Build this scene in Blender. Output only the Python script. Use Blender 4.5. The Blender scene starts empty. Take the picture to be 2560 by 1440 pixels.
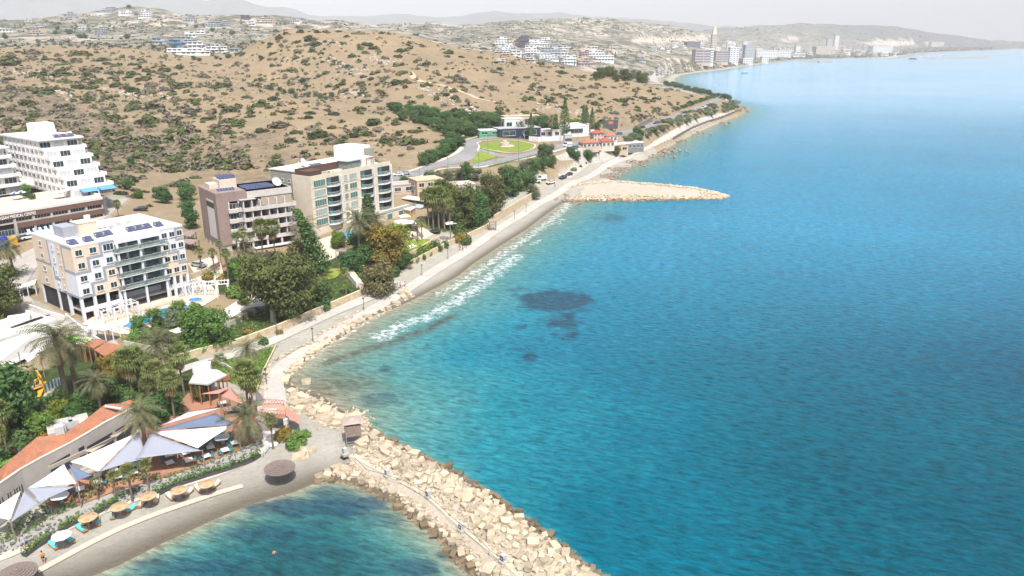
import bpy, bmesh, math, random
import numpy as np
from mathutils import Vector, Matrix, Euler
random.seed(7); RNG = np.random.RandomState(7)
SC = bpy.context.scene
COL = SC.collection
PI = math.pi
# ------------------------------------------------------------------ camera model
CAMH, FPX, PITCH = 65.0, 1890.0, math.radians(18.05)
SP, CP = math.sin(PITCH), math.cos(PITCH)
def ray(px, py):
    u = (px-1280)/FPX; v = (py-720)/FPX
    return (u, CP - v*SP, -SP - v*CP)
def W(px, py, Y):
    d = ray(px, py); t = Y/d[1]
    return (d[0]*t, Y, CAMH + d[2]*t)
def PZ(px, py, z):
    d = ray(px, py); t = (z-CAMH)/d[2]
    return Vector((d[0]*t, d[1]*t, z))
# ------------------------------------------------------------------ numpy noise
def _h(ix, iy, s):
    n = (ix*374761393 + iy*668265263 + s*974711) & 0x7fffffff
    n = ((n ^ (n >> 13))*1274126177) & 0x7fffffff
    n = n ^ (n >> 16)
    return (n & 0xffff)/65535.0
def vnoise(x, y, s=0):
    x = np.asarray(x, float); y = np.asarray(y, float)
    ix = np.floor(x).astype(np.int64); iy = np.floor(y).astype(np.int64)
    fx = x-ix; fy = y-iy; fx = fx*fx*(3-2*fx); fy = fy*fy*(3-2*fy)
    a = _h(ix, iy, s); b = _h(ix+1, iy, s); c = _h(ix, iy+1, s); d = _h(ix+1, iy+1, s)
    return (a*(1-fx)+b*fx)*(1-fy)+(c*(1-fx)+d*fx)*fy
def fbm(x, y, s=0, o=4):
    t = 0; a = .5
    for k in range(o):
        t = t + a*(vnoise(x, y, s+k)-.5)*2; x = x*2.03; y = y*2.03; a *= .5
    return t
def sstep(a, b, x):
    t = np.clip((x-a)/(b-a), 0, 1); return t*t*(3-2*t)
# ------------------------------------------------------------------ shoreline
SHORE_PX = [(217,1440),(296,1407),(400,1355),(481,1318),(520,1300),(620,1258),(737,1224),(790,1202),(850,1197),(898,1212),(952,1236),
 (1002,1264),(1060,1310),(1106,1344),(1146,1396),(1186,1440),(1280,1560),(1330,1640),(1640,1640),(1575,1540),(1490,1440),(1440,1402),(1380,1352),
 (1300,1292),(1240,1252),(1180,1212),(1100,1165),(1030,1130),(960,1100),(925,1072),(880,1045),(835,1020),(800,992),(750,978),(716,962),(728,932),
 (760,902),(800,872),(850,842),(900,808),(935,786),(980,770),(1030,748),(1080,722),(1140,690),(1180,658),(1250,612),(1310,575),(1350,545),
 (1390,515),(1420,500),(1450,500),(1560,502),(1700,498),(1815,495),(1825,488),(1790,480),(1740,470),(1640,460),(1530,452),(1512,440),(1545,425),(1590,408),
 (1640,380),(1690,352),(1740,330),(1790,308),(1830,292),(1858,272)]
SHORE = [tuple(PZ(a,b,0)[:2]) for a,b in SHORE_PX]
SHORE = [(-220,-60),(-120,40)] + SHORE + [(240,830),(236,950),(248,1100),(272,1300)]
SHORE += [tuple(PZ(a,b,0)[:2]) for a,b in [(1684,198),(1700,188),(1750,181),(1800,175.5),(1850,167.5),(1900,160.5),(1950,153.5),(2000,149.5),
 (2070,146),(2150,145.5),(2230,146),(2262,140),(2300,133),(2400,129),(2480,125),(2560,122),(2720,119)]]
SHORE += [(18000,26000)]
SHA = np.array(SHORE)
def segdist(x, y, pts):
    best = np.full(x.shape, 1e18)
    for i in range(len(pts)-1):
        ax, ay = pts[i]; bx, by = pts[i+1]
        dx, dy = bx-ax, by-ay; L = dx*dx+dy*dy+1e-12
        t = np.clip(((x-ax)*dx+(y-ay)*dy)/L, 0, 1)
        best = np.minimum(best, (x-ax-t*dx)**2+(y-ay-t*dy)**2)
    return np.sqrt(best)
def inpoly(x, y, poly):
    r = np.zeros(x.shape, bool); n = len(poly); j = n-1
    for i in range(n):
        xi, yi = poly[i]; xj, yj = poly[j]
        if yi != yj:
            c = ((yi > y) != (yj > y)) & (x < (xj-xi)*(y-yi)/(yj-yi)+xi)
            r ^= c
        j = i
    return r
LANDPOLY = SHORE + [(-30000,30000),(-30000,-500),(-600,-500)]
def sdist(x, y):
    x = np.asarray(x, float); y = np.asarray(y, float)
    d = segdist(x, y, SHORE)
    return np.where(inpoly(x, y, LANDPOLY), d, -d)
# ------------------------------------------------------------------ terrain control points
CZ = [(480,1250,.9),(300,1330,.9),(60,1420,1.0),(640,1190,1.4),(400,1160,2.6),(250,1230,2.3),(60,1320,2.3),(250,1100,3.6),(60,1200,3.6),(350,960,4.2),(150,960,4.6),(200,850,5.2),(0,1000,4.6),
 (480,880,2.6),(700,800,2.1),(640,950,2.4),(690,880,2),(690,1060,1.8),(740,1100,1.7),(820,1120,1.7),(900,750,2),(1000,700,2),(1100,640,2),(1200,580,2),(1300,520,2.1),(1400,470,2.5),
 (500,790,4.6),(600,720,5),(400,760,5.6),(250,790,6),(60,760,6.2),(-150,760,6),(30,640,8),(-100,600,9),(620,660,6.4),(540,620,7),(720,640,5.6),(800,690,4.2),(860,600,6.5),(900,640,5),(1000,640,4.2),
 (150,560,11),(-100,520,12),(280,500,13),(1050,580,5),(1150,560,4.5),(1080,500,7),(1180,440,9),(1250,470,6),(1000,440,11),(1100,410,11),(1260,368,11.2),(1180,345,11.8),(1400,365,11),(1340,420,9.5),(1450,400,8),
 (1380,450,4),(1480,430,4),(1540,375,6),(1600,325,11.2),(1650,303,11.3),(1700,285,11.5),(1760,262,11.5),(1795,247,11.5),(1700,305,8),(1760,283,8),(1640,325,7.5),(1650,340,4),(1780,297,4),(1848,265,5),(1290,330,12),(1420,330,12)]
CY = [(450,485,290),(300,440,310),(0,400,330),(300,400,350),(600,400,350),(800,390,350),(1000,410,355),(0,330,420),(200,330,420),(600,330,420),(950,340,400),(1115,338,392),(0,260,510),(400,260,510),
 (800,262,505),(1000,292,440),(0,200,600),(300,200,600),(620,206,590),(700,226,555),(0,150,700),(250,150,700),(440,155,720),(0,124,780),(250,124,780),(-300,200,600),(-300,330,420),
 (850,243,610),(1000,270,530),(1130,300,480),(1200,325,452),(700,213,660),(600,185,720),(540,160,840),
 (700,150,730),(700,100,790),(720,73,840),(600,150,780),(640,110,820),(850,150,690),(850,100,770),(850,78,830),(1000,200,600),(1000,150,690),(1000,100,770),(980,81,830),
 (1100,112,810),(1150,150,710),(1150,200,605),(1150,250,532),(1250,133,810),(1250,200,645),(1250,260,535),(1400,165,810),(1400,220,645),(1400,280,525),(1550,195,830),(1550,250,625),
 (1550,298,525),(1700,228,790),(1680,258,650),(700,90,1000),(900,95,1000),(1100,135,1000),(1300,160,1050),(1500,205,1050),(1630,215,1150),
 (100,115,1000),(400,119,1000),(590,134,960),(0,118,1000),(340,20,1900),(200,50,1700),(0,60,1750),(100,90,1300),(480,42,1850),(640,52,1850),(560,100,1300),(400,90,1300),(250,80,1500),
 (700,62,1700),(0,80,2600),(340,60,2700),(640,75,2700),(800,75,2200),(950,72,2300),(1090,70,2400),(1320,67,2500),(1430,75,2600),(1520,62,2800),(1600,70,2900),(1250,112,1700),(1400,130,1500),(1500,142,1500),(1600,152,1500),
 (1640,182,1400),(1600,120,2000),(1700,72,3600),(1780,86,4000),(1700,140,2200),(1800,150,2700),(1800,120,3600),(1900,76,6500),(2060,67,7000),(2250,79,8000),(2400,92,9000),(2500,108,11000),
 (1900,125,4500),(2100,122,5500),(2300,118,7500),(1200,100,4500),(600,100,4500),(0,100,4500),(1500,100,4800),(1700,100,9500),(2100,100,11000),(700,100,8000),(0,100,8000),(1300,100,8000)]
CW = [(-70,120,4.2),(-150,100,5),(-150,200,9),(0,60,-2),(320,900,-3),(330,1200,-3)]
CG = [(630,655,30),(715,605,23),(860,555,18.5),(1000,492,15),(1100,452,13),(1180,432,12.3),(560,760,36)]
CW += [(((a-1280)/FPX)*Y/1.04, Y, z) for a,Y,z in CG]
pts = [tuple(PZ(a,b,z)) for a,b,z in CZ] + [W(a,b,Y) for a,b,Y in CY] + CW
def uv(x, y):
    y = np.maximum(y, 30.0)
    return np.stack([np.asarray(x)/y*1.6, np.log(y)], -1)
_cp = np.array(pts); _cu = uv(_cp[:,0], _cp[:,1])
_C2 = .02**2
def _phi(a, b): return np.sqrt(((a[:,None,:]-b[None,:,:])**2).sum(-1)+_C2)
def zfw(z): return np.sign(z)*np.log1p(np.abs(z)/8.0)
def zin(t): return np.sign(t)*np.expm1(np.abs(t))*8.0
_n = len(_cu)
_A = np.zeros((_n+3,_n+3)); _A[:_n,:_n] = _phi(_cu,_cu) - 2e-3*np.eye(_n); _A[:_n,_n] = 1; _A[:_n,_n+1:] = _cu
_A[_n:,:_n] = _A[:_n,_n:].T
_w = np.linalg.solve(_A, np.concatenate([zfw(_cp[:,2]), np.zeros(3)]))
def rbf(x, y):
    x = np.ravel(x); y = np.ravel(y); out = np.empty(x.shape)
    for i in range(0, len(x), 20000):
        q = uv(x[i:i+20000], y[i:i+20000])
        out[i:i+20000] = _phi(q,_cu)@_w[:_n] + _w[_n] + q@_w[_n+1:]
    return zin(out)
# retaining wall that holds the garden slope above the promenade (px, z of the wall foot)
WALL_PX = [(340,940,2.9),(420,908,2.7),(510,888,2.6),(600,865,2.4),(700,828,2.2),(800,784,2.1),(860,758,2.1),(905,738,2.1)]
WALL = [tuple(PZ(*p)[:2]) for p in WALL_PX]
RIDGE = [(-400,-6),(0,-16),(160,-20),(300,-8),(370,0),(430,9),(480,17),(520,21),(548,13),(575,9),(600,15),(640,31),(670,38),(710,36),(735,40),(775,54),(820,57),(930,58),(1000,54),(1090,60),(1150,57),(1190,49),(1235,42),(1300,47),(1400,48),(1450,54),(1540,64),(1620,68),(1700,74),(1850,84),(2000,95),(2200,130)]
def terrain_h(x, y):
    sh = x.shape; x = x.ravel(); y = y.ravel()
    h = rbf(x, y)
    r = np.hypot(x, y)
    hill = sstep(12, 26, h)*sstep(250, 340, y)
    h = h + hill*(fbm(x/38, y/38, 3, 4)*2.2 + fbm(x/9, y/9, 11, 2)*.5)
    far = sstep(1100, 1700, y)*sstep(8, 40, h)
    h = h + far*(fbm(x/260, y/260, 21, 5)*26) + sstep(4000,6500,y)*sstep(8,40,h)*fbm(x/1100,y/1100,31,5)*50
    # mountain ranges on the horizon
    px = 1280 + FPX*x/np.maximum(y,1)*1.065
    py = np.interp(px, [a for a,b in RIDGE], [b for a,b in RIDGE])
    Ym = 12000
    zt = CAMH + Ym*np.tan(PITCH*-1 - np.arctan((py-720)/FPX))
    h = h + np.maximum(zt,0)*np.exp(-((y-Ym)/1900)**2)*(1+.12*fbm(x/900,y/900,41,5))
    d = sdist(x, y)
    slope = .10 + .55*sstep(480, 560, y)*(1-sstep(820,900,y))*sstep(60,110,x)
    lim = np.where(d > 0, .05 + slope*d + 300*sstep(22,110,d), .05 + .09*d)
    lim = np.where(d < 0, np.maximum(lim, -6), lim)
    # breakwater and groyne mounds rise steeply
    bw = inpoly(x, y, BWPOLY); lim = np.where(bw & (d > 0), np.minimum(.3*d + .05, 1.9), lim)
    gr = inpoly(x, y, GRPOLY); lim = np.where(gr & (d > 0), np.minimum(.3*d+.05, 1.3), lim)
    h = np.where(d > 0, np.minimum(np.maximum(h, .3 + 0*h), lim), lim)
    h = np.where(bw & (d > 0), lim, h); h = np.where(gr & (d > 0), lim, h)
    for L3, w0, w1 in ((PATH3,2.4,5.5),(ROAD3,7,15)):
        rd = [PZ(*q) for q in L3]; best = np.full(x.shape,1e9); zz = np.zeros(x.shape)
        for a, b in zip(rd[:-1], rd[1:]):
            dx, dy = b.x-a.x, b.y-a.y; t = np.clip(((x-a.x)*dx+(y-a.y)*dy)/(dx*dx+dy*dy),0,1); q = np.hypot(x-a.x-t*dx, y-a.y-t*dy)
            zz = np.where(q < best, a.z+(b.z-a.z)*t, zz); best = np.minimum(best, q)
        k = 1-sstep(w0,w1,best); h = h*(1-k)+zz*k
    return h.reshape(sh)
PATH3 = [(1590,386,2.6),(1640,360,3.2),(1680,338,3.8),(1720,318,4),(1760,302,4),(1800,288,4),(1840,276,4),(1852,268,4)]
ROAD3 = [(1120,418,11),(1240,404,11),(1350,380,11),(1400,368,11),(1440,357,11),(1480,349,11.2),(1540,337,11.2),(1590,324,11.2),(1640,308,11.3),(1690,290,11.5),(1730,276,11.5),(1760,265,11.5),(1785,254,11.5),(1797,246,11.5),(1790,240,11.5),(1775,236,11.5)]
BWPOLY = [tuple(PZ(a,b,0)[:2]) for a,b in [(860,1195),(900,1110),(940,1080),(1700,1500),(1700,1700),(1200,1700)]]
GRPOLY = [tuple(PZ(a,b,0)[:2]) for a,b in [(1440,505),(1470,462),(1530,448),(1860,470),(1860,505)]]
# polar grids around the viewpoint
def radii(r0, r1, r2, s1, s2):
    a = [r0]
    while a[-1] < r1: a.append(a[-1]*s1)
    while a[-1] < r2: a.append(a[-1]*s2)
    return np.array(a)
TR = np.concatenate([radii(48, 425, 425, 1.009, 1.009)[:-1], radii(428, 830, 18500, 1.0032, 1.02)]); TA = np.radians(np.arange(-58, 62.01, .22))
_tr, _ta = np.meshgrid(TR, TA, indexing='ij')
TX, TY = _tr*np.sin(_ta), _tr*np.cos(_ta)
TH = terrain_h(TX, TY)
_lr = np.log(TR)
def H(x, y):
    x = np.asarray(x, float); y = np.asarray(y, float)
    r = np.log(np.maximum(np.hypot(x,y), 48.01)); a = np.arctan2(x, y)
    i = np.clip(np.searchsorted(_lr, r)-1, 0, len(TR)-2)
    fi = np.clip((np.exp(r)-TR[i])/(TR[i+1]-TR[i]), 0, 1)
    fa = np.clip((a-TA[0])/(TA[1]-TA[0]), 0, len(TA)-1.001); j = fa.astype(int); fj = fa-j
    return (TH[i,j]*(1-fj)+TH[i,j+1]*fj)*(1-fi) + (TH[i+1,j]*(1-fj)+TH[i+1,j+1]*fj)*fi
def Hz(x, y): return float(H(x, y))
_T = np.geomspace(55, 20000, 900)
def P(px, py):
    """first point of the ground seen through photo pixel (px, py)"""
    d = ray(px, py); x = d[0]*_T; y = d[1]*_T; z = CAMH + d[2]*_T
    g = np.maximum(H(x, y), -.02)
    k = np.nonzero(z < g)[0]
    if len(k) == 0: k = [len(_T)-1]
    k = max(1, k[0]); a = z[k-1]-g[k-1]; b = g[k]-z[k]
    f = a/(a+b+1e-9); t = _T[k-1]+(_T[k]-_T[k-1])*f
    return Vector((d[0]*t, d[1]*t, float(max(-.02, H(d[0]*t, d[1]*t)))))
def G(x, y, dz=0): return Vector((x, y, Hz(x,y)+dz))
def depth(v): return v[1]*CP - (v[2]-CAMH)*SP
def m_per_px(v): return depth(v)/FPX
# ------------------------------------------------------------------ materials
MATS = {}
def nod(nt, t, **k):
    n = nt.nodes.new(t)
    for a, b in k.items():
        if a in n.inputs.keys() if isinstance(a, str) else False: n.inputs[a].default_value = b
        else: setattr(n, a, b)
    return n
def M(name, c, rough=.8, var=.18, scale=1.5, bump=0., bscale=None, rnd=0., spec=.25, metal=0., detail=5, dirt=None, dscale=.25, coat=0., hue=0., trans=0., alpha=1.):
    if name in MATS: return MATS[name]
    m = bpy.data.materials.new(name); m.use_nodes = True; nt = m.node_tree; nt.nodes.clear(); L = nt.links.new
    out = nt.nodes.new('ShaderNodeOutputMaterial'); b = nt.nodes.new('ShaderNodeBsdfPrincipled')
    L(b.outputs[0], out.inputs[0])
    b.inputs['Roughness'].default_value = rough; b.inputs['Specular IOR Level'].default_value = spec; b.inputs['Metallic'].default_value = metal
    if coat: b.inputs['Coat Weight'].default_value = coat
    if alpha < 1: b.inputs['Alpha'].default_value = alpha
    tc = nt.nodes.new('ShaderNodeTexCoord')
    no = nt.nodes.new('ShaderNodeTexNoise'); no.inputs['Scale'].default_value = scale; no.inputs['Detail'].default_value = detail; no.inputs['Roughness'].default_value = .65
    L(tc.outputs['Object'], no.inputs['Vector'])
    mr = nt.nodes.new('ShaderNodeMapRange'); mr.inputs[1].default_value = .3; mr.inputs[2].default_value = .7; mr.inputs[3].default_value = 1-var; mr.inputs[4].default_value = 1+var
    L(no.outputs[0], mr.inputs[0])
    val = mr.outputs[0]
    if rnd or hue: oi = nt.nodes.new('ShaderNodeObjectInfo')
    if rnd:
        r2 = nt.nodes.new('ShaderNodeMapRange'); r2.inputs[3].default_value = 1-rnd; r2.inputs[4].default_value = 1+rnd; L(oi.outputs['Random'], r2.inputs[0])
        mu = nt.nodes.new('ShaderNodeMath'); mu.operation = 'MULTIPLY'; L(val, mu.inputs[0]); L(r2.outputs[0], mu.inputs[1]); val = mu.outputs[0]
    hs = nt.nodes.new('ShaderNodeHueSaturation'); hs.inputs['Color'].default_value = (*c, 1); L(val, hs.inputs['Value'])
    if hue:
        ml = nt.nodes.new('ShaderNodeMath'); ml.operation = 'MULTIPLY'; ml.inputs[1].default_value = 7.31; L(oi.outputs['Random'], ml.inputs[0])
        fr = nt.nodes.new('ShaderNodeMath'); fr.operation = 'FRACT'; L(ml.outputs[0], fr.inputs[0])
        r3 = nt.nodes.new('ShaderNodeMapRange'); r3.inputs[3].default_value = .5-hue; r3.inputs[4].default_value = .5+hue; L(fr.outputs[0], r3.inputs[0]); L(r3.outputs[0], hs.inputs['Hue'])
    colo = hs.outputs[0]
    if dirt:
        n2 = nt.nodes.new('ShaderNodeTexNoise'); n2.inputs['Scale'].default_value = dscale; n2.inputs['Detail'].default_value = 6; L(tc.outputs['Object'], n2.inputs['Vector'])
        m2 = nt.nodes.new('ShaderNodeMapRange'); m2.inputs[1].default_value = .48; m2.inputs[2].default_value = .68; L(n2.outputs[0], m2.inputs[0])
        mx = nt.nodes.new('ShaderNodeMix'); mx.data_type = 'RGBA'; L(m2.outputs[0], mx.inputs[0]); L(colo, mx.inputs[6]); mx.inputs[7].default_value = (*dirt, 1); colo = mx.outputs[2]
    L(colo, b.inputs['Base Color'])
    if bump:
        nb = nt.nodes.new('ShaderNodeTexNoise'); nb.inputs['Scale'].default_value = bscale or scale*4; nb.inputs['Detail'].default_value = 4; L(tc.outputs['Object'], nb.inputs['Vector'])
        bp = nt.nodes.new('ShaderNodeBump'); bp.inputs['Strength'].default_value = min(1, bump); bp.inputs['Distance'].default_value = .1*max(1,bump); L(nb.outputs[0], bp.inputs['Height']); L(bp.outputs[0], b.inputs['Normal'])
    if trans:
        t = nt.nodes.new('ShaderNodeBsdfTranslucent'); L(colo, t.inputs[0]); ms = nt.nodes.new('ShaderNodeMixShader'); ms.inputs[0].default_value = trans
        L(b.outputs[0], ms.inputs[1]); L(t.outputs[0], ms.inputs[2]); L(ms.outputs[0], out.inputs[0])
    MATS[name] = m
    return m
# ------------------------------------------------------------------ mesh helpers
class MB:
    def __init__(s): s.v = []; s.f = []; s.m = []; s.k = 0; s.T = None
    def mat(s, k): s.k = k; return s
    def add(s, vs, fs):
        o = len(s.v)
        if s.T is not None: vs = [s.T @ Vector(p) for p in vs]
        s.v.extend([tuple(p) for p in vs])
        for f in fs: s.f.append(tuple(i+o for i in f)); s.m.append(s.k)
        return s
    def box(s, x0, x1, y0, y1, z0, z1):
        return s.add([(x0,y0,z0),(x1,y0,z0),(x1,y1,z0),(x0,y1,z0),(x0,y0,z1),(x1,y0,z1),(x1,y1,z1),(x0,y1,z1)],
                     [(0,3,2,1),(4,5,6,7),(0,1,5,4),(1,2,6,5),(2,3,7,6),(3,0,4,7)])
    def cbox(s, c, d, rz=0, M3=None):
        R = M3 if M3 is not None else Matrix.Rotation(rz, 3, 'Z')
        vs = [Vector(c)+R@Vector((a*d[0]/2, b*d[1]/2, e*d[2]/2)) for e in (-1,1) for a,b in ((-1,-1),(1,-1),(1,1),(-1,1))]
        return s.add(vs, [(0,3,2,1),(4,5,6,7),(0,1,5,4),(1,2,6,5),(2,3,7,6),(3,0,4,7)])
    def quad(s, *p): return s.add(p, [tuple(range(len(p)))])
    def prism(s, poly, z0, z1, zs=None):
        n = len(poly)
        vs = [(p[0],p[1],z0) for p in poly] + [(p[0],p[1],z1) for p in poly]
        area = sum(poly[i][0]*poly[(i+1)%n][1]-poly[(i+1)%n][0]*poly[i][1] for i in range(n))
        fs = [tuple(range(n-1,-1,-1)), tuple(range(n,2*n))]+[(i,(i+1)%n,n+(i+1)%n,n+i) for i in range(n)]
        if area < 0: fs = [tuple(reversed(f)) for f in fs]
        return s.add(vs, fs)
    def tube(s, pts, rs, n=6, cap=True):
        pts = [Vector(p) for p in pts]
        if not hasattr(rs, '__len__'): rs = [rs]*len(pts)
        vs = []; fs = []
        for i, p in enumerate(pts):
            d = (pts[min(i+1,len(pts)-1)]-pts[max(i-1,0)]); d = d.normalized() if d.length > 1e-9 else Vector((0,0,1))
            a = d.orthogonal().normalized() if abs(d.z) < .999 else Vector((1,0,0))
            if i and a.dot(pa) < 0: a = -a
            if i: a = (pa - d*pa.dot(d)); a = a.normalized() if a.length > 1e-6 else d.orthogonal().normalized()
            pa = a; b = d.cross(a)
            vs += [p + (a*math.cos(2*PI*k/n)+b*math.sin(2*PI*k/n))*rs[i] for k in range(n)]
        for i in range(len(pts)-1):
            for k in range(n): fs.append((i*n+k, i*n+(k+1)%n, (i+1)*n+(k+1)%n, (i+1)*n+k))
        if cap: fs += [tuple(range(n-1,-1,-1)), tuple(range((len(pts)-1)*n, len(pts)*n))]
        return s.add(vs, fs)
    def lathe(s, prof, c=(0,0,0), n=16):
        c = Vector(c); vs = []; fs = []
        for r, z in prof: vs += [c+Vector((r*math.cos(2*PI*k/n), r*math.sin(2*PI*k/n), z)) for k in range(n)]
        for i in range(len(prof)-1):
            for k in range(n): fs.append((i*n+k, i*n+(k+1)%n, (i+1)*n+(k+1)%n, (i+1)*n+k))
        return s.add(vs, fs)
    def mesh(s, name, mats, smooth=False):
        me = bpy.data.meshes.new(name); me.from_pydata(s.v, [], s.f)
        if not isinstance(mats, (list,tuple)): mats = [mats]
        for m in mats: me.materials.append(m)
        if len(mats) > 1: me.polygons.foreach_set('material_index', s.m)
        if smooth: me.polygons.foreach_set('use_smooth', [True]*len(me.polygons))
        me.update(); return me
    def build(s, name, mats, parent=None, loc=None, smooth=False, rz=0):
        return link(name, s.mesh(name, mats, smooth), parent, loc, rz)
def link(name, me, parent=None, loc=None, rz=0):
    o = bpy.data.objects.new(name, me); COL.objects.link(o)
    if parent is not None: o.parent = parent
    if loc is not None: o.location = loc
    if rz: o.rotation_euler.z = rz
    return o
def tag(o, label, cat, group=None):
    o['label'] = label; o['category'] = cat
    if group: o['group'] = group
    return o
def kind(o, k): o['kind'] = k; return o
def thing(name, label, cat, loc=(0,0,0), rz=0, group=None):
    o = bpy.data.objects.new(name, None); COL.objects.link(o); o.empty_display_size = .5
    o.location = loc; o.rotation_euler.z = rz
    return tag(o, label, cat, group)
def dup(root, loc, rz=0, sc=1, label=None, group=None, name=None):
    def cp(o, par):
        c = o.copy(); COL.objects.link(c)
        if par is not None: c.parent = par
        for ch in o.children: cp(ch, c)
        return c
    r = cp(root, None); r.location = loc; r.rotation_euler.z = rz
    r.scale = (sc,sc,sc) if not hasattr(sc,'__len__') else sc
    if label: r['label'] = label
    if group: r['group'] = group
    return r
def npmesh(name, V, F, mats, smooth=True):
    me = bpy.data.meshes.new(name)
    me.vertices.add(len(V)); me.vertices.foreach_set('co', np.asarray(V, np.float32).ravel())
    F = np.asarray(F, np.int32); n = len(F); k = F.shape[1]
    me.loops.add(n*k); me.loops.foreach_set('vertex_index', F.ravel())
    me.polygons.add(n); me.polygons.foreach_set('loop_start', np.arange(0, n*k, k, dtype=np.int32)); me.polygons.foreach_set('loop_total', np.full(n, k, np.int32))
    if smooth: me.polygons.foreach_set('use_smooth', np.ones(n, bool))
    for m in (mats if isinstance(mats,(list,tuple)) else [mats]): me.materials.append(m)
    me.update(calc_edges=True); me.validate()
    return me
def attr(me, name, vals):
    a = me.attributes.new(name, 'FLOAT', 'POINT'); a.data.foreach_set('value', np.asarray(vals, np.float32).ravel())
# ================================================================== terrain mesh
nr, na = TX.shape
idx = np.arange(nr*na).reshape(nr, na)
F = np.stack([idx[:-1,:-1], idx[:-1,1:], idx[1:,1:], idx[1:,:-1]], -1).reshape(-1,4)
D = sdist(TX, TY)
def ppoly(l, z=None): return [tuple((P(a,b) if z is None else PZ(a,b,z))[:2]) for a,b in l]
def gmask(l, soft=0): return inpoly(TX, TY, ppoly(l)).astype(float)
green = np.zeros(TX.shape)
GARDEN = [
 [(345,936)]+[(a,b-4) for a,b,_ in WALL_PX]+[(880,690),(820,690),(700,745),(640,780),(560,815),(490,850),(430,880)],
 [(530,912),(615,890),(692,862),(672,900),(655,935),(645,975),(600,965),(560,950),(525,925)],
 [(30,960),(160,900),(240,850),(330,880),(470,880),(560,930),(470,1030),(420,1050),(340,1060),(250,1010),(200,1040),(100,1120),(0,1200),(-100,1200),(-60,960)],
 [(480,720),(560,680),(640,690),(760,620),(840,640),(900,640),(1000,655),(1015,675),(930,735),(880,690),(820,700),(720,740),(600,730),(520,740)],
 [(310,860),(330,830),(430,790),(520,770),(560,790),(500,850),(420,870)],
 [(1060,560),(1180,580),(1240,540),(1250,480),(1180,460),(1090,500)],
 [(1060,300),(1150,320),(1170,345),(1145,400),(1070,420),(1065,400),(1130,372)],
 [(1150,345),(1165,335),(1190,346),(1300,346),(1330,330),(1250,280),(1100,280),(1000,262)]]
for g in GARDEN: green = np.maximum(green, gmask(g))
up = np.where(TY > 470, sstep(1.0,1.8,TH), sstep(2.6, 4.2, TH))
sand = (1-up)*sstep(-6, 1, D)
wet = np.exp(-(np.maximum(D,0)/np.where((TX < -10)&(TY < 113),4.2,2.0))**1.5)*(D > -2)*(TY < 330)
farm = sstep(850, 1150, TY)
dirt = np.zeros(TX.shape)
for l in [[(1380,455),(1440,400),(1400,385),(1470,382),(1535,385),(1480,420),(1440,450),(1400,478),(1300,525),(1200,585),(1180,580),(1300,500)],
          [(0,860),(70,740),(220,815),(310,870),(180,850),(40,900)], [(40,720),(100,600),(170,570),(290,480),(330,500),(260,560),(120,650),(90,700),(60,780)]]:
    dirt = np.maximum(dirt, gmask(l))
scrub = np.clip(.5+1.2*fbm(TX/70, TY/70, 51, 4), 0, 1)*sstep(8,14,TH)*(1-farm)
nearscr = inpoly(TX, TY, ppoly([(-300,480),(450,500),(1000,420),(900,340),(500,310),(250,300),(120,210),(0,200),(-300,200)])).astype(float)
scrub = np.clip(scrub*.35 + nearscr*np.clip(.5+1.5*fbm(TX/45,TY/45,61,4),0,1)*.9, 0, 1)
gy, gx = np.gradient(TH)
slope = np.abs(gy)/np.maximum(np.gradient(_tr)[0],.1)
rock = sstep(.25,.5,slope)*(TH > 8)
tv = np.stack([TX.ravel(), TY.ravel(), TH.ravel()], -1)
def mix(nt, fac, a, b, mode='MIX'):
    m = nt.nodes.new('ShaderNodeMix'); m.data_type = 'RGBA'; m.blend_type = mode
    for s, v in ((0,fac),(6,a),(7,b)):
        if isinstance(v, (tuple,list)): m.inputs[s].default_value = (*v,1)
        elif isinstance(v, (int,float)): m.inputs[s].default_value = v
        else: nt.links.new(v, m.inputs[s])
    return m.outputs[2]
def noise(nt, vec, scale, detail=5, rough=.6, lo=.35, hi=.65, a=0., b=1.):
    n = nt.nodes.new('ShaderNodeTexNoise'); n.inputs['Scale'].default_value = scale; n.inputs['Detail'].default_value = detail; n.inputs['Roughness'].default_value = rough
    nt.links.new(vec, n.inputs['Vector'])
    r = nt.nodes.new('ShaderNodeMapRange'); r.inputs[1].default_value = lo; r.inputs[2].default_value = hi; r.inputs[3].default_value = a; r.inputs[4].default_value = b
    nt.links.new(n.outputs[0], r.inputs[0]); return r.outputs[0]
def mul(nt, a, b, op='MULTIPLY'):
    m = nt.nodes.new('ShaderNodeMath'); m.operation = op; m.use_clamp = op != 'ADD'
    for i, v in enumerate((a,b)):
        if isinstance(v, (int,float)): m.inputs[i].default_value = v
        else: nt.links.new(v, m.inputs[i])
    return m.outputs[0]
def newmat(name):
    m = bpy.data.materials.new(name); m.use_nodes = True; nt = m.node_tree
    b = nt.nodes['Principled BSDF']; tc = nt.nodes.new('ShaderNodeTexCoord')
    return m, nt, b, tc.outputs['Object']
def A(nt, n):
    a = nt.nodes.new('ShaderNodeAttribute'); a.attribute_name = n; return a.outputs['Fac']
mt, nt, bs, oc = newmat('terrain')
base = mix(nt, noise(nt, oc, .05, 6), (.395,.295,.155), (.49,.385,.225))
base = mix(nt, noise(nt, oc, .5, 6, .7, .3, .75, 0, .7), base, (.36,.24,.125))
base = mix(nt, noise(nt, oc, 2.5, 3, .7, .5, .75, 0, .6), base, (.24,.17,.10))
base = mix(nt, noise(nt, oc, .028, 7, .7, .52, .68, 0, .55), base, (.25,.225,.14))
base = mix(nt, noise(nt, oc, .09, 8, .8, .58, .66, 0, .8), base, (.56,.48,.40))
base = mix(nt, mul(nt, A(nt,'rock'), noise(nt, oc, .25, 6, .7, .45, .6)), base, (.38,.31,.235))
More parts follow.
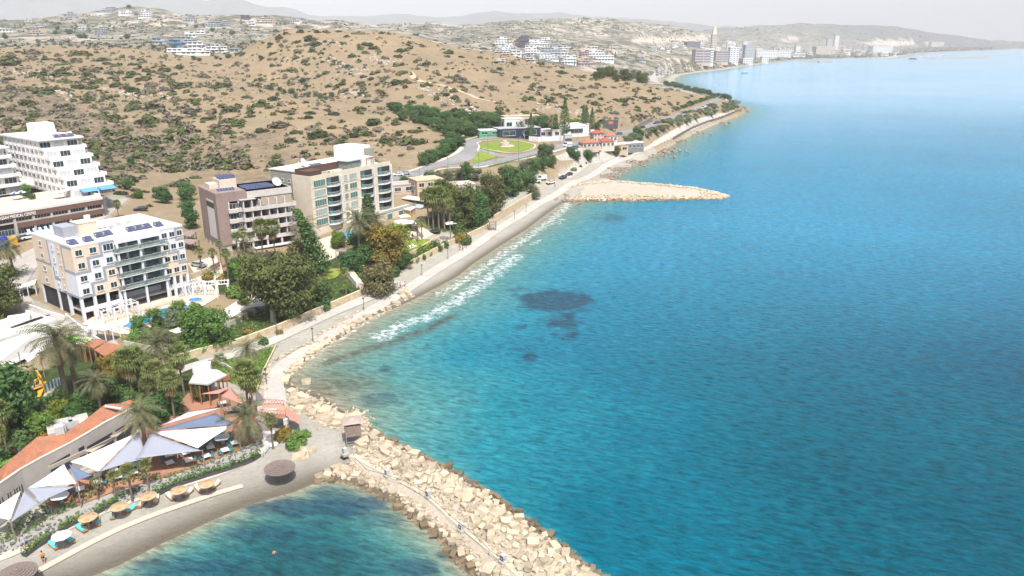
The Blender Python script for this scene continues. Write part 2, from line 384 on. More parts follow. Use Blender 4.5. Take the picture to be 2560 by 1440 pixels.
scr = mix(nt, noise(nt, oc, .35, 6, .75), (.14,.115,.085), (.27,.21,.15))
scr = mix(nt, noise(nt, oc, 1.2, 4, .7, .5, .7), scr, (.085,.095,.05))
base = mix(nt, mul(nt, A(nt,'scrub'), noise(nt, oc, .22, 6, .75, .38, .55)), base, scr)
fb = mix(nt, noise(nt, oc, .006, 8, .7, .42, .60), (.66,.57,.46), (.30,.28,.21))
fb = mix(nt, noise(nt, oc, .035, 7, .8, .44, .54, 0, .9), fb, (.085,.105,.07))
fb = mix(nt, A(nt,'mount'), fb, mix(nt, noise(nt, oc, .004, 6, .7), (.05,.07,.06), (.16,.16,.13)))
base = mix(nt, A(nt,'far'), base, fb)
gr = mix(nt, noise(nt, oc, .4, 6, .7), (.035,.070,.014), (.085,.125,.03))
gr = mix(nt, noise(nt, oc, 2.2, 4, .7, .56, .7), gr, (.19,.17,.08))
base = mix(nt, A(nt,'green'), base, gr)
dt = mix(nt, noise(nt, oc, .3, 6, .7), (.40,.37,.32), (.52,.48,.41))
base = mix(nt, A(nt,'dirt'), base, dt)
sd = mix(nt, noise(nt, oc, .12, 7, .7), (.45,.435,.37), (.56,.54,.465))
sd = mix(nt, noise(nt, oc, 1.6, 5, .7, .5, .75, 0, .5), sd, (.30,.285,.235))
sd = mix(nt, A(nt,'wet'), sd, (.16,.14,.105))
base = mix(nt, A(nt,'sand'), base, sd)
base = mix(nt, A(nt,'pale'), base, mix(nt, noise(nt, oc, .5, 6, .7), (.58,.51,.40), (.67,.61,.50)))
hv = nt.nodes.new('ShaderNodeHueSaturation'); hv.inputs['Value'].default_value = .555; hv.inputs['Saturation'].default_value = .86; nt.links.new(base, hv.inputs['Color'])
nt.links.new(hv.outputs[0], bs.inputs['Base Color']); bs.inputs['Roughness'].default_value = .95; bs.inputs['Specular IOR Level'].default_value = .1
nb = nt.nodes.new('ShaderNodeTexNoise'); nb.inputs['Scale'].default_value = 1.3; nb.inputs['Detail'].default_value = 8; nt.links.new(oc, nb.inputs['Vector'])
bp = nt.nodes.new('ShaderNodeBump'); bp.inputs['Strength'].default_value = .6; bp.inputs['Distance'].default_value = .5; nt.links.new(nb.outputs[0], bp.inputs['Height']); nt.links.new(bp.outputs[0], bs.inputs['Normal'])
me = npmesh('terrain', tv, F[:, ::-1], mt)
pale = np.maximum(inpoly(TX, TY, GRPOLY)*(D > 0), inpoly(TX, TY, BWPOLY)*(D > 1)*.8)
# cut terraces and tracks of pale soil on the far hills
palef = sstep(.12,.3,fbm(TX/90, TY/60, 71, 4))*farm*sstep(200,20,np.abs(TX+250))*sstep(1100,1300,TY)*(TY<3500)
pale = np.maximum(pale, palef*.9)
for l in [[(1570,100),(1680,93),(1770,90),(1830,98),(1770,97),(1680,104),(1600,108)],[(2150,105),(2190,95),(2210,100),(2280,102),(2290,112),(2180,112)],[(1950,100),(1980,88),(2000,98),(1960,106)],[(2310,104),(2350,104),(2350,112),(2310,112)]]:
    pale = np.maximum(pale, gmask(l))
for n, v in (('rock',rock),('scrub',scrub),('far',farm),('green',green),('dirt',dirt),('sand',sand*(1-pale)*(1-green)),('wet',wet),('pale',pale),('mount',sstep(5000,8500,TY))): attr(me, n, v)
kind(link('terrain', me), 'structure')
# ================================================================== sea
SR = radii(46, 620, 18900, 1.0062, 1.035); SA = np.radians(np.arange(-50, 66, .19))
_r, _a = np.meshgrid(SR, SA, indexing='ij'); X = _r*np.sin(_a); Y = _r*np.cos(_a)
near = (_r < 9000)
d = np.full(X.shape, -500.)
d[near] = sdist(X[near], Y[near])
far_land = inpoly(X, Y, LANDPOLY) & ~near; d[far_land] = 500
use = d < 2.5
idx = np.arange(X.size).reshape(X.shape)
uq = use[:-1,:-1] | use[:-1,1:] | use[1:,1:] | use[1:,:-1]
F = np.stack([idx[:-1,:-1], idx[1:,:-1], idx[1:,1:], idx[:-1,1:]], -1)[uq]
used = np.zeros(X.size, bool); used[F.ravel()] = True
remap = np.cumsum(used)-1; F = remap[F]
xs, ys, ds = X.ravel()[used], Y.ravel()[used], -d.ravel()[used]
i0 = SHORE_PX.index((830,1020)) if (830,1020) in SHORE_PX else [k for k,q in enumerate(SHORE_PX) if q==(835,1020)][0]
gi = [k for k,q in enumerate(SHORE_PX) if q==(1420,500)][0]
ge = [k for k,q in enumerate(SHORE_PX) if q==(1512,440)][0]
main = SHORE[i0+2:gi+3] + SHORE[ge+2:]
dm = segdist(xs, ys, main)
cvd = segdist(xs, ys, SHORE[2:13])
dm = np.where(ds <= 0, ds, np.minimum(dm, 400)); dm = np.where(ds > 0, np.maximum(.15*ds, dm*sstep(-1,2.2,ds)+.2*ds), ds)
cove = inpoly(xs, ys, ppoly([(100,1500),(480,1300),(860,1185),(960,1200),(1110,1320),(1260,1480),(1340,1640),(100,1700)], 0)).astype(float)
dm = np.where(cove > 0, ds*3.0, dm)
weed = np.zeros(xs.shape); foam = np.zeros(xs.shape); reef = np.zeros(xs.shape)
wob = fbm(xs/6, ys/6, 81, 4)
for a, b, w, h, s in [(1392,745,88,26,1),(1408,812,46,25,1),(1325,893,28,13,1),(1305,818,18,6,.8),(1527,547,34,10,.6),(962,922,18,7,.7),(985,935,12,6,.5),(920,1000,40,16,.5),(965,995,32,14,.6),(1020,985,26,8,.4),(880,965,30,12,.35),
                      (700,1268,120,24,.9),(880,1262,110,24,.9),(620,1330,120,20,.6),(960,1300,60,22,.5),(480,1420,120,22,.6),(1040,1420,60,26,.8),(1110,1385,26,14,.7),(780,1380,90,10,.25),(850,1235,70,12,.6)]:
    c = PZ(a,b,0); e = PZ(a+w,b,0); g = PZ(a,b-h,0)
    rx = (e-c).length; ry = (g-c).length
    q = np.sqrt(((xs-c.x)/rx)**2+((ys-c.y)/ry)**2)
    weed = np.maximum(weed, s*.92*sstep(1.35,.65,q+wob*.9+.35*fbm(xs/2.2,ys/2.2,85,3)))
def line(l, w):
    return np.exp(-(segdist(xs, ys, [tuple(PZ(a,b,0)[:2]) for a,b in l])/w)**2)
reef = line([(820,908),(847,897),(915,875),(965,860),(1027,838),(1065,825),(1130,790)], 1.6)
reef = np.maximum(reef, .6*line([(740,970),(800,985),(850,940),(900,960)], 5))
foam = .62*line([(760,925),(800,905),(838,886)], 1.2)
foam = np.maximum(foam, .85*line([(950,842),(1000,815),(1070,792),(1130,758),(1190,720),(1240,682),(1290,640)], 4.4))
foam = np.maximum(foam, .75*line([(930,835),(985,822),(1050,800)], 2.2))
foam = np.maximum(foam, .8*line([(1100,735),(1180,690),(1250,640),(1320,592),(1380,552),(1412,520),(1424,505)], 3.5))
foam = np.maximum(foam, .8*line([(1395,560),(1410,548)], 1.8)); foam = np.maximum(foam, .75*line([(1330,612),(1350,600)], 2)); foam = np.maximum(foam, .7*line([(1660,368),(1690,362)], 1.5))
foam = np.maximum(foam, 1.2*line([(217,1441),(296,1408),(400,1356),(481,1319),(520,1301),(620,1259),(690,1238),(737,1225)], .34)*(.5+.5*sstep(-.3,.3,fbm(xs/4,ys/4,91,2))))
foam = np.maximum(foam, .8*line([(790,1203),(815,1200),(840,1198)], .2))
foam = np.maximum(foam, .72*np.exp(-((ds-.8)/2.0)**2)*(ys > 150)*(ys<2000)*inpoly(xs,ys,ppoly([(930,700),(1300,540),(1420,480),(1900,480),(1900,240),(1700,180),(2600,100),(2600,520),(1450,540),(1000,900)],0)))
me = npmesh('sea', np.stack([xs, ys, 0*xs], -1), F[:, ::-1], [])
attr(me, 'deep', dm); attr(me, 'weed', weed); attr(me, 'foam', foam); attr(me, 'reef', reef)
attr(me, 'cove', cove*sstep(1,10,ds))
attr(me, 'far', sstep(330,1100,ys)*sstep(0,60,dm))  # mask for the painted reflection and haze of the far sea
attr(me, 'off', sstep(85, 290, ys)*sstep(0,60,dm))  # mask for the painted sky reflection farther out
mw, nt, bs, oc = newmat('sea_water')
rmp = nt.nodes.new('ShaderNodeValToRGB'); cr = rmp.color_ramp
dd = mul(nt, A(nt,'deep'), noise(nt, oc, .03, 4, .6, .2, .8, .65, 1.35), 'MULTIPLY'); nt.nodes[-1].use_clamp = False
for n_ in nt.nodes:
    if n_.type == 'MATH': n_.use_clamp = False
rr = nt.nodes.new('ShaderNodeMapRange'); rr.inputs[2].default_value = 300.; nt.links.new(dd, rr.inputs[0]); nt.links.new(rr.outputs[0], rmp.inputs[0])
els = cr.elements
els[0].position = 0; els[0].color = (.23,.215,.165,1); els[1].position = 1; els[1].color = (.0002,.023,.048,1)
for p, c in [(.010,(.17,.185,.14)),(.03,(.105,.175,.145)),(.065,(.052,.170,.170)),(.12,(.010,.135,.178)),(.2,(.001,.083,.128)),(.35,(.0004,.056,.086)),(.6,(.0002,.035,.063))]:
    e = els.new(p); e.color = (*c,1)
col = rmp.outputs[0]
col = mix(nt, mul(nt, A(nt,'off'), noise(nt, oc, .012, 5, .6, .3, .7, .75, 1)), col, (.020,.168,.285))  # lighter outer water: sky reflection put into the base colour
col = mix(nt, mul(nt, A(nt,'far'), noise(nt, oc, .006, 6, .6, .3, .7, .7, 1)), col, (.20,.335,.45))  # pale far water: grazing sky reflection and haze painted into the colour
col = mix(nt, mul(nt, A(nt,'cove'), noise(nt, oc, .08, 5, .6, .3, .7, .45, .95)), col, (.012,.048,.052))
col = mix(nt, mul(nt, A(nt,'weed'), noise(nt, oc, .6, 4, .6, .2, .5, .6, .95)), col, (.012,.040,.072))
col = mix(nt, mul(nt, A(nt,'reef'), noise(nt, oc, .5, 4, .6, .3, .55, .1, .85)), col, (.055,.042,.030))
mr_ = nt.nodes.new('ShaderNodeMapping'); mr_.inputs['Rotation'].default_value = (0,0,math.radians(20)); nt.links.new(oc, mr_.inputs[0])
map_ = nt.nodes.new('ShaderNodeMapping'); map_.inputs['Scale'].default_value = (.36,1,1); nt.links.new(mr_.outputs[0], map_.inputs[0])
# foam lace
fm = mul(nt, A(nt,'foam'), noise(nt, oc, .55, 10, .78, .36, .66, .05, 1.35), 'MULTIPLY')
f2 = nt.nodes.new('ShaderNodeMapRange'); f2.inputs[1].default_value = .38; f2.inputs[2].default_value = 1.05; nt.links.new(fm, f2.inputs[0])
col = mix(nt, f2.outputs[0], col, (.62,.64,.66))
wv = nt.nodes.new('ShaderNodeTexNoise'); wv.inputs['Scale'].default_value = 1.15; wv.inputs['Detail'].default_value = 5; wv.inputs['Roughness'].default_value = .62; wv.inputs['Distortion'].default_value = .5; nt.links.new(map_.outputs[0], wv.inputs['Vector'])
wr = nt.nodes.new('ShaderNodeMapRange'); wr.inputs[1].default_value = .32; wr.inputs[2].default_value = .72; wr.inputs[3].default_value = .6; wr.inputs[4].default_value = 1.5; nt.links.new(wv.outputs[0], wr.inputs[0])  # light crests and dark troughs of the ripples painted into the colour
wh = nt.nodes.new('ShaderNodeHueSaturation'); nt.links.new(wr.outputs[0], wh.inputs['Value']); nt.links.new(col, wh.inputs['Color'])
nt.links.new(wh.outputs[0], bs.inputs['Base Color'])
ro = nt.nodes.new('ShaderNodeMapRange'); ro.inputs[3].default_value = .12; ro.inputs[4].default_value = .9; nt.links.new(f2.outputs[0], ro.inputs[0]); nt.links.new(ro.outputs[0], bs.inputs['Roughness'])
bs.inputs['IOR'].default_value = 1.33; bs.inputs['Specular IOR Level'].default_value = .05
hgt = None
for sc_, amp, det in ((.07,1.0,2),(.45,.9,4),(1.3,.4,4)):
    n_ = nt.nodes.new('ShaderNodeTexNoise'); n_.inputs['Scale'].default_value = sc_; n_.inputs['Detail'].default_value = det; n_.inputs['Roughness'].default_value = .6; n_.inputs['Distortion'].default_value = .4
    nt.links.new(map_.outputs[0], n_.inputs['Vector'])
    m_ = nt.nodes.new('ShaderNodeMath'); m_.operation = 'MULTIPLY'; m_.inputs[1].default_value = amp; nt.links.new(n_.outputs[0], m_.inputs[0])
    if hgt is None: hgt = m_.outputs[0]
    else:
        a_ = nt.nodes.new('ShaderNodeMath'); a_.operation = 'ADD'; nt.links.new(hgt, a_.inputs[0]); nt.links.new(m_.outputs[0], a_.inputs[1]); hgt = a_.outputs[0]
bp = nt.nodes.new('ShaderNodeBump'); bp.inputs['Strength'].default_value = 1; bp.inputs['Distance'].default_value = 1.0; nt.links.new(hgt, bp.inputs['Height']); nt.links.new(bp.outputs[0], bs.inputs['Normal'])
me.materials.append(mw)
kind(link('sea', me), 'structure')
# ================================================================== camera, sun, sky, air
cam = bpy.data.cameras.new('camera'); co = bpy.data.objects.new('camera', cam); COL.objects.link(co)
cam.sensor_width = 36; cam.lens = 36*FPX/2560; cam.clip_end = 90000; cam.clip_start = .5
co.location = (0,0,CAMH); co.rotation_euler = (PI/2-PITCH,0,0); SC.camera = co
EL, AZ = math.radians(60), math.radians(160)
S = Vector((math.sin(AZ)*math.cos(EL), math.cos(AZ)*math.cos(EL), math.sin(EL)))
sun = bpy.data.lights.new('sun','SUN'); sun.energy = 5; sun.angle = math.radians(.6); sun.color = (1,.955,.89)
so = bpy.data.objects.new('sun', sun); COL.objects.link(so); so.rotation_euler = S.to_track_quat('Z','Y').to_euler(); so.location = (0,-50,300)
w = bpy.data.worlds.new('World'); SC.world = w; w.use_nodes = True; nt = w.node_tree
sky = nt.nodes.new('ShaderNodeTexSky'); sky.sky_type = 'NISHITA'; sky.sun_disc = False; sky.sun_elevation = EL; sky.sun_rotation = AZ; sky.dust_density = 5.0; sky.air_density = 1.0; sky.altitude = 0
hs = nt.nodes.new('ShaderNodeHueSaturation'); hs.inputs['Saturation'].default_value = 1.0; nt.links.new(sky.outputs[0], hs.inputs['Color'])
nt.links.new(hs.outputs[0], nt.nodes['Background'].inputs[0]); nt.nodes['Background'].inputs[1].default_value = .15
SC.view_settings.view_transform = 'Standard'; SC.view_settings.look = 'None'; SC.view_settings.exposure = .48; SC.view_settings.gamma = 1
SC.cycles.max_bounces = 6; SC.cycles.diffuse_bounces = 2; SC.cycles.glossy_bounces = 3; SC.cycles.transmission_bounces = 4; SC.cycles.transparent_max_bounces = 6; SC.cycles.volume_bounces = 0
SC.cycles.use_denoising = True; SC.cycles.use_adaptive_sampling = True; SC.cycles.adaptive_threshold = .02
SC.cycles.caustics_reflective = False; SC.cycles.caustics_refractive = False; SC.cycles.sample_clamp_indirect = 4
hz = MB().box(-17000,17000,-600,19000,-9,980).build('haze', [])
hm = bpy.data.materials.new('haze'); hm.use_nodes = True; nt = hm.node_tree; nt.nodes.clear()
o_ = nt.nodes.new('ShaderNodeOutputMaterial'); v_ = nt.nodes.new('ShaderNodeVolumePrincipled'); nt.links.new(v_.outputs[0], o_.inputs['Volume'])
v_.inputs['Density'].default_value = .82e-4; v_.inputs['Color'].default_value = (.91,.957,1,1); v_.inputs['Anisotropy'].default_value = -.3
hz.data.materials.append(hm); hz.display_type = 'WIRE'; kind(hz, 'stuff')
tag(hz, 'pale sea haze over the far hills and bay', 'haze')
# ================================================================== vegetation
LEAF = {
 'euc': M('leaf_olive', (.092,.108,.032), .7, .45, .5, rnd=.12, hue=.012, trans=.25),
 'dark': M('leaf_dark', (0.057,0.114,0.031), .65, .45, .7, rnd=.2, hue=.02, trans=.2),
 'mid': M('leaf_mid', (0.098,0.185,0.036), .65, .45, .7, rnd=.2, hue=.02, trans=.25),
 'bright': M('leaf_bright', (0.145,0.217,0.026), .65, .4, .7, rnd=.15, hue=.02, trans=.3),
 'brown': M('leaf_brown', (.135,.128,.052), .75, .45, .8, rnd=.12, hue=.015, trans=.25),
 'grey': M('leaf_grey', (0.108,0.132,0.071), .75, .45, .8, rnd=.15, hue=.012, trans=.2),
 'shrub': M('leaf_shrub', (.055,.074,.024), .8, .5, .6, rnd=.28, hue=.025, trans=.12),
 'dryshrub': M('leaf_dry_shrub', (.135,.120,.088), .85, .45, .6, rnd=.2, hue=.02, trans=.1),
 'far': M('leaf_far', (.040,.055,.034), .8, .4, .2, rnd=.2, hue=.02),
 'orange': M('leaf_yellow', (.195,.150,.028), .7, .45, .8, rnd=.1, trans=.25),
 'purple': M('leaf_purple', (.045,.030,.030), .7, .4, .8, rnd=.1, trans=.2),
 'palm': M('frond_green', (0.133,0.164,0.049), .55, .4, .6, rnd=.15, hue=.02, trans=.25),
 'date': M('frond_grey_green', (0.130,0.138,0.069), .55, .4, .5, rnd=.12, hue=.015, trans=.25),
 'dead': M('frond_dead', (.23,.17,.085), .85, .3, 1, rnd=.1, trans=.15)}
BARK = M('bark', (.17,.135,.10), .9, .3, 2.5, bump=.6, rnd=.15)
PBARK = M('palm_bark', (.155,.125,.095), .95, .35, 4, bump=.8, rnd=.15)
PALEBARK = M('pale_bark', (.34,.30,.25), .9, .3, 1.5, bump=.5)
def rv(): 
    while 1:
        v = Vector((random.uniform(-1,1),random.uniform(-1,1),random.uniform(-1,1)))
        if .05 < v.length < 1: return v
def leafclump(mb, c, r, n, s, up=.35, fill=.45):
    c = Vector(c)
    for i in range(n):
        d = rv().normalized(); rr = fill+(1-fill)*random.random()**.5
        if d.z < -.55: d.z *= .4
        p = c + Vector((d.x*r[0]*rr, d.y*r[1]*rr, d.z*r[2]*rr))
        nrm = (d + rv()*.8 + Vector((0,0,up))).normalized()
        a = nrm.orthogonal().normalized(); a = Matrix.Rotation(random.uniform(0,6.28), 3, nrm) @ a; b = nrm.cross(a)
        k = s*random.uniform(.55,1.25); w = k*.55
        mb.add([p-a*k-b*w*.3, p-b*w, p+a*k, p+b*w], [(0,1,2,3)])
def limb(mb, a, b, r0, r1, bend=.1, n=4, sides=6):
    a = Vector(a); b = Vector(b); L = (b-a).length; off = rv()*L*bend
    pts = [a.lerp(b, t/n) + off*math.sin(PI*t/n) for t in range(n+1)]
    mb.tube(pts, [r0+(r1-r0)*t/n for t in range(n+1)], sides)
VEG = {}
def proto(key, fn, k=3):
    if key not in VEG: VEG[key] = [fn(random.Random(i)) for i in range(k)]
    return random.choice(VEG[key])
def mk_broad(h, w, trunk, leaf, nclump, nleaf, ls, bark, flat=1., lean=0, drop=.0):
    def fn(_):
        t = MB(); c = MB(); th = h*trunk
        limb(t, (0,0,-.5), (lean*th*.3,0,th), w*.05+.05, w*.032+.03, .04)
        cs = []
        for i in range(nclump):
            a = random.uniform(0,6.28); q = random.random()**.6; zz = random.uniform(th*.85, h*.86)
            rad = w/2*(1-((zz-(th+h)/2)/(h*.62))**2)**.5 if abs((zz-(th+h)/2)/(h*.62)) < 1 else .2
            p = Vector((math.cos(a)*rad*q*.72, math.sin(a)*rad*q*.72, zz)); p.x += lean*zz*.25
            cs.append(p); k = w*random.uniform(.15,.27)
            leafclump(c, p, (k,k,k*flat*random.uniform(.7,1)), int(nleaf*1.5), ls*.78)
        for p in cs[:7]: limb(t, (lean*th*.25,0,th*.82), p, w*.022+.03, .03, .12)
        return [('trunk', t.mesh('trunk', bark)), ('crown', c.mesh('crown', LEAF[leaf]))]
    return fn
def mk_bush(h, w, leaf, n, ls, lobes=5):
    def fn(_):
        c = MB()
        for i in range(lobes):
            a = random.uniform(0,6.28); q = random.random()*w*.28
            k = w*random.uniform(.2,.34)
            leafclump(c, (math.cos(a)*q, math.sin(a)*q, h*random.uniform(.3,.62)), (k,k,h*random.uniform(.3,.4)), n//lobes, ls, fill=.6)
        leafclump(c, (0,0,h*.3), (w*.46,w*.46,h*.32), n//2, ls, fill=.7)
        return [('crown', c.mesh('crown', LEAF[leaf]))]
    return fn
def frond(mb, base, az, el0, L, wid, droop, n=7, v=.35, split=True):
    d = Vector((math.cos(az), math.sin(az), 0)); side = Vector((-math.sin(az), math.cos(az), 0))
    p = Vector(base); pts = []; e = el0
    for i in range(n+1):
        pts.append(p.copy()); p = p + (d*math.cos(e)+Vector((0,0,1))*math.sin(e))*(L/n); e -= droop/n
    for i in range(n):
        t0, t1 = i/n, (i+1)/n
        a, b = pts[i], pts[i+1]
        w0 = wid*math.sin(PI*min(1,.12+.80*t0))**.8
        for sgn in (-1,1):
            for k in range(2):
                f0 = k/2; q0 = a.lerp(b, f0); q1 = a.lerp(b, f0+.32)
                tip = q1 + side*sgn*w0*random.uniform(.8,1.1) + (b-a).normalized()*w0*.55 + Vector((0,0,-v*w0*random.uniform(.4,1.6)))
                mb.add([q0, q1, tip], [(0,1,2)])
    return pts
def mk_date(h, L, nf, tr=.28):
    def fn(_):
        t = MB(); c = MB(); dd = MB()
        lean = rv()*h*.04; top = Vector((lean.x, lean.y, h))
        t.tube([(0,0,-.6),(lean.x*.2,lean.y*.2,h*.1),(lean.x*.5,lean.y*.5,h*.55),top-Vector((0,0,.35)),top+Vector((0,0,.3))], [tr*1.25,tr,tr*.9,tr*1.15,tr*.7], 8)
        for i in range(nf):
            u = (i+.5)/nf; el = 1.35 - 2.0*u + random.uniform(-.15,.15)
            frond(c, top+Vector((0,0,.25*(1-u))), i*2.399+random.uniform(-.2,.2), el, L*random.uniform(.85,1.08), .62*L/3.6, 1.25+.5*random.random()-.3*u)
        for i in range(nf//4):
            frond(dd, top-Vector((0,0,.3)), i*2.399, -.6-random.random()*.5, L*.7, .35, .7, 5)
        return [('trunk', t.mesh('trunk', PBARK)), ('crown', c.mesh('crown', LEAF['date'])), ('dead_fronds', dd.mesh('dead_fronds', LEAF['dead']))]
    return fn
def fan(mb, base, az, el, stalk, R, droop):
    d = Vector((math.cos(az)*math.cos(el), math.sin(az)*math.cos(el), math.sin(el)))
    c = Vector(base)+d*stalk; side = Vector((-math.sin(az), math.cos(az), 0)); upv = side.cross(d)
    mb.add([Vector(base)-side*.03, Vector(base)+side*.03, c+side*.02, c-side*.02], [(0,1,2,3)])
    nb = 9
    for i in range(nb):
        a = (i-(nb-1)/2)/(nb-1)*3.6
        e = d*math.cos(a)+side*math.sin(a)
        e2 = d*math.cos(a+.17)+side*math.sin(a+.17); e1 = d*math.cos(a-.17)+side*math.sin(a-.17)
        k = R*random.uniform(.85,1.1)
        m1 = c+e1*k*.6+upv*.05; m2 = c+e2*k*.6+upv*.05; tip = c+e*k+Vector((0,0,-droop*k*random.uniform(.5,1.2)))
        mb.add([c, m1, tip, m2], [(0,1,2,3)])
def mk_fan(h, R, nf, skirt=1., tr=.2):
    def fn(_):
        t = MB(); c = MB(); dd = MB(); lean = rv()*h*.05; top = Vector((lean.x, lean.y, h))
        t.tube([(0,0,-.6),(lean.x*.1,lean.y*.1,h*.08),(lean.x*.5,lean.y*.5,h*.5),top], [tr*1.5,tr,tr*.85,tr*.75], 8)
        for i in range(nf):
            u = (i+.5)/nf; fan(c, top, i*2.399, 1.3-1.75*u+random.uniform(-.12,.12), R*.75*random.uniform(.8,1.1), R*.62, .25+.5*u)
        for i in range(int(nf*.7*skirt)):
            fan(dd, top-Vector((0,0,random.random()*.8*R)), i*2.399, -.75-random.random()*.6, R*.5, R*.5, .35)
        o = [('trunk', t.mesh('trunk', PBARK)), ('crown', c.mesh('crown', LEAF['palm']))]
        if skirt: o.append(('dead_fronds', dd.mesh('dead_fronds', LEAF['dead'])))
        return o
    return fn
def mk_pine(h, w, lean=0, leaf='dark', dens=1.):
    def fn(_):
        t = MB(); c = MB()
        def ax(z): return Vector((-lean*(z/h)**1.3*h*.30, 0, z))
        t.tube([ax(0)-Vector((0,0,.6)), ax(h*.3), ax(h*.65), ax(h*.98)], [.28,.2,.12,.03], 7)
        lv = int(h*1.5)
        for i in range(lv):
            z = h*(.12+.86*i/lv); r = w/2*(1-(i/lv))**.75*random.uniform(.75,1.1)+.25
            nb = 7
            for k in range(nb):
                a = k*6.283/nb+i*.7; e = Vector((math.cos(a),math.sin(a),.12))
                for q in (.45,.8,1.):
                    leafclump(c, ax(z)+e*r*q, (.5+.12*r,.5+.12*r,.34), int(5*dens), .38)
        return [('trunk', t.mesh('trunk', BARK)), ('crown', c.mesh('crown', LEAF[leaf]))]
    return fn
def mk_cyp(h, w):
    def fn(_):
        t = MB(); c = MB(); t.tube([(0,0,-.5),(0,0,h*.5),(0,0,h*.95)], [.3,.18,.04], 6)
        for i in range(46):
            z = h*(.08+.9*i/46); r = w/2*min(1,(1-i/46)*1.5+.05)*min(1,.5+i/10)
            leafclump(c, (0,0,z), (r,r,h*.035), 34, .42, fill=.65)
        return [('trunk', t.mesh('trunk', BARK)), ('crown', c.mesh('crown', LEAF['dark']))]
    return fn
KINDS = {
 'euc': (14, mk_broad(14,11,.36,'euc',54,110,.42,PALEBARK,.9)), 'eucdark': (13, mk_broad(13,11,.1,'euc',50,110,.42,BARK,.9)),
 'round': (4, mk_broad(4,4.2,.2,'mid',22,90,.22,BARK)), 'rounddark': (5, mk_broad(5,5.5,.12,'dark',30,100,.28,BARK)),
 'fig': (6, mk_broad(6,7.6,.06,'mid',40,120,.30,BARK)), 'olive': (5, mk_broad(5,5,.22,'grey',24,80,.25,BARK)), 'brown': (6, mk_broad(6,6,.15,'brown',28,85,.27,BARK)),
 'tall': (11, mk_broad(11,6.5,.1,'dark',46,90,.36,BARK)), 'talldark': (13, mk_broad(13,8,.1,'euc',50,90,.4,BARK)), 'yellow': (7, mk_broad(7,7,.08,'orange',40,100,.3,BARK)), 'bright': (5, mk_broad(5,5.5,.1,'bright',30,90,.28,BARK)),
 'bush': (1.6, mk_bush(1.6,2.2,'mid',420,.17)), 'bushdark': (1.6, mk_bush(1.6,2.0,'dark',420,.17)), 'bushbright': (1.4, mk_bush(1.4,2.2,'bright',420,.17)), 'bushpurple': (1.8, mk_bush(1.8,2.4,'purple',420,.18)), 'bushgrey': (1.2, mk_bush(1.2,2.2,'grey',380,.16)), 'bushorange': (1.4, mk_bush(1.4,2,'orange',380,.16)), 'ball': (1.5, mk_bush(1.5,1.6,'dark',420,.13,3)),
 'date': (7, mk_date(7,3.4,46)), 'dateshort': (2.6, mk_date(2.6,2.8,34,.3)), 'fan': (8, mk_fan(8,1.9,38)), 'fansmall': (4.2, mk_fan(4.2,.85,22,.5,.14)), 'fantall': (9, mk_fan(9,1.15,22,.3,.14)),
 'pinelean': (17, mk_pine(17,5,1.,'dark',1.3)), 'pine': (17, mk_pine(17,6,.08,'dark',1.)), 'cyp': (20, mk_cyp(20,6.4)), 'agave': (1, mk_fan(.3,1.,18,0,.15))}
def hpx2m(p, py, hpx): return hpx*depth(p)/(FPX*CP-(py-720)*SP)
NAMES = {'date':'date_palm','dateshort':'date_palm','fan':'fan_palm','fansmall':'fan_palm','fantall':'fan_palm','pinelean':'norfolk_pine','pine':'norfolk_pine','cyp':'conifer_tree','euc':'eucalyptus_tree','eucdark':'eucalyptus_tree','agave':'spiky_plant'}
def tree(k, px, py, hpx, label, group=None, wide=1., at=None, cat=None, name=None):
    """base at photo pixel px,py; hpx tall in the photo"""
    p = at if at is not None else P(px, py)
    h0, fn = KINDS[k]; L = hpx2m(p, py, hpx); s = L/h0
    parts = proto(k, fn)
    bushy = k.startswith('bush') or k in ('ball','agave')
    nm = name or NAMES.get(k, 'bush' if bushy else 'tree')
    cat = cat or ('bush' if bushy else 'palm tree' if k in ('date','dateshort','fan','fansmall','fantall') else 'tree')
    if len(parts) == 1:
        o = link(nm, parts[0][1], None, p); tag(o, label, cat, group)
    else:
        o = thing(nm, label, cat, p, 0, group)
        for n, me in parts: link(n, me, o)
    o.scale = (s*wide, s*wide, s)
    if k != 'pinelean': o.rotation_euler.z = random.uniform(0, 6.28)
    return o
# ------------------------------------------------------------------ shrubs of the dry hills (traced one by one)
Z1 = """100,600,280;310,580,120;480,580,120;755,580,75;200,515,80;340,515,180;590,545,110;800,530,160;1000,580,200;1090,625,130;1340,630,120;590,640,110;700,630,70;855,660,40;1160,720,150;1340,725,130;1490,700,130;1640,690,150;1780,665,120;1730,735,90;2030,755,160;900,740,120;640,730,200;400,730,200;1270,770,90;1440,780,140;1680,800,120;1800,850,190;1520,840,150;1170,840,160;2210,840,200;80,880,160;450,905,210;600,870,150;780,860,140;920,870,120;980,900,70;1330,895,160;1500,905,170;1540,1045,260;1335,1075,150;1950,950,90;2110,975,120;1980,990,120;1970,1030,110;1920,1095,210;2300,1080,190;2360,1065,90;2480,960,120;2510,1110,120;300,1020,190;320,1090,160;890,980,150;700,1085,110;1130,1165,180;1480,1190,270;1700,1160,260;2060,1180,130;1040,1080,120;60,1190,110;380,1145,140;2350,1230,200;2140,1250,150;2500,1155,120;1430,1255,110;2010,1385,110;1540,1415,140;1830,1370,120;1150,1400,120;2310,1310,150"""
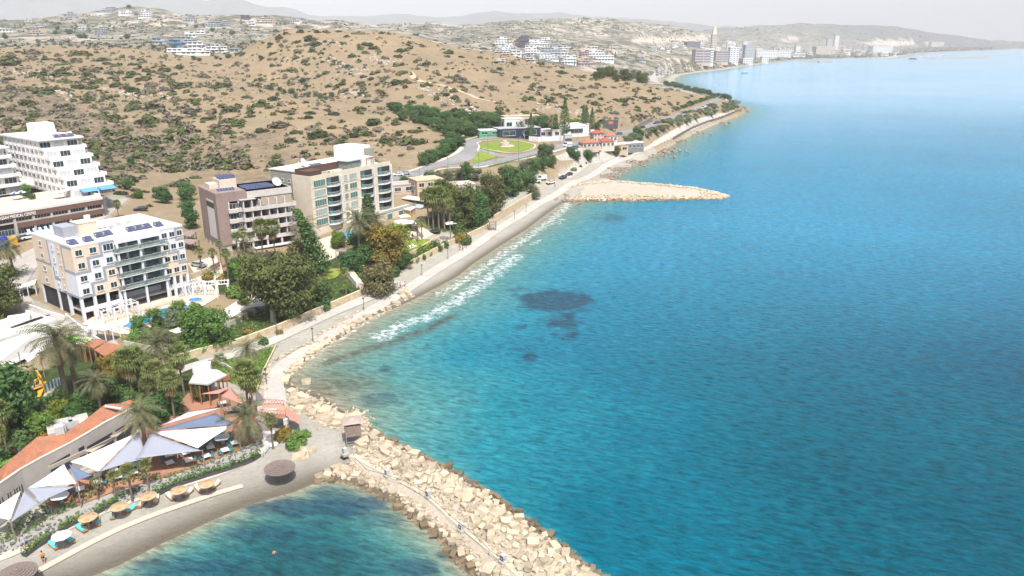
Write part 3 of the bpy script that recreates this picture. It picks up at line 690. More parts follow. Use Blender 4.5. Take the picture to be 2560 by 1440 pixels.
Z2 = """180,300,110;300,330,70;445,310,100;530,312,45;615,312,90;710,312,90;830,305,100;430,270,70;845,268,30;1050,325,110;910,360,80;1250,325,80;1590,345,70;1795,400,70;550,375,170;240,370,110;420,415,80;150,435,75;770,420,80;600,430,130;1120,430,120;1180,470,110;1475,425,50;435,500,110;560,505,80;650,530,80;985,550,110;1100,520,100;1425,560,90;1440,500,110;1570,540,50;1910,512,140;2130,490,65;1915,560,70;1690,640,110;195,520,55;150,580,80;680,610,70;780,600,80;490,640,50;370,680,120;190,648,50;700,720,90;830,680,60;900,660,110;950,735,50;1090,750,110;1150,780,90;1050,820,90;1455,725,130;1330,700,100;1440,640,90;1220,840,70;1290,825,60;1420,810,140;1540,820,80;1500,860,90;1700,845,110;850,835,110;230,775,60;380,775,80;500,780,150;590,780,40;2050,795,150;2240,905,80;2180,860,70;1930,765,100;1830,745,60;2440,720,90;2060,565,70;2280,480,110;1900,940,110;1990,970,140;1520,970,80;910,890,90;1000,895,60;1070,930,100;1110,1000,110;1220,1000,110;1375,1030,90;2000,1090,110;2120,1080,90;2430,1110,90;2200,1065,60;1640,1060,80;480,1015,90;180,970,160;50,1040,160;290,1110,110;350,1135,90;540,1115,140;490,1160,150;710,1095,100;770,1130,130;1040,1085,170;600,1080,80;250,1230,260;570,1255,200;790,1260,140;1180,1210,200;1410,1225,120;1600,1295,160;1050,1275,200;1110,1325,150;400,1305,150;650,1330,240;560,1365,150;980,1345,150;1310,1330,90;1420,1335,110;1290,1400,150;1400,1400,90;1620,1410,170;1080,1400,80;360,1400,150;850,1420,180;1800,1410,70;60,1295,160"""
Z3 = """285,630,90;330,655,120;510,710,140;255,745,80;150,765,90;235,778,55;475,760,50;800,745,100;700,800,60;850,835,60;930,870,50;1020,870,70;1090,860,60;500,860,80;600,890,100;680,925,70;800,860,130;280,865,120;420,937,100;380,975,120;210,897,60;545,950,90;640,975,60;515,975,60;350,1035,90;850,1035,140;1020,990,80;1090,1000,140;1240,960,80;1310,980,100;1440,975,110;1120,910,40;1420,935,50;1565,960,50;1740,965,90;1760,1020,120;1880,985,60;1465,1080,90;1020,1120,110;1255,1095,90;1300,1140,130;1180,985,90;1700,1060,90;1390,1290,90"""
Z5 = """160,1150;1180,290,120;1540,300,140;900,585,120;1000,690,110;1320,640,200;1180,550,150;1600,520,130;1740,580,140;1460,790,90;1330,830,170;1630,840,210;1860,820,150;1790,690,230;1950,640,130;900,440,200;800,430,190;1400,350,150;1260,740,100;920,370,100;1060,420,130;1770,460,90;1230,260,90;1700,720,90;1480,930,100;1190,800,160"""
SHR = [(a/4, b/4, w/4) for a,b,w in (map(float,q.split(',')) for q in Z1.split(';'))]
SHR += [(640+a/4, b/4, w/4) for a,b,w in (map(float,q.split(',')) for q in Z2.split(';'))]
SHR += [(1280+a/4, b/4, w/4) for a,b,w in (map(float,q.split(',')) for q in Z3.split(';'))]
SHR += [(a/4, 280+b/4, w/4) for a,b,w in (map(float,q.split(',')) for q in Z5.split(';')[1:])]
def shrub_mesh(i, leaf, n=150, ls=.16):
    c = MB(); rnd = random.Random(i)
    for k in range(rnd.randint(3,5)):
        a = rnd.uniform(0,6.28); q = rnd.uniform(.05,.30)
        leafclump(c, (math.cos(a)*q, math.sin(a)*q, .10+rnd.uniform(0,.12)), (.24,.24,rnd.uniform(.14,.26)), n//3, ls*rnd.uniform(.55,.8), fill=.55)
    leafclump(c, (0,0,.08), (.44,.40,.16), n//2, ls*.7, fill=.6)
    return c.mesh('shrub', LEAF[leaf])
SHM = [shrub_mesh(i, 'shrub') for i in range(7)] + [shrub_mesh(i+20, 'dryshrub') for i in range(3)]
def region(px, py):
    if py < 205 and px < 620: return 'on the upper plateau at the left'
    if px < 320 and py < 330: return 'on the plateau above the white stepped hotel'
    if px < 620 and py < 300: return 'in the middle of the near plateau'
    if px < 420: return 'on the slope beside the white stepped hotel'
    if px < 640: return 'on the slope behind the brown apartment block'
    if py > 250 and px < 900 and py > 240+(px-620)*.28: return 'on the near plateau behind the curved balcony block'
    if py > 255 and px < 1140 and py > 200+(px-620)*.25: return 'near the cliff edge of the near plateau'
    if px < 800 and py < 115: return 'along the crest of the large hill'
    if px < 800: return 'on the left flank of the large hill'
    if px < 1000 and py < 125: return 'below the crest of the large hill'
    if px < 1000: return 'on the rocky middle of the large hill'
    if px < 1250 and py < 160: return 'on the right shoulder of the large hill'
    if px < 1250: return 'on the lower face of the large hill'
    if px < 1420: return 'on the hillside above the white walled compound'
    if px < 1600: return 'on the hillside above the coast road'
    return 'on the headland slope above the road bend'
def shrub(px, py, wpx, grp='shrubs of the dry hills', dry=None):
    p = P(px, py + wpx*.14); w = wpx*m_per_px(p)*1.18
    dry = random.random() < .18 if dry is None else dry
    me = random.choice(SHM[7:] if dry else SHM[:7])
    o = link('shrub', me, None, p-Vector((0,0,w*.05)), random.uniform(0,6.28))
    hh = random.uniform(.45,.8)
    o.scale = (w*random.uniform(.9,1.1), w*random.uniform(.8,1.05), w*hh)
    sz = 'small' if w < 5 else 'medium' if w < 9 else 'large'
    tag(o, f"{sz} {'grey brown dry' if dry else 'tall bushy green' if hh > .68 else 'low dark green'} shrub {region(px,py)}", 'shrub', grp)
    return p, w
taken = []
for a, b, w_ in SHR:
    p, w = shrub(a, b, w_); taken.append((p.x, p.y, w))
cand = []
for i in range(60000):
    px, py = random.uniform(-250, 1780), random.uniform(76, 480)
    if len(cand) > 9000: break
    cand.append((px, py))
tk = np.array(taken)
extra = []
for px, py in cand:
    p = P(px, py); 
    if (px > 1030 and py > 334) or p.z < 11.3 or p.y > 1050 or (px > 560 and px < 1000 and py > 432): continue
    if np.min((tk[:,0]-p.x)**2+(tk[:,1]-p.y)**2) < 7: continue
    n = float(fbm(p.x/40, p.y/40, 51, 3))
    nearl = px < 620
    if random.random() > (.9 if nearl else .48)+n*.9: continue
    extra.append((p, random.uniform(.9, 3.4) if random.random() < .8 else random.uniform(3.4,6)))
extra.sort(key=lambda e: -e[1]/e[0].y)
for p, w in extra[:40]:
    dry = random.random() < .3
    o = link('shrub', random.choice(SHM[7:] if dry else SHM[:7]), None, p, random.uniform(0,6.28)); o.scale = (w*1.3,w*1.2,w)
    v = depth(p); sx = 1280+FPX*p.x/v; sy = 720-FPX*((p.y*SP+(p.z-CAMH)*CP)/v)
    tag(o, f"{'small grey brown dry' if dry else 'small rounded green'} shrub {region(sx,sy)}", 'shrub', 'shrubs of the dry hills')
def scatter(name, items, leaf, label, nl=16, ls=.3, cat='shrubs', flat=.45):
    """a mass nobody could count: one object"""
    V = []; Fc = []
    for p, w in items:
        for k in range(nl):
            d = rv(); d.z = abs(d.z)
            c = Vector((p[0]+d.x*w*.5, p[1]+d.y*w*.5, p[2]+d.z*w*flat))
            n = (d + rv()*.6 + Vector((0,0,.4))).normalized(); a = n.orthogonal().normalized(); a = Matrix.Rotation(random.uniform(0,6.28),3,n)@a; b = n.cross(a); s = w*ls*random.uniform(.6,1.2)
            o = len(V); V += [tuple(c-a*s), tuple(c-b*s*.6), tuple(c+a*s), tuple(c+b*s*.6)]; Fc.append((o,o+1,o+2,o+3))
    me = npmesh(name, V, Fc, LEAF[leaf], False); o = link(name, me); kind(o,'stuff'); return tag(o, label, cat)
scatter('scrub', [(p, w*1.2) for p, w in extra[40:] if (p.x*7+p.y*3) % 10 < 6], 'shrub', 'scattered low green scrub over the dry hills', 22, .26)
scatter('dry_scrub', [(p, w*1.2) for p, w in extra[40:] if (p.x*7+p.y*3) % 10 >= 6], 'dryshrub', 'scattered grey brown scrub over the dry hills', 22, .26)
low = []
for i in range(9000):
    px, py = random.uniform(-250, 1150), random.uniform(190, 480); p = P(px, py)
    if (px > 1030 and py > 334) or p.z < 12 or p.y > 700 or (560 < px < 1000 and py > 432): continue
    n = float(fbm(p.x/45, p.y/45, 61, 4))
    if px > 900 - (py-200)*1.2 and random.random() > .12: continue
    if random.random() < .25 + 1.5*n: low.append((p, random.uniform(.5,1.5)))
scatter('dry_ground_cover', low, 'dryshrub', 'low grey brown ground cover on the near slope', 9, .34, 'ground cover', .5)
fs = []
for i in range(9000):
    px, py = random.uniform(-200, 2540), random.uniform(22, 150); p = P(px, py)
    if p.y < 950 or p.y > 9500 or p.z < 3: continue
    if random.random() < .45+1.3*float(fbm(p.x/260, p.y/260, 77, 4)): fs.append((p, random.uniform(3,7)*max(1,p.y/2200)))
scatter('far_scrub', fs, 'far', 'far hillside scrub and trees seen as one mass', 8, .32, 'scrub', .45)
# ================================================================== ground sheets
ASPH = M('asphalt', (.20,.20,.205), .9, .15, .6, dirt=(.16,.16,.16), dscale=.1)
PATH = M('path_paving', (.34,.325,.30), .9, .12, .8, dirt=(.40,.38,.35), dscale=.15)
KERB = M('kerb_stone', (.42,.39,.34), .9, .15, 1)
LAWN = M('lawn', (.135,.19,.022), .9, .3, .5, dirt=(.17,.20,.04), dscale=.12)
PAVE = M('pale_paving', (.46,.40,.33), .9, .1, 1.2)
TERRA = M('terracotta_paving', (.30,.155,.10), .9, .2, 1.5, dirt=(.24,.13,.09), dscale=.4)
GRAV = M('white_gravel', (.47,.43,.39), .95, .12, 2)
CONC = M('concrete', (.36,.35,.33), .9, .15, .8, dirt=(.28,.27,.25), dscale=.3)
WHITE = M('white_render', (.62,.62,.62), .7, .05, .7, dirt=(.54,.53,.51), dscale=.35)
WOOD = M('brown_wood', (.26,.12,.05), .7, .3, 3)
GREYWOOD = M('weathered_wood', (.22,.18,.155), .9, .35, 3)
METAL = M('dark_metal', (.05,.05,.055), .5, .2, 2, spec=.5)
LMETAL = M('grey_metal', (.38,.39,.40), .45, .1, 2, spec=.5)
STONE = M('wall_stone', (.46,.36,.235), .95, .3, 1.4, bump=.8, dirt=(.52,.45,.33), dscale=.6)
GLASS = M('window_glass', (.025,.045,.055), .08, .5, .35, spec=.8)
GGLASS = M('green_glass', (.16,.23,.225), .1, .3, .5, spec=.6, alpha=.5)
SOLAR = M('solar_panel', (.055,.065,.12), .25, .3, 1, spec=.6)
def ribbon(name, l, w, mat, dz=.1, z=None, step=2., cross=3, kd='structure', thick=0):
    """strip of width w (m, or list of widths) along pixel polyline l, draped on the ground"""
    p = [P(a,b) if z is None else PZ(a,b,z) for a,b in l]
    ws = w if hasattr(w,'__len__') else [w]*len(p)
    Q = []; WW = []
    for i in range(len(p)-1):
        n = max(1, int((p[i+1]-p[i]).length/step))
        for k in range(n): Q.append(p[i].lerp(p[i+1], k/n)); WW.append(ws[i]+(ws[i+1]-ws[i])*k/n)
    Q.append(p[-1]); WW.append(ws[-1])
    for _ in range(4):
        Q = [Q[0]]+[(Q[i-1]+Q[i]*2+Q[i+1])/4 for i in range(1,len(Q)-1)]+[Q[-1]]
    V = []; Fc = []
    for i, q in enumerate(Q):
        t = Q[min(i+1,len(Q)-1)]-Q[max(i-1,0)]; s = Vector((t.y,-t.x,0)).normalized()
        for k in range(cross+1):
            o = q+s*WW[i]*(k/cross-.5); V.append((o.x,o.y,(Hz(o.x,o.y) if z is None else z)+dz))
    n = cross+1
    for i in range(len(Q)-1):
        for k in range(cross): Fc.append((i*n+k+1, i*n+k, (i+1)*n+k, (i+1)*n+k+1))
    mb = MB().add(V, [tuple(reversed(f)) for f in Fc])
    o = mb.build(name, mat); 
    if kd: kind(o, kd)
    return o, Q
def sheet(name, l, mat, dz=.1, z=None, cell=2.5, kd='structure', smooth_px=True):
    poly = [P(a,b) if z is None else PZ(a,b,z) for a,b in l]
    bm = bmesh.new(); vs = [bm.verts.new((p.x,p.y,0)) for p in poly]; bm.faces.new(vs)
    bmesh.ops.triangulate(bm, faces=bm.faces[:])
    for _ in range(6):
        e = [e for e in bm.edges if e.calc_length() > cell]
        if not e or z is not None: break
        bmesh.ops.subdivide_edges(bm, edges=e, cuts=1); bmesh.ops.triangulate(bm, faces=bm.faces[:])
    for v in bm.verts: v.co.z = (Hz(v.co.x,v.co.y) if z is None else z)+dz
    bm.normal_update()
    for f in bm.faces:
        if f.normal.z < 0: f.normal_flip()
    me = bpy.data.meshes.new(name); bm.to_mesh(me); bm.free(); me.materials.append(mat)
    o = link(name, me)
    if kd: kind(o, kd)
    return o
def arc(cx, cy, rx, ry, a0=0, a1=360, n=28): return [(cx+rx*math.cos(math.radians(a0+(a1-a0)*i/n)), cy-ry*math.sin(math.radians(a0+(a1-a0)*i/n))) for i in range(n+(a1-a0 < 360))]
# promenade along the beach, the lower cove path, garden walks
ribbon('promenade', [(690,1010),(682,960),(690,930),(715,905),(760,880),(800,855),(860,815),(920,780),(980,748),(1030,715),(1090,675),(1150,640),(1200,605),(1250,570),(1300,540),(1350,507),(1400,480),(1450,452),(1500,425),(1545,402),(1600,380),(1640,360),(1680,338),(1720,318),(1760,302),(1800,288),(1840,276)],
       [4.2,3.6,3.4,3.2,3.2,3,3,3.2,3.4,3.4,3.5,3.5,3.5,3.5,3.5,4,4,4.2,4.2,4.2,4,3.6,3.6,3.6,3.6,3.6,3.6], PATH, .12)
ribbon('garden_path', [(400,945),(480,912),(560,896),(640,872),(720,836),(800,797),(860,770),(920,745),(960,728),(1000,705)], [2.2,2.4,2.6,2.6,2.8,3,3.2,3.6,4,4], PATH, .14)
ribbon('boardwalk', [(95,1430),(150,1400),(220,1362),(300,1322),(400,1282),(480,1256),(545,1233),(607,1216)], 1.0, M('pink_boardwalk',(.50,.35,.29),.9,.15,3), .16, step=1.2)
ribbon('cove_path', [(-20,1400),(60,1372),(150,1328),(260,1275),(380,1232),(480,1205),(580,1172),(640,1140),(672,1112),(684,1085)], [2,1.8,1.7,1.6,1.5,1.5,1.6,1.8,2.2,2.6], M('sandy_path',(.41,.37,.31),.95,.15,1), .12, step=1.2)
sheet('white_ramp', [(655,1078),(700,1078),(704,1100),(690,1118),(672,1120),(660,1100)], M('white_paving',(.55,.54,.53),.85,.08,1), .16)
# coast road with roundabout
ROADL = [(960,452),(1010,438),(1060,424),(1110,408),(1150,393),(1180,378),(1178,366),(1172,356)]
ribbon('road', ROADL, [8,8,8,9,10,9,8,8], ASPH, .10)
ribbon('road', [(1172,357),(1185,349),(1220,344),(1280,342.5),(1340,345),(1385,352),(1420,356)], [8,8,7,7,7,7,8], ASPH, .11)
ribbon('road', [(1120,418),(1180,414),(1240,404),(1300,392),(1350,380),(1400,368),(1440,357),(1480,349),(1540,337),(1590,324),(1640,308),(1690,290),(1730,276),(1760,265),(1785,254),(1797,246),(1790,240),(1775,236),(1750,232)], [8,9,9,9,9,9,9,9,9,9,9,9,9,9,9,9,8,8,8], ASPH, .12)
ribbon('road', [(1195,374),(1230,384),(1270,391),(1310,390)], 5, ASPH, .105)
ribbon('road', [(1640,206),(1632,196),(1640,188),(1660,178),(1680,170)], 12, M('far_road',(.30,.29,.28),.9,.1,.3), .3, step=8)
ribbon('pavement', [(1020,450),(1080,430),(1130,420),(1200,420),(1260,408),(1320,396),(1380,381),(1420,370)], 2.0, KERB, .22)
ribbon('pavement', [(985,436),(1060,415),(1110,398),(1140,385),(1158,368),(1155,356),(1168,347),(1200,340),(1280,338),(1360,342)], 2.2, KERB, .22)
ribbon('kerb', [(1194,378),(1199,367),(1192,358),(1205,352),(1250,350.5),(1300,352),(1340,362),(1335,372),(1310,381),(1280,383),(1240,379),(1205,372)], .9, KERB, .26)
sheet('grass_island', arc(1268,367,72,14.8), LAWN, .22)
sheet('grass_island', [(1196,382),(1215,384),(1248,391),(1215,402),(1180,412),(1182,400)], LAWN, .24)
for a,b in [((1200,409),(1240,400)),((1260,396),(1310,385)),((1330,380),(1380,368))]: pass
sheet('car_park', [(1385,392),(1440,372),(1500,362),(1550,372),(1560,385),(1520,400),(1470,412),(1450,430),(1420,445),(1395,440),(1420,420),(1440,400),(1400,402)], M('grey_gravel',(.33,.315,.285),.95,.15,.8,dirt=(.38,.36,.32)), .10)
ribbon('dirt_track', [(1025,180),(1032,192),(1046,202),(1080,208),(1120,219),(1160,232),(1190,246),(1230,254),(1270,259)], [4,5,4,2.5,2.5,2.5,2.5,2.5,2], M('track_soil',(.40,.31,.20),.95,.1,.4), .2)
sheet('street', [(0,655),(45,640),(150,585),(270,505),(325,495),(300,520),(190,600),(90,670),(60,720),(90,765),(210,815),(290,850),(300,870),(170,830),(60,790),(40,720),(0,700)], M('street_paving',(.30,.28,.25),.9,.12,.5,dirt=(.36,.33,.29),dscale=.1), .12)
sheet('terrace_paving', [(110,1262),(200,1200),(330,1110),(400,1050),(470,985),(560,975),(650,1010),(668,1060),(640,1105),(560,1150),(430,1190),(300,1225),(180,1272)], TERRA, .16)
sheet('pool_terrace', [(205,812),(260,775),(330,745),(400,722),(470,704),(530,716),(550,740),(510,765),(450,782),(400,805),(340,838),(300,836)], PAVE, .14)
sheet('garden_terrace', [(498,704),(470,660),(540,640),(560,690),(548,712)], PAVE, .15)
sheet('gravel_walk', [(560,775),(590,755),(640,725),(665,735),(660,765),(620,772),(580,795),(500,820),(440,835),(420,828),(500,800),(540,790)], GRAV, .15)
sheet('pool_terrace', [(690,640),(760,610),(830,590),(860,600),(850,640),(800,662),(740,668)], PAVE, .13)
sheet('pool_terrace', [(990,575),(1040,560),(1085,585),(1060,600),(1020,605)], PAVE, .13)
sheet('lawn', [(1000,640),(1015,600),(1060,598),(1085,600),(1070,615),(1010,645)], LAWN, .16)
sheet('lawn', [(795,690),(830,672),(860,675),(840,695),(800,705)], LAWN, .15)
POOL = M('pool_water', (.02,.22,.30), .05, .2, .8, spec=.5, bump=.1, bscale=3)
BPOOL = M('blue_pool_water', (.03,.17,.42), .05, .2, .8, spec=.5)
def pool(name, l, label, mat):
    a = [P(*q) for q in l]; z = sum(p.z for p in a)/len(a)
    o = Vector((sum(p.x for p in a)/len(a), sum(p.y for p in a)/len(a), z))
    t = thing(name, label, 'pool', o)
    big = [(o.x+(p.x-o.x)*1.07, o.y+(p.y-o.y)*1.07) for p in a]
    MB().prism([(x-o.x,y-o.y) for x,y in big], -.4, .34).build('coping', PAVE, t)
    MB().prism([(p.x-o.x,p.y-o.y) for p in a], .30, .36).build('water', mat, t)
pool('swimming_pool', [(310,818),(330,802),(400,775),(450,757),(478,770),(440,790),(380,810),(325,826)], 'long turquoise swimming pool before the grey and beige patterned apartments', POOL)
pool('paddling_pool', arc(489,752,17,6,n=14), 'small round blue pool at the end of the long turquoise pool', BPOOL)
pool('jacuzzi', arc(320,818,12,5,n=12), 'round blue whirlpool at the near end of the long pool', BPOOL)
pool('swimming_pool', [(842,585),(868,572),(905,590),(880,608)], 'turquoise pool behind the palms of the curved balcony block', POOL)
# ------------------------------------------------------------------ long stone walls
def wall_line(name, l, h, th, mat, label, cat='wall', base=-.6, grp=None, cap=None, zpx=None):
    p = [P(a,b) for a,b in l]; o = p[0].copy(); mb = MB(); k = MB()
    hs_ = h if hasattr(h,'__len__') else [h]*len(p)
    for i in range(len(p)-1):
        n = max(1,int((p[i+1]-p[i]).length/3))
        for j in range(n):
            a = p[i].lerp(p[i+1], j/n); b = p[i].lerp(p[i+1], (j+1)/n); a.z = Hz(a.x,a.y); b.z = Hz(b.x,b.y)
            s = Vector((-(b-a).y,(b-a).x,0)).normalized()*th; ha = hs_[i]+(hs_[i+1]-hs_[i])*j/n; hb = hs_[i]+(hs_[i+1]-hs_[i])*(j+1)/n
            U = Vector((0,0,1))
            q = [a+U*base, b+U*base, b+s+U*base, a+s+U*base, a+U*ha, b+U*hb, b+s+U*hb, a+s+U*ha]
            mb.add([v-o for v in q], [(4,5,6,7),(0,1,5,4),(2,3,7,6)]+([(3,0,4,7)] if i==0 and j==0 else [])+([(1,2,6,5)] if i==len(p)-2 and j==n-1 else []))
            if cap:
                s2 = s*1.12; e = s*-.06
                q = [v-o for v in (a+e+U*ha, b+e+U*hb, b+s2+U*hb, a+s2+U*ha, a+e+U*(ha+.1), b+e+U*(hb+.1), b+s2+U*(hb+.1), a+s2+U*(ha+.1))]
                k.add(q, [(4,5,6,7),(0,1,5,4),(2,3,7,6),(3,0,4,7),(1,2,6,5)])
    if cap:
        t = thing(name, label, cat, o, 0, grp); mb.build('wall', mat, t); k.build('coping', cap, t); return t
    r = mb.build(name, mat, None, o); return tag(r, label, cat, grp)
wall_line('stone_wall', [(a,b) for a,b,_ in WALL_PX], [1.3,1.5,1.6,1.6,1.6,1.5,1.5,1.4], .5, STONE, 'long honey coloured stone wall below the green slope along the promenade', cap=M('stone_coping',(.50,.42,.30),.95,.2,1.5))
wall_line('garden_wall', [(1018,672),(1060,650),(1100,628),(1130,612),(1160,600)], 1.8, .5, STONE, 'stone retaining wall beside the beach below the round bushes')
wall_line('garden_wall', [(1012,650),(1050,628),(1085,606),(1100,600)], 1.3, .4, STONE, 'upper stone wall holding the small lawn with white sunbeds')
wall_line('garden_wall', [(1165,600),(1215,575),(1228,568)], 1.8, .5, STONE, 'stone wall below the flowering hedge near the wooden arch')
wall_line('garden_wall', [(1238,558),(1290,525),(1330,500),(1350,488)], 3.0, .6, STONE, 'high stone wall along the beach below the white railing')
wall_line('garden_wall', [(430,905),(480,868),(520,850)], .9, .3, CONC, 'low pale wall at the lower edge of the hotel garden hedge')
wall_line('garden_wall', [(310,862),(360,872),(430,882)], .9, .3, CONC, 'low pale wall beside the terracotta roofed pergolas')
wall_line('garden_wall', [(565,818),(620,790),(665,772)], .9, .35, CONC, 'pale garden wall at the top of the green slope beside the white gravel walk')
wall_line('garden_wall', [(640,990),(650,960),(660,930),(685,880),(692,864)], .45, .25, STONE, 'low stone kerb wall round the lawn by the curving promenade')
wall_line('garden_wall', [(520,905),(560,915),(600,940),(612,950)], .6, .3, CONC, 'short curved pale wall on the lawn by the grey roofed bar')
wall_line('boundary_wall', [(165,800),(215,842),(255,868),(300,886)], 1.5, .3, WHITE, 'white stepped boundary wall beside the patterned apartments')
wall_line('boundary_wall', [(65,768),(110,785),(160,800)], 1.0, .3, WHITE, 'white notched wall in front of the parking level')
wall_line('boundary_wall', [(480,700),(520,684),(550,668),(556,700)], 1.6, .4, M('beige_render',(.45,.37,.29),.9,.1,.6), 'beige wall of the raised drive with the silver car')
wall_line('boundary_wall', [(1180,460),(1230,480)], 1.2, .3, M('pink_stone',(.42,.31,.26),.9,.2,1), 'pinkish low wall on the waste ground by the villas')
wall_line('road_wall', [(1590,328),(1610,315),(1632,303)], 3.5, .8, M('dark_stone',(.20,.165,.14),.95,.3,.8,bump=.6), 'dark stone retaining wall beside the coast road bend')
wall_line('white_wall', [(1322,352),(1345,354),(1380,353),(1420,349)], 2.6, .3, WHITE, 'long white wall in front of the compound beside the roundabout')
wall_line('white_wall', [(1420,345),(1450,331),(1460,318)], 3.2, .3, WHITE, 'white wall beside the two tall conifers and parked vans')
wall_line('ramp_wall', [(1497,428),(1520,414),(1548,398)], 1.5, .5, WHITE, 'white painted ramp wall with an orange stripe above the coast path')
wall_line('sea_wall', [(1684,350),(1702,338),(1732,322),(1772,306),(1812,294),(1852,280),(1862,270)], 1.6, .8, M('sea_wall_stone',(.13,.11,.10),.95,.35,.5,bump=.7), 'dark sea wall round the headland path', base=-4)
# rubble embankment and planter hedges of the beach restaurant
def rubble():
    up = [(0,1372),(60,1348),(200,1290),(300,1245),(400,1213),(520,1168),(600,1138),(652,1104)]
    lo = [(0,1392),(65,1372),(215,1305),(310,1262),(405,1232),(530,1190),(612,1158),(664,1120)]
    o = P(300,1255); t = thing('rubble_wall', 'sloping wall of dark rubble stones set in pale mortar below the restaurant terrace', 'wall', o)
    b = MB(); s = MB()
    for i in range(len(up)-1):
        a0, a1, c0, c1 = P(*up[i]), P(*up[i+1]), P(*lo[i]), P(*lo[i+1])
        a0.z += .75; a1.z += .75; c0.z -= .1; c1.z -= .1
        b.quad(c0-o, c1-o, a1-o, a0-o)
        n = int((c1-c0).length*14)
        for k in range(n):
            u, v = random.random(), random.random()
            p = c0.lerp(c1,u).lerp(a0.lerp(a1,u), v)-o; r = random.uniform(.13,.26)
            R = Euler((random.random()*3,random.random()*3,random.random()*3)).to_matrix()
            s.mat(random.choice((0,0,0,1))).cbox(p, (r*1.6,r*1.2,r), M3=R)
    b.build('mortar_face', M('mortar',(.22,.215,.195),.95,.2,2), t)
    s.build('stones', [M('rubble_dark',(.10,.115,.11),.85,.4,3), M('rubble_pale',(.24,.245,.23),.9,.3,3)], t)
rubble()
def hedge(l, h, w, leaf, label, box=True, grp=None, dens=1., base_dz=0):
    p = [P(a,b) for a,b in l]; o = p[0].copy(); c = MB(); q = MB()
    for i in range(len(p)-1):
        L = (p[i+1]-p[i]).length; n = max(2,int(L/(w*.55)))
        for k in range(n):
            a = p[i].lerp(p[i+1],(k+.5)/n); a.z = Hz(a.x,a.y)+base_dz+(.45 if box else 0)
            leafclump(c, a-o+Vector((random.uniform(-.1,.1)*w,random.uniform(-.1,.1)*w,h*.5)), (w*.62,w*.62,h*.58*random.uniform(.8,1.1)), int(34*dens), .13+.05*w, fill=.6)
        if box:
            d = (p[i+1]-p[i]).normalized(); s = Vector((d.y,-d.x,0))*w*.5
            a, b = p[i].copy(), p[i+1].copy(); a.z, b.z = Hz(a.x,a.y), Hz(b.x,b.y); U = Vector((0,0,.5))
            q.add([v-o for v in (a-s,b-s,b+s,a+s,a-s+U,b-s+U,b+s+U,a+s+U)], [(4,5,6,7),(0,1,5,4),(1,2,6,5),(2,3,7,6),(3,0,4,7)])
    if box:
        t = thing('planter_hedge', label, 'hedge', o, 0, grp); q.build('planter_box', METAL, t); c.build('foliage', LEAF[leaf], t); return t
    return tag(c.build('hedge', LEAF[leaf], None, o), label, 'hedge', grp)
hedge([(60,1392),(95,1366),(132,1344)], .9, .8, 'mid', 'planter hedge in a dark box nearest the orange shirted man')
hedge([(150,1330),(175,1316),(205,1300)], .8, .8, 'mid', 'planter hedge in a dark box above the white parasol')
hedge([(240,1286),(265,1272),(295,1256)], .8, .8, 'mid', 'planter hedge in a dark box left of the palm trunks')
hedge([(300,1250),(330,1238),(350,1232)], .8, .8, 'dark', 'short dark planter hedge between two slim palms')
hedge([(385,1240),(450,1212),(520,1190),(580,1172),(630,1152),(648,1140)], .9, .9, 'mid', 'long planter hedge in a dark box behind the cream sunbeds')
hedge([(10,1335),(60,1310),(110,1280)], 1.2, 2.4, 'dark', 'dark planting under the two leftmost shade sails', False)
hedge([(0,1360),(40,1345),(90,1318),(130,1290)], 1.1, 1.8, 'mid', 'leafy planting below the two leftmost shade sails', False)
hedge([(140,1285),(200,1255),(250,1228),(290,1210)], 1.0, 1.6, 'dark', 'dark leafy planting between rubble wall and dining tables at the left', False)
hedge([(300,1210),(340,1200),(400,1195)], .8, 1.4, 'dark', 'dark planting by the slim palms above the rubble wall', False)
hedge([(415,1195),(450,1186),(505,1172)], .6, 1.0, 'mid', 'clipped green hedge blocks before the middle dining tables', False)
hedge([(510,1165),(545,1155),(560,1150)], .6, 1.0, 'mid', 'clipped green hedge block before the rightmost square tables', False)
hedge([(565,1150),(600,1132),(625,1112)], .9, 1.6, 'mid', 'green bushes at the right end of the dining terrace', False)
hedge([(310,850),(345,862),(400,872),(430,872)], 1.6, 2.0, 'bright', 'bright green hedge at the near end of the pool garden', False)
hedge([(450,868),(490,846),(515,830)], 1.4, 1.8, 'bright', 'bright green hedge behind the purple bush in the pool garden', False)
hedge([(1015,560),(1045,566),(1070,575)], 1.6, 1.6, 'bright', 'bright green clipped hedge behind the big white parasols', False)
hedge([(1070,570),(1110,580),(1135,583)], 1.6, 1.6, 'mid', 'clipped green hedge beside the round black trampoline', False)
hedge([(1165,590),(1200,575),(1225,560)], 2.0, 3.0, 'mid', 'flowering hedge bank above the stone wall by the wooden arch', False)
hedge([(1236,343),(1270,341),(1300,341),(1322,343)], 3.2, 3.0, 'dark', 'tall dark hedge behind the roundabout lawn', False)
hedge([(1216,343),(1232,343)], 3.0, 3.0, 'dark', 'short hedge at the left end of the dark roundabout hedge', False)
hedge([(1222,418),(1260,409),(1300,399),(1340,389)], .7, 1.0, 'mid', 'low verge hedge along the road below the roundabout', False)
hedge([(50,735),(80,722)], 1.5, 2, 'dark', 'dark hedge beside the open garage at the left', False)
hedge([(10,672),(45,690),(75,680)], 2.4, 2.2, 'dark', 'tall dark clipped hedge left of the patterned apartments', False)
hedge([(505,690),(530,684),(545,694)], 1.6, 2.2, 'mid', 'rounded green hedge below the slim palms of the brown block', False)
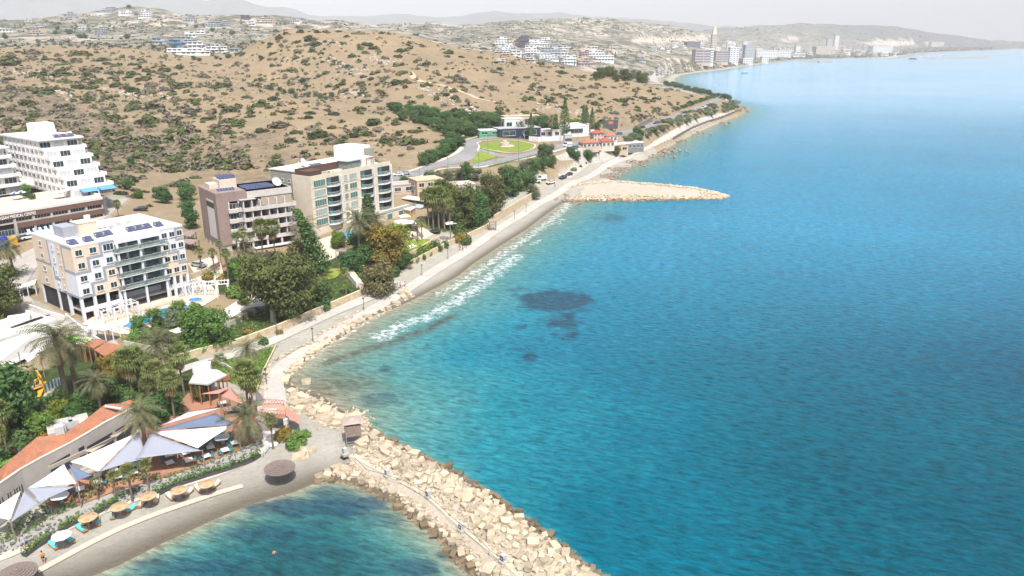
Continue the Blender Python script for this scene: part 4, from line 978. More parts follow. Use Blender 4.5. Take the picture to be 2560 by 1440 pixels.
# ================================================================== near buildings
def face_win(parent, x, z, w, h, face, L, D, glass=None, frame=None, name='window', dep=.10, cur=0, mull=1):
    key = ('win', round(w,2), round(h,2), (glass or GLASS).name, (frame or WHITE).name, mull)
    if key not in VEG:
        m = MB(); f = .08
        m.mat(0).box(-w/2,-w/2+f,-dep,0,0,h).box(w/2-f,w/2,-dep,0,0,h).box(-w/2+f,w/2-f,-dep,0,h-f,h)
        for i in range(1, mull+1):
            xx = -w/2+w*i/(mull+1); m.box(xx-.03,xx+.03,-dep+.01,0,f,h-f)
        m.mat(1).quad((-w/2+f,-.065,f),(w/2-f,-.065,f),(w/2-f,-.065,h-f),(-w/2+f,-.065,h-f))
        VEG[key] = m.mesh('window', [frame or WHITE, glass or GLASS])
    loc, rz = {'f': ((x,0,z),0), 'l': ((0,x,z),-PI/2), 'r': ((L,x,z),PI/2), 'b': ((x,D,z),PI)}[face]
    o = link(name, VEG[key], parent, loc, rz)
    k2 = ('sill', round(w,2), (frame or WHITE).name)
    if k2 not in VEG: VEG[k2] = MB().box(-w/2-.08,w/2+.08,-dep-.1,-dep-.001,-.08,.08).mesh('sill', frame or WHITE)
    link('sill', VEG[k2], o); return o
def frame_px(a, za, b, zb, zbase):
    A, B = PZ(*a, za), PZ(*b, zb); d = B-A; d.z = 0
    return Vector((A.x, A.y, zbase)), math.atan2(d.y, d.x), d.length
def pieces(name, mat, parent, boxes):
    for b in boxes:
        o = Vector(((b[0]+b[1])/2,(b[2]+b[3])/2,b[4])); MB().box(b[0]-o.x,b[1]-o.x,b[2]-o.y,b[3]-o.y,0,b[5]-b[4]).build(name, mat, parent, o)
class Frame:
    def __init__(s, o, rz, L): s.o, s.rz, s.L = o, rz, L; s.M = Matrix.Translation(o) @ Matrix.Rotation(rz, 4, 'Z'); s.I = s.M.inverted()
    def loc(s, px, py, y=0):
        d = s.I.to_3x3() @ Vector(ray(px, py)); c = s.I @ Vector((0,0,CAMH)); t = (y-c.y)/d.y; q = c+d*t; return q.x, q.z
    def locx(s, px, py, x=0):
        d = s.I.to_3x3() @ Vector(ray(px, py)); c = s.I @ Vector((0,0,CAMH)); t = (x-c.x)/d.x; q = c+d*t; return q.y, q.z
def rail(parent, x0, x1, y, z, h=1.0, mat=None, name='railing'):
    m = MB(); m.mat(0).box(x0,x1,y-.02,y+.02,z+.1,z+h-.05); m.mat(1).box(x0,x1,y-.04,y+.04,z+h-.05,z+h)
    n = max(1,int((x1-x0)/1.5))
    for i in range(n+1): xx = x0+(x1-x0)*i/n; m.box(xx-.03,xx+.03,y-.03,y+.03,z,z+h-.05)
    return m.build(name, [mat or GGLASS, LMETAL], parent)
def heater(parent, x, y, z, rz=0, k=1.):
    """roof solar water heater: part of the building with tank and panel"""
    e = link('solar_heater', VEG.setdefault('hfr', MB().box(-.9,-.82,-.6,.6,0,.9).box(.82,.9,-.6,.6,0,.9).box(-.9,.9,.5,.6,.8,.9).mesh('stand', LMETAL)), parent, (x,y,z), rz)
    m = MB(); m.tube([(-.9,.55,1.15),(.9,.55,1.15)], .32, 10); link('tank', VEG.setdefault('htk', m.mesh('tank', WHITE)), e)
    m = MB(); m.add([(-1,-1.1,.08),(1,-1.1,.08),(1,.4,.85),(-1,.4,.85),(-1,-1.1,.14),(1,-1.1,.14),(1,.4,.92),(-1,.4,.92)], [(0,3,2,1),(4,5,6,7),(0,1,5,4),(1,2,6,5),(2,3,7,6),(3,0,4,7)])
    link('panel', VEG.setdefault('hpn', m.mesh('panel', SOLAR)), e)
BEIGE = M('beige_tile', (.60,.50,.40), .85, .06, 1.2, dirt=(.55,.455,.365), dscale=.5)
BWHITE = M('blue_white_render', (.58,.60,.645), .8, .05, .6)
BGREY = M('blue_grey_render', (.265,.285,.335), .8, .06, .6)
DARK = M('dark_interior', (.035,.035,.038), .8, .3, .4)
ROOFW = M('roof_membrane', (.60,.575,.535), .9, .08, .4, dirt=(.50,.47,.43), dscale=.2)
# ---- 1: grey, beige and white patterned apartment block
o, rz, L = frame_px((211,803),6,(478,731),6,5.9); D = 20.
f1 = Frame(o, rz, L)
t = thing('apartment_block', 'apartment block patterned in beige, white and blue grey steps with glass balconies', 'building', o, rz)
zt = 16.9; z0 = 5.2; fh = (zt-z0)/4
xa, xb = f1.loc(283,600)[0], f1.loc(398,575)[0]
m = MB()
m.mat(0).box(0,xa,0,D,z0,zt-.02).box(xa,xb,2.4,D,z0,zt-.021).box(xb,L,0,D,z0,zt-.022)
m.mat(1).box(.3,L-.3,7.5,D-.3,-1,z0-.01)
m.mat(0).box(xa,xb,-.25,2.39,zt-1.1,zt-.05)
wall1 = m
m = MB().mat(0).box(-.05,L+.05,.35,D+.05,zt-.02,zt+.02)
m.mat(1).box(-.06,L+.06,-.06,.3,zt-.01,zt+.45).box(-.06,L+.06,D-.2,D+.06,zt-.01,zt+.45).box(-.06,.3,.31,D-.21,zt-.01,zt+.44).box(L-.3,L+.06,.31,D-.21,zt-.01,zt+.44)
rf = m.build('roof', [ROOFW, BWHITE], t)
m = MB().box(6,10,9,13,zt+.02,zt+2.8).box(5.9,10.1,8.9,13.1,zt+2.8,zt+2.95); m.build('stair_tower', BEIGE, t)
MB().box(2.9,5.98,10,15,zt+.03,zt+2.4).build('lift_room', BGREY, t)
MB().tube([(9,11,zt+2.95),(9,11,zt+4.1)],[.7,.7],12).build('water_tank', ROOFW, t)
for x, y, r in [(1.6,3,0),(5,3.2,0),(8.4,5.2,0),(10.4,5.6,0),(11.2,8.6,0),(15.6,5,0),(17.4,5,0),(19.4,5,0),(22,4.6,0)]: heater(t, x, y, zt+.02, random.uniform(-.05,.05))
for x, y in [(12.5,10),(13.6,10.2),(16,12),(18.4,12.5),(4.6,7.6)]: MB().box(x,x+.9,y,y+.5,zt+.02,zt+.9).build('air_conditioner', LMETAL, t)
# facade pattern: cells and stepped bands
cw = xa/3; R = lambda r: (zt-fh*(r+1), zt-fh*r)
m = wall1; m.mat(2)
for r, cs in enumerate(('bb.','b..','..b','.bb')):
    for c, k in enumerate(cs):
        if k == 'b': a, b = R(r); m.box(c*cw+.0,(c+1)*cw,-.03,0,a,b)
cr_ = (L-xb)/3
for r, cs in enumerate(('..b','b..','bb.','bbb')):
    for c, k in enumerate(cs):
        if k == 'b': a, b = R(r); m.box(xb+c*cr_,xb+(c+1)*cr_,-.03,0,a,b)
for y0,y1,r0,r1 in [(0,5,0,2),(5.2,8,0,4),(12,D,0,4)]:
    m.box(-.03,0,y0,y1,R(r1-1)[0],R(r0)[1])
m.mat(3); bw = .55
def band(x0,x1,za,zb): m.box(min(x0,x1)-bw/2,max(x0,x1)+bw/2,-.06,0,min(za,zb)-bw/2,max(za,zb)+bw/2)
zz = [zt-fh*i for i in range(5)]
for q in [(2*cw,2*cw,zz[0]-.4,zz[1]),(cw,2*cw-.6,zz[1],zz[1]),(cw,cw,zz[1]-.6,zz[2]),(.3,cw-.6,zz[2],zz[2]),(2*cw+.6,xa-.3,zz[0]-.35,zz[0]-.35),
          (2*cw,xa-.3,zz[2],zz[2]),(2*cw,2*cw,zz[2]-.6,zz[3]),(cw,2*cw-.6,zz[3],zz[3]),(cw,cw,zz[3]-.6,zz[4]+.3),(.3,cw-.6,zz[4]+.3,zz[4]+.3),
          (xb+.3,xb+.7*cr_,zz[1],zz[1]),(xb+.7*cr_+.3,xb+.7*cr_+.3,zz[1]-.6,zz[2]),(xb+.7*cr_+.9,xb+2*cr_,zz[2],zz[2]),(xb+2*cr_,xb+2*cr_,zz[2]-.6,zz[3]),(xb+2*cr_+.6,L-.3,zz[3],zz[3]),
          (xb+2*cr_,L-.3,zz[0]-.3,zz[0]-.3),(xb+2*cr_,xb+2*cr_,zz[0]-.9,zz[1]),(xb+2*cr_+.6,L-.3,zz[1],zz[1])]: band(*q)
def bandl(y0,y1,za,zb): m.box(-.06,0,min(y0,y1)-bw/2,max(y0,y1)+bw/2,min(za,zb)-bw/2,max(za,zb)+bw/2)
for q in [(.3,5,zz[2],zz[2]),(5,5,zz[2]+.6,zz[0]-.9),(.3,5,zz[0]-.3,zz[0]-.3),(.3,8,zz[4]+.3,zz[4]+.3),(12,12,zz[0]-.4,zz[2]),(12.6,D-.3,zz[2],zz[2]),(11,11,zz[2]-.6,zz[3]),(8.5,10.4,zz[3],zz[3])]: bandl(*q)
m.build('wall', [BWHITE, DARK, BEIGE, BGREY], t)
for r in range(4):
    z = zz[r+1]+.85
    for x in ((.5,1.5,2.5) if r != 0 else (.45,1.45)): face_win(t, x*cw, z, 1.5, 1.35, 'f', L, D, cur=r)
    if r == 0: face_win(t, 2.55*cw, z-.1, 2.3, 1.6, 'f', L, D, mull=2)
    for x in (.5,1.5,2.5): face_win(t, xb+x*cr_, z, 1.35, 1.3, 'f', L, D)
    for y, w_ in ((6.6,.7),(9.7,.8),(15.8,1.4)): face_win(t, y, z, w_, 1.2, 'l', L, D)
# balcony bay
gl = M('tinted_glass', (.05,.12,.13), .08, .4, .4, spec=.7)
for r in range(4):
    z = zz[r+1]
    m = MB(); m.box(xa-.5,xb+.5,-1.0,2.39,z-.22,z); bl = m.build('balcony', WHITE, t)
    MB().box(xa-.5,xb+.5,-1.02,-.98,z,z+1.0).box(xa-.52,xa-.48,-.98,.0,z,z+1).build('glass_rail', GGLASS, bl)
    MB().box(xa-.52,xb+.52,-1.05,-.95,z+1.0,z+1.06).build('hand_rail', LMETAL, bl)
    for i in range(3):
        x0 = xa+.5+(xb-xa)*i/3; m = MB(); m.box(x0,x0+(xb-xa)/3-.6,2.34,2.40,z+.1,z+2.4); m.build('glass_door', gl, t)
    fu = MB()
    for i in range(3):
        x0 = xa+1+(xb-xa)*(i+.3*random.random())/3; fu.cbox((x0,.6,z+.7),(.9,.9,.06)); fu.cbox((x0,.6,z+.35),(.1,.1,.7)); fu.cbox((x0+.9,.7,z+.4),(.5,.5,.1)); fu.cbox((x0+1.1,.7,z+.7),(.08,.5,.6))
    fu.build('balcony_furniture', LMETAL, t)
nc = 4
pieces('column', BWHITE, t, [(x,x+.45,-.75,-.3,-1,zt-1.1) for x in (xa+.1,(xa+xb)/2-.2,xb-.5)]+[(x,x+.6,.02,.62,-1,z0) for x in [i*(xa-.6)/(nc-1) for i in range(nc)]+[xb+.1+i*(L-xb-.7)/3 for i in range(4)]]+[(.02,.62,y,y+.6,-1,z0) for y in (6,11,19.4)])
pieces('parapet', BWHITE, t, [(x,x+(xa-.6)/(nc-1)-.6,.2,.5,1.9,2.9) for x in [i*(xa-.6)/(nc-1)+.6 for i in range(nc-1)]]+[(x,x+(L-xb-.7)/3-.6,.2,.5,1.9,2.9) for x in [xb+.7+i*(L-xb-.7)/3 for i in range(3)]]+[(xa,xb,3.2,3.5,1.9,3.1)])
m = MB().box(.65,L-.65,.65,7.4,1.6,1.9); m.build('mezzanine_floor', CONC, t)
MB().box(xa+.5,xb+1.5,-2.6,-.2,-.5,.45).box(xa+.5,xb+1.9,-3.1,-2.62,-.5,.25).build('steps', PAVE, t)
# ---- 2: brown and grey office-like apartment block
o, rz, L = frame_px((538,484.4),24,(727,462),24,6.0); D = 15.
f2 = Frame(o, rz, L); t = thing('apartment_block', 'brown and grey apartment block with long balconies and blue solar panels on its roof', 'building', o, rz)
BROWN = M('brown_stone', (.235,.18,.165), .85, .15, 1.6, dirt=(.20,.155,.145), dscale=.5)
GREYC = M('grey_cladding', (.45,.425,.41), .8, .08, 1, dirt=(.40,.375,.36), dscale=.4)
LGREY = M('light_panel', (.52,.515,.51), .7, .06, .8)
top = 18.0
x1, _ = f2.loc(614,480); x2, _ = f2.loc(650,470)
m = MB()
m.mat(0).box(-.05,3.2,.0,D,2.6,top).box(3.2,x1,.0,D,15.2,top-.01)
m.mat(1).box(.3,L-.3,3.2,D-.2,-1,top-.8)
m.mat(2).box(x1+.2,L,.0,D,15.6,top-.5)
m.build('wall', [BROWN, DARK, GREYC], t)
m = MB().mat(0).box(-.09,-.05,2.6,8.6,4.2,13.2); m.mat(1).box(-.1,-.05,2.4,8.8,13.2,14.9); m.mat(0).box(-.09,-.05,2.6,8.6,14.9,15.5)
m.build('side_panel', [LGREY, M('recess_brown',(.07,.055,.045),.9)], t)
MB().box(.2,3.0,.3,D-.3,-1,2.59).build('base', GREYC, t)
fls = [3.2,6.2,9.2,12.2]
for i, z in enumerate(fls):
    m = MB(); m.box(3.0,5.6,-.9,3.1,z-.25,z+.85) if i < 4 else 0; m.box(5.6,7.0,-.3,3.1,z-.25,z+.84)
    m.box(7.0,L+.6,-1.5,-1.2,z-.25,z+.85).box(7.0,L+.6,-1.2,3.1,z-.25,z).box(L+.3,L+.6,-1.2,1.5,z,z+.85)
    b = m.build('balcony', GREYC, t)
    n = 6
    for k in range(n):
        x0 = 7.3+(L-7.6)*k/n; w_ = (L-7.6)/n
        m = MB(); m.mat(0).box(x0+.1,x0+w_-.35,2.95,3.19,z+.05,z+2.5); m.mat(1).box(x0+w_*.62,x0+w_-.35,2.9,2.95,z+.05,z+2.5); m.build('glass_door', [GLASS, M('pale_curtain',(.30,.33,.32),.8)], t)
        MB().box(x0-.12,x0+.12,-1.15,3.1,z,z+2.75).build('fin_wall', LGREY, t)
        if k % 2: m = MB().cbox((x0+1,.4,z+.7),(.8,.8,.05)).cbox((x0+1,.4,z+.35),(.08,.08,.7)).cbox((x0+1.9,.5,z+.45),(.5,.5,.9)); m.build('balcony_furniture', LMETAL, t)
    face_win(t, 4.4, z+.2, 1.9, 2.2, 'f', L, D, frame=GREYC); face_win(t, 6.2, z+.9, 1.1, 1.5, 'f', L, D, frame=GREYC)
# top terrace
m = MB().box(3.2,9.2,.3,3.3,12.2,12.5); m.build('terrace_floor', M('terrace_wood',(.13,.10,.085),.9,.2,2), t)
m = MB(); m.mat(0).box(3.3,3.6,0,.3,12.5,15.2).box(6.1,6.4,0,.3,12.5,15.2); m.mat(1).box(6.3,11.0,-1.2,3.4,15.35,15.5)
for i in range(5): m.mat(0).box(6.3,11.0,-1.1+i*.9,-1.0+i*.9,15.2,15.34)
m.build('terrace_pergola', [LGREY, M('pergola_mat',(.40,.39,.37),.8)], t)
m = MB().box(3.9,5.9,3.0,3.2,12.6,15).box(6.6,9.5,3.0,3.2,12.6,15); m.build('terrace_glass', GLASS, t)
MB().box(x2,L-.05,.2,3.1,12.9,15.6).build('shutter_wall', M('shutter',(.33,.28,.22),.7,.1,6), t)
m = MB(); 
for x,y,r in [(5,1.2,.5),(7,1.5,.8),(9.6,1,.7),(10.2,1.8,.6)]: leafclump(m,(x,y,13.2),(r*.6,r*.6,r),40,.18)
m.build('potted_plants', LEAF['dark'], t)
rf = MB().box(.3,L-.3,.3,D-.3,top-.8,top-.5).build('roof', ROOFW, t)
MB().box(3.5,8.5,6.5,12,top-.5,top+2.6).box(-.0+1,3.5,8,12,top-.5,top+1.4).build('stair_tower', M('cream_render',(.50,.44,.38),.85,.08,.6), t)
def pv(parent, x, y, z, nx, ny, w=1.0, h=1.6, tilt=.45, rz=0):
    m = MB()
    for i in range(nx):
        for j in range(ny):
            x0, y0 = i*(w+.1), j*(h*math.cos(tilt)+.25)
            m.mat(0).add([(x0,y0,.25),(x0+w,y0,.25),(x0+w,y0+h*math.cos(tilt),.25+h*math.sin(tilt)),(x0,y0+h*math.cos(tilt),.25+h*math.sin(tilt))],[(0,1,2,3)])
            m.mat(1).box(x0+.05,x0+.12,y0+h*.7,y0+h*.75,0,.7*h*math.sin(tilt)+.1).box(x0+w-.12,x0+w-.05,y0+h*.7,y0+h*.75,0,.7*h*math.sin(tilt)+.1)
    return m.build('solar_panels', [SOLAR, LMETAL], parent, (x,y,z), rz)
pv(t, 1.6, 2.2, top-.5, 6, 1, .75, 2.0); pv(t, x1+1.0, 1.6, top-.45, 9, 1, .85, 1.7, .35); pv(t, x1+.8, 4.2, top-.45, 8, 2, 1.0, 1.7, .3); pv(t, 3.8, 7, top+2.6, 5, 2, .9, 1.9, .35)
m = MB(); m.lathe([(.05,.0),(.9,.25),(1.5,.75)], (0,0,0), 14); d_ = m.build('satellite_dish', WHITE, t, (L-2.6,5.2,top+.2)); d_.rotation_euler = (.9,.3,0)
MB().tube([(4,7,top+2.6),(4,7,top+6)],.04,5).build('mast', METAL, t)
pieces('column', GREYC, t, [(4.2+i*(L-4.8)/4,4.7+i*(L-4.8)/4,-1.3,-.8,-1,3.0) for i in range(5)]+[(-.06,.2,3+i*3.5,3.6+i*3.5,-1,2.6) for i in range(4)])
MB().box(8,L+1,-3.2,-1.6,.9,1.2).box(8,L+1,-3.2,-3.0,1.2,1.3).build('entrance_canopy', WHITE, t)
MB().box(4,9,1.6,1.7,-.5,2.3).build('entrance_screen', M('red_wood',(.12,.045,.03),.7,.2,2), t)
# ---- 3: beige block with curved balconies
o, rz, L = frame_px((775.6,449),24.9,(975.6,409),24.9,6.3); D = 19.
f3 = Frame(o, rz, L); t = thing('apartment_block', 'beige apartment block with curved white balconies and roof gardens', 'building', o, rz)
CREAM = M('cream_stone', (.56,.50,.41), .85, .1, 1, dirt=(.50,.44,.355), dscale=.5)
SAGE = M('grey_green_render', (.25,.25,.215), .85, .06, .6)
zt = 18.6; fh = 3.05
m = MB(); m.mat(0).box(0,L,0,8,-1,zt); m.mat(1).box(1.2,L-.4,8,D,-1,zt+1.4); m.build('wall', [CREAM, SAGE], t)
MB().box(1.0,L,8.0,D+.2,zt+1.4,zt+1.7).build('roof', ROOFW, t)
MB().box(.25,L-.25,.25,7.9,zt,zt+.06).build('roof_terrace', PAVE, t)
m = MB().box(0,L,0,.25,zt,zt+.9).box(0,.25,.25,8,zt,zt+.9); m.build('parapet', CREAM, t)
MB().box(1.3,26,7.6,7.98,zt+.07,zt+2.4).build('screen_wall', M('brown_slats',(.085,.05,.04),.8,.25,5), t)
MB().box(.4,6,1.2,5.4,zt+.07,zt+2.2).build('roof_room', M('brown_slats',(.085,.05,.04)), t)
m = MB(); m.box(20,26,3.2,7.4,zt+.07,zt+2.6); m.build('glass_room', M('glass_room',(.16,.19,.19),.15,.4,2,spec=.6), t); MB().box(19.6,26.4,2.8,7.5,zt+2.6,zt+2.8).build('glass_room_roof', LMETAL, t)
MB().box(26.5,L-4,3.5,7.9,zt+.07,zt+2.7).build('roof_room', WHITE, t)
MB().box(30,L+.2,9,D,zt+1.72,zt+5.8).build('stair_tower', WHITE, t); MB().box(L-3,L+.25,7.2,9,zt+.1,zt+5.0).build('lift_room', SAGE, t)
m = MB()
for x in (L-8.4,L-5): 
    for y in (1,3.2): m.box(x,x+.12,y,y+.12,zt,zt+2.7)
m.box(L-8.6,L-4.7,.9,1.0,zt+2.7,zt+2.8).box(L-8.6,L-4.7,3.2,3.3,zt+2.7,zt+2.8)
for i in range(8): m.box(L-8.4+i*.5,L-8.3+i*.5,1.0,3.2,zt+2.72,zt+2.78)
m.build('roof_pergola', WOOD, t)
m = MB()
for x,y,r in [(7,2.5,1.2),(8.6,2.2,1),(10.5,2.6,.8),(12,2,.6),(17,2.4,.9),(18.4,2.1,.6),(L-3,2,.8),(27,1.4,.6)]: leafclump(m,(x,y,zt+r*.6),(r*.8,r*.7,r*.7),60,.22)
m.build('roof_plants', LEAF['mid'], t)
for k,(x,y,r) in enumerate([(9.5,13,1.7),(7.4,12.5,.8)]):
    m = MB(); m.lathe([(.05,0),(r*.6,.15*r),(r,.45*r)],(0,0,0),16); d_ = m.build('satellite_dish', WHITE, t, (x,y,zt+2.6)); d_.rotation_euler = (1.0,.25,.2)
    MB().tube([(x,y,zt+1.7),(x,y,zt+2.7)],.1,6).build('dish_post', LMETAL, t)
pv(t, 10.5, 10, zt+1.7, 3, 1, 1.6, 1.8, .2)
CURT = M('curtain_glass', (.26,.34,.335), .25, .25, .8, spec=.5); TEAL = M('teal_glass', (.07,.17,.165), .12, .35, .5, spec=.6)
def curved_balcony(x0, x1, z, dep=1.7):
    n = 10; pts = [(x0+(x1-x0)*i/n, -dep*math.sin(PI*(i/n)*.86+.22)**.8) for i in range(n+1)]
    m = MB(); m.prism([(x1,.0),(x0,.0)]+pts, z-.3, z+.05); b = m.build('balcony', WHITE, t)
    g = MB()
    for i in range(n): a, c = pts[i], pts[i+1]; g.quad((a[0],a[1]+.03,z+.05),(c[0],c[1]+.03,z+.05),(c[0],c[1]+.03,z+1.05),(a[0],a[1]+.03,z+1.05))
    g.build('glass_rail', GGLASS, b)
    m = MB(); m.tube([(a,c+.03,z+1.08) for a,c in pts], .05, 4); m.build('hand_rail', LMETAL, b)
bays = [(6.5,12.4),(22.,28.),(30.5,L-.4)]
for r in range(5):
    z = zt-fh*(r+1)
    for k, (a, b) in enumerate(bays):
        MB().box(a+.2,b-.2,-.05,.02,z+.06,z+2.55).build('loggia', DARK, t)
        m = MB(); m.box(a+.5,a+2.1,-.12,-.06,z+.1,z+2.4); m.build('glass_door', TEAL, t)
        if r < 5: curved_balcony(a,b,z)
        m = MB().cbox((a+2.6,-.7,z+.75),(1,.7,.06)).cbox((a+2.6,-.7,z+.4),(.1,.1,.7)).cbox((a+3.8,-.7,z+.5),(.5,.5,.8)); m.build('balcony_furniture', M('furniture_grey',(.20,.20,.20),.7), t)
        MB().box(b-.15,b+.15,-.9,.0,z,z+3.0).build('fin_wall', WHITE, t)
    face_win(t, 3.6, z+.35, 5.0, 2.1, 'f', L, D, glass=CURT if r % 2 else TEAL, frame=CREAM, mull=4)
    for x, w_ in ((15.2,1.6),(18.6,3.4)): face_win(t, x, z+.5, w_, 1.9, 'f', L, D, glass=TEAL if (r+int(x))%3 else CURT, frame=CREAM, mull=2)
    for y in (10.5,13.5,16.5): face_win(t, y, z+.9, 1.1, 1.2, 'l', L, D).location.x = 1.2
    MB().box(0,L,-.06,0,z-.12,z+.12).build('string_course', CREAM, t)
m = MB().box(12,L+8,-4,-.1,-1,3.0); m.build('podium', CREAM, t); MB().box(12,L+8,-4.05,-3.95,3.0,3.9).build('podium_rail', GGLASS, t)
for x in (14,19,30,36): 
    MB().box(x,x+2.4,-4.1,-4.0,.3,2.5).build('podium_window', TEAL, t)
# ---- 4: white stepped hotel, 5: medical centre below it
o, rz, L = frame_px((0,592),11,(262,545),11,10.6); D = 26.
u = Vector((math.cos(rz), math.sin(rz), 0)); o = o-u*16; L += 16
t = thing('medical_centre', 'low brown and glass medical centre with white lettering on its front', 'building', o, rz)
H5 = 7.0
BBAND = M('brown_band', (.125,.075,.06), .8, .15, 2)
m = MB(); m.mat(0).box(0,L-.8,.6,D,-1.5,H5-.02); m.mat(1).box(0,L,0,.58,-1.5,-.02); m.build('wall', [DARK, CONC], t)
m = MB().box(0,L+.2,-.25,.6,5.0,6.5).box(21,L+.2,-.2,.6,2.0,3.5); m.build('brown_fascia', BBAND, t)
n = 9; pieces('column', CONC, t, [(max(0,i*L/n-.35),min(L,i*L/n+.35),-.1,.59,-1,4.98) for i in range(n+1)])
MB().box(0,L,-.05,.57,3.5,3.8).build('floor_band', CONC, t)
for i in range(n):
    x = (i+.5)*L/n
    for z, h in ((.1,1.8),(3.85,1.1)): face_win(t, x, z, L/n-.8, h, 'f', L, D, frame=LMETAL, mull=4, dep=.1).location.y = .58
for i in range(7):
    m = MB(); m.add([(0,-.9,.0),(.9,-.9,.0),(.9,-.3,1.0),(0,-.3,1.0)], [(0,1,2,3)]); m.build('tilted_window', M('sky_glass',(.30,.38,.46),.1,.2,1,spec=.6), t, (23+i*1.6,-.2,.3))
MB().mat(0).box(-.1,L+.3,.62,D,H5-.02,H5).mat(1).box(-.1,L+.3,-.3,.6,6.5,H5+.3).build('roof_terrace', [M('sand_tiles',(.52,.43,.34),.9,.1,.6), LGREY], t)
MB().box(L-14,L+.2,.62,.9,H5,H5+1.1).box(L,L+.3,.9,D,H5,H5+1.1).build('parapet', WHITE, t)
c_ = []
for i in range(9): a = -PI/2+PI/2*i/8; c_.append((L-.5+3*math.cos(a), 3+3*math.sin(a)))
MB().prism(c_+[(L-.5,3)], -1, H5-.3).build('glass_corner', M('corner_glass',(.12,.17,.20),.1,.3,.5,spec=.7), t)
cv = bpy.data.curves.new('lettering', 'FONT'); cv.body = 'ASSAH MEDICAL CENTRE'; cv.size = 1.28; cv.extrude = .06; cv.align_x = 'LEFT'; cv.space_character = 1.04
xl, zl = Frame(o, rz, L).loc(-3,548); xr, _ = Frame(o, rz, L).loc(88,530)
tx = bpy.data.objects.new('lettering', cv); COL.objects.link(tx); bpy.context.view_layer.update()
lw = tx.dimensions.x; me = bpy.data.meshes.new_from_object(tx); bpy.data.objects.remove(tx); me.materials.clear(); me.materials.append(M('letter_white',(.75,.75,.75),.5,.02))
le = link('lettering', me, t, (xl,-.32,5.25)); le.rotation_euler = (PI/2,0,0); le.scale = ((xr-xl)/lw,1.0,1)
oa, rza, La = o, rz, L
def stepped(ox, oy, wdt, label, nfl, base, setb, deep, awn):
    p = Vector((ox,oy,base)); t = thing('stepped_hotel', label, 'building', p, rzh)
    fh = 2.75
    for k in range(nfl):
        z = k*fh; y = k*setb; m = MB()
        m.box(0,wdt,y,deep,z,z+fh); m.build('wall', WHITE, t)
        m = MB(); m.mat(0).box(-.3,wdt+.8,y-3.4,y-.02,z-.25,z-.02) if k else 0
        if k: m.box(-.3,wdt+.8,y-3.6,y-3.35,z-.25,z+.8).box(wdt+.55,wdt+.8,y-3.35,y+2,z-.2,z+.78).box(-.3,-.1,y-3.35,y-.02,z-.02,z+.78); m.build('balcony', WHITE, t)
        for i in range(3):
            x = wdt*(i+.5)/3; face_win(t, x, z+.15, wdt/3-1.0, 2.0, 'f', wdt, deep, glass=(GLASS if (i+k)%2 else M('roller_blind',(.42,.43,.45),.6)), mull=2).location.y = y
        ny = int((deep-y)/3.3)
        for i in range(ny):
            face_win(t, y+1.8+i*3.3, z+.8, 1.2, 1.35, 'l', wdt, deep, glass=M('grey_blind',(.22,.23,.25),.5) if i%2 else GLASS)
            if k: MB().box(-.5,0,y+.9+i*3.3,y+2.6+i*3.3,z-.1,z+.65).build('window_balcony', WHITE, t)
    z = nfl*fh; y = nfl*setb-setb
    MB().box(-.6,wdt+1.2,y-1.6,deep+.2,z,z+.5).build('roof', WHITE, t)
    MB().box(wdt*.2,wdt*.6,y+3,y+9,z+.5,z+3).box(wdt*.3,wdt*.8,y+10,y+16,z+.5,z+4.6).build('roof_rooms', WHITE, t)
    for i in range(3): heater(t, wdt*.5+i*2.2, y+.8, z+.5)
    MB().tube([(wdt*.5,y+13,z+4.5),(wdt*.5,y+13,z+13)],.05,5).build('mast', METAL, t)
    if awn:
        for i in range(2):
            x0 = wdt*.18+i*wdt*.44; m = MB(); m.add([(x0,-.1,2.5),(x0+wdt*.40,-.1,2.5),(x0+wdt*.40,-3.2,1.7),(x0,-3.2,1.7)],[(0,1,2,3)]); m.build('awning', M('blue_awning',(.09,.26,.60),.7,.08,2), t)
        m = MB().add([(-5,.3,2.2),(-.3,.3,2.4),(-.3,3.4,2.4),(-5,3.4,2.2)],[(0,1,2,3)]); m.build('white_awning', WHITE, t)
    return t
A5 = PZ(155,475,20.5); B5 = PZ(261,460,20.5); d5 = B5-A5; rzh = math.atan2(d5.y,d5.x)
th_ = stepped(A5.x-d5.normalized().y*-2.2, A5.y+d5.normalized().x*3.2, d5.length*.97, 'white hotel stepping down in terraces with blue awnings at its foot', 6, 17.6, 3.7, 46, True)
A6 = PZ(-70,455,23); stepped(A6.x, A6.y, 14, 'left white hotel wing with deep balconies cut by the photo edge', 5, 17.6, 2.5, 40, False)
# terrace clutter of the medical centre roof
def on_roof(px, py): return PZ(px, py, 17.65)
tag(MB().box(-6,10,-1,6,0,2.6).build('terrace_room', WHITE, None, on_roof(45,470), rza), 'white low service room on the sandy roof terrace', 'building')
for q,(px,py) in enumerate([(40,500),(57,497)]):
    b = on_roof(px,py); t = thing('parasol', ['blue and white parasol at the left on the sandy roof terrace','blue and white parasol beside the roof terrace shrubs'][q], 'parasol', b, 0, 'roof terrace parasols')
    MB().tube([(0,0,0),(0,0,2.4)],.04,6).build('pole', LMETAL, t)
    m = MB()
    for k in range(8): m.mat(k%2).add([(0,0,2.7),(1.5*math.cos(k*PI/4),1.5*math.sin(k*PI/4),2.1),(1.5*math.cos((k+1)*PI/4),1.5*math.sin((k+1)*PI/4),2.1)],[(0,1,2)])
    m.build('canopy', [M('royal_blue_cloth',(.04,.12,.50),.8), WHITE], t)
for k,(px,py,w_,lf,lb) in enumerate([(68,492,26,'dark','big round bush on the roof terrace'),(80,498,22,'dark','low dark bush on the roof terrace'),(54,488,14,'mid','small bush beside the roof terrace parasols')]): tree('bushdark', px, py, w_*.7, lb, at=on_roof(px,py))
tree('round', 66, 485, 26, 'small round tree on the sandy roof terrace', at=on_roof(66,485))
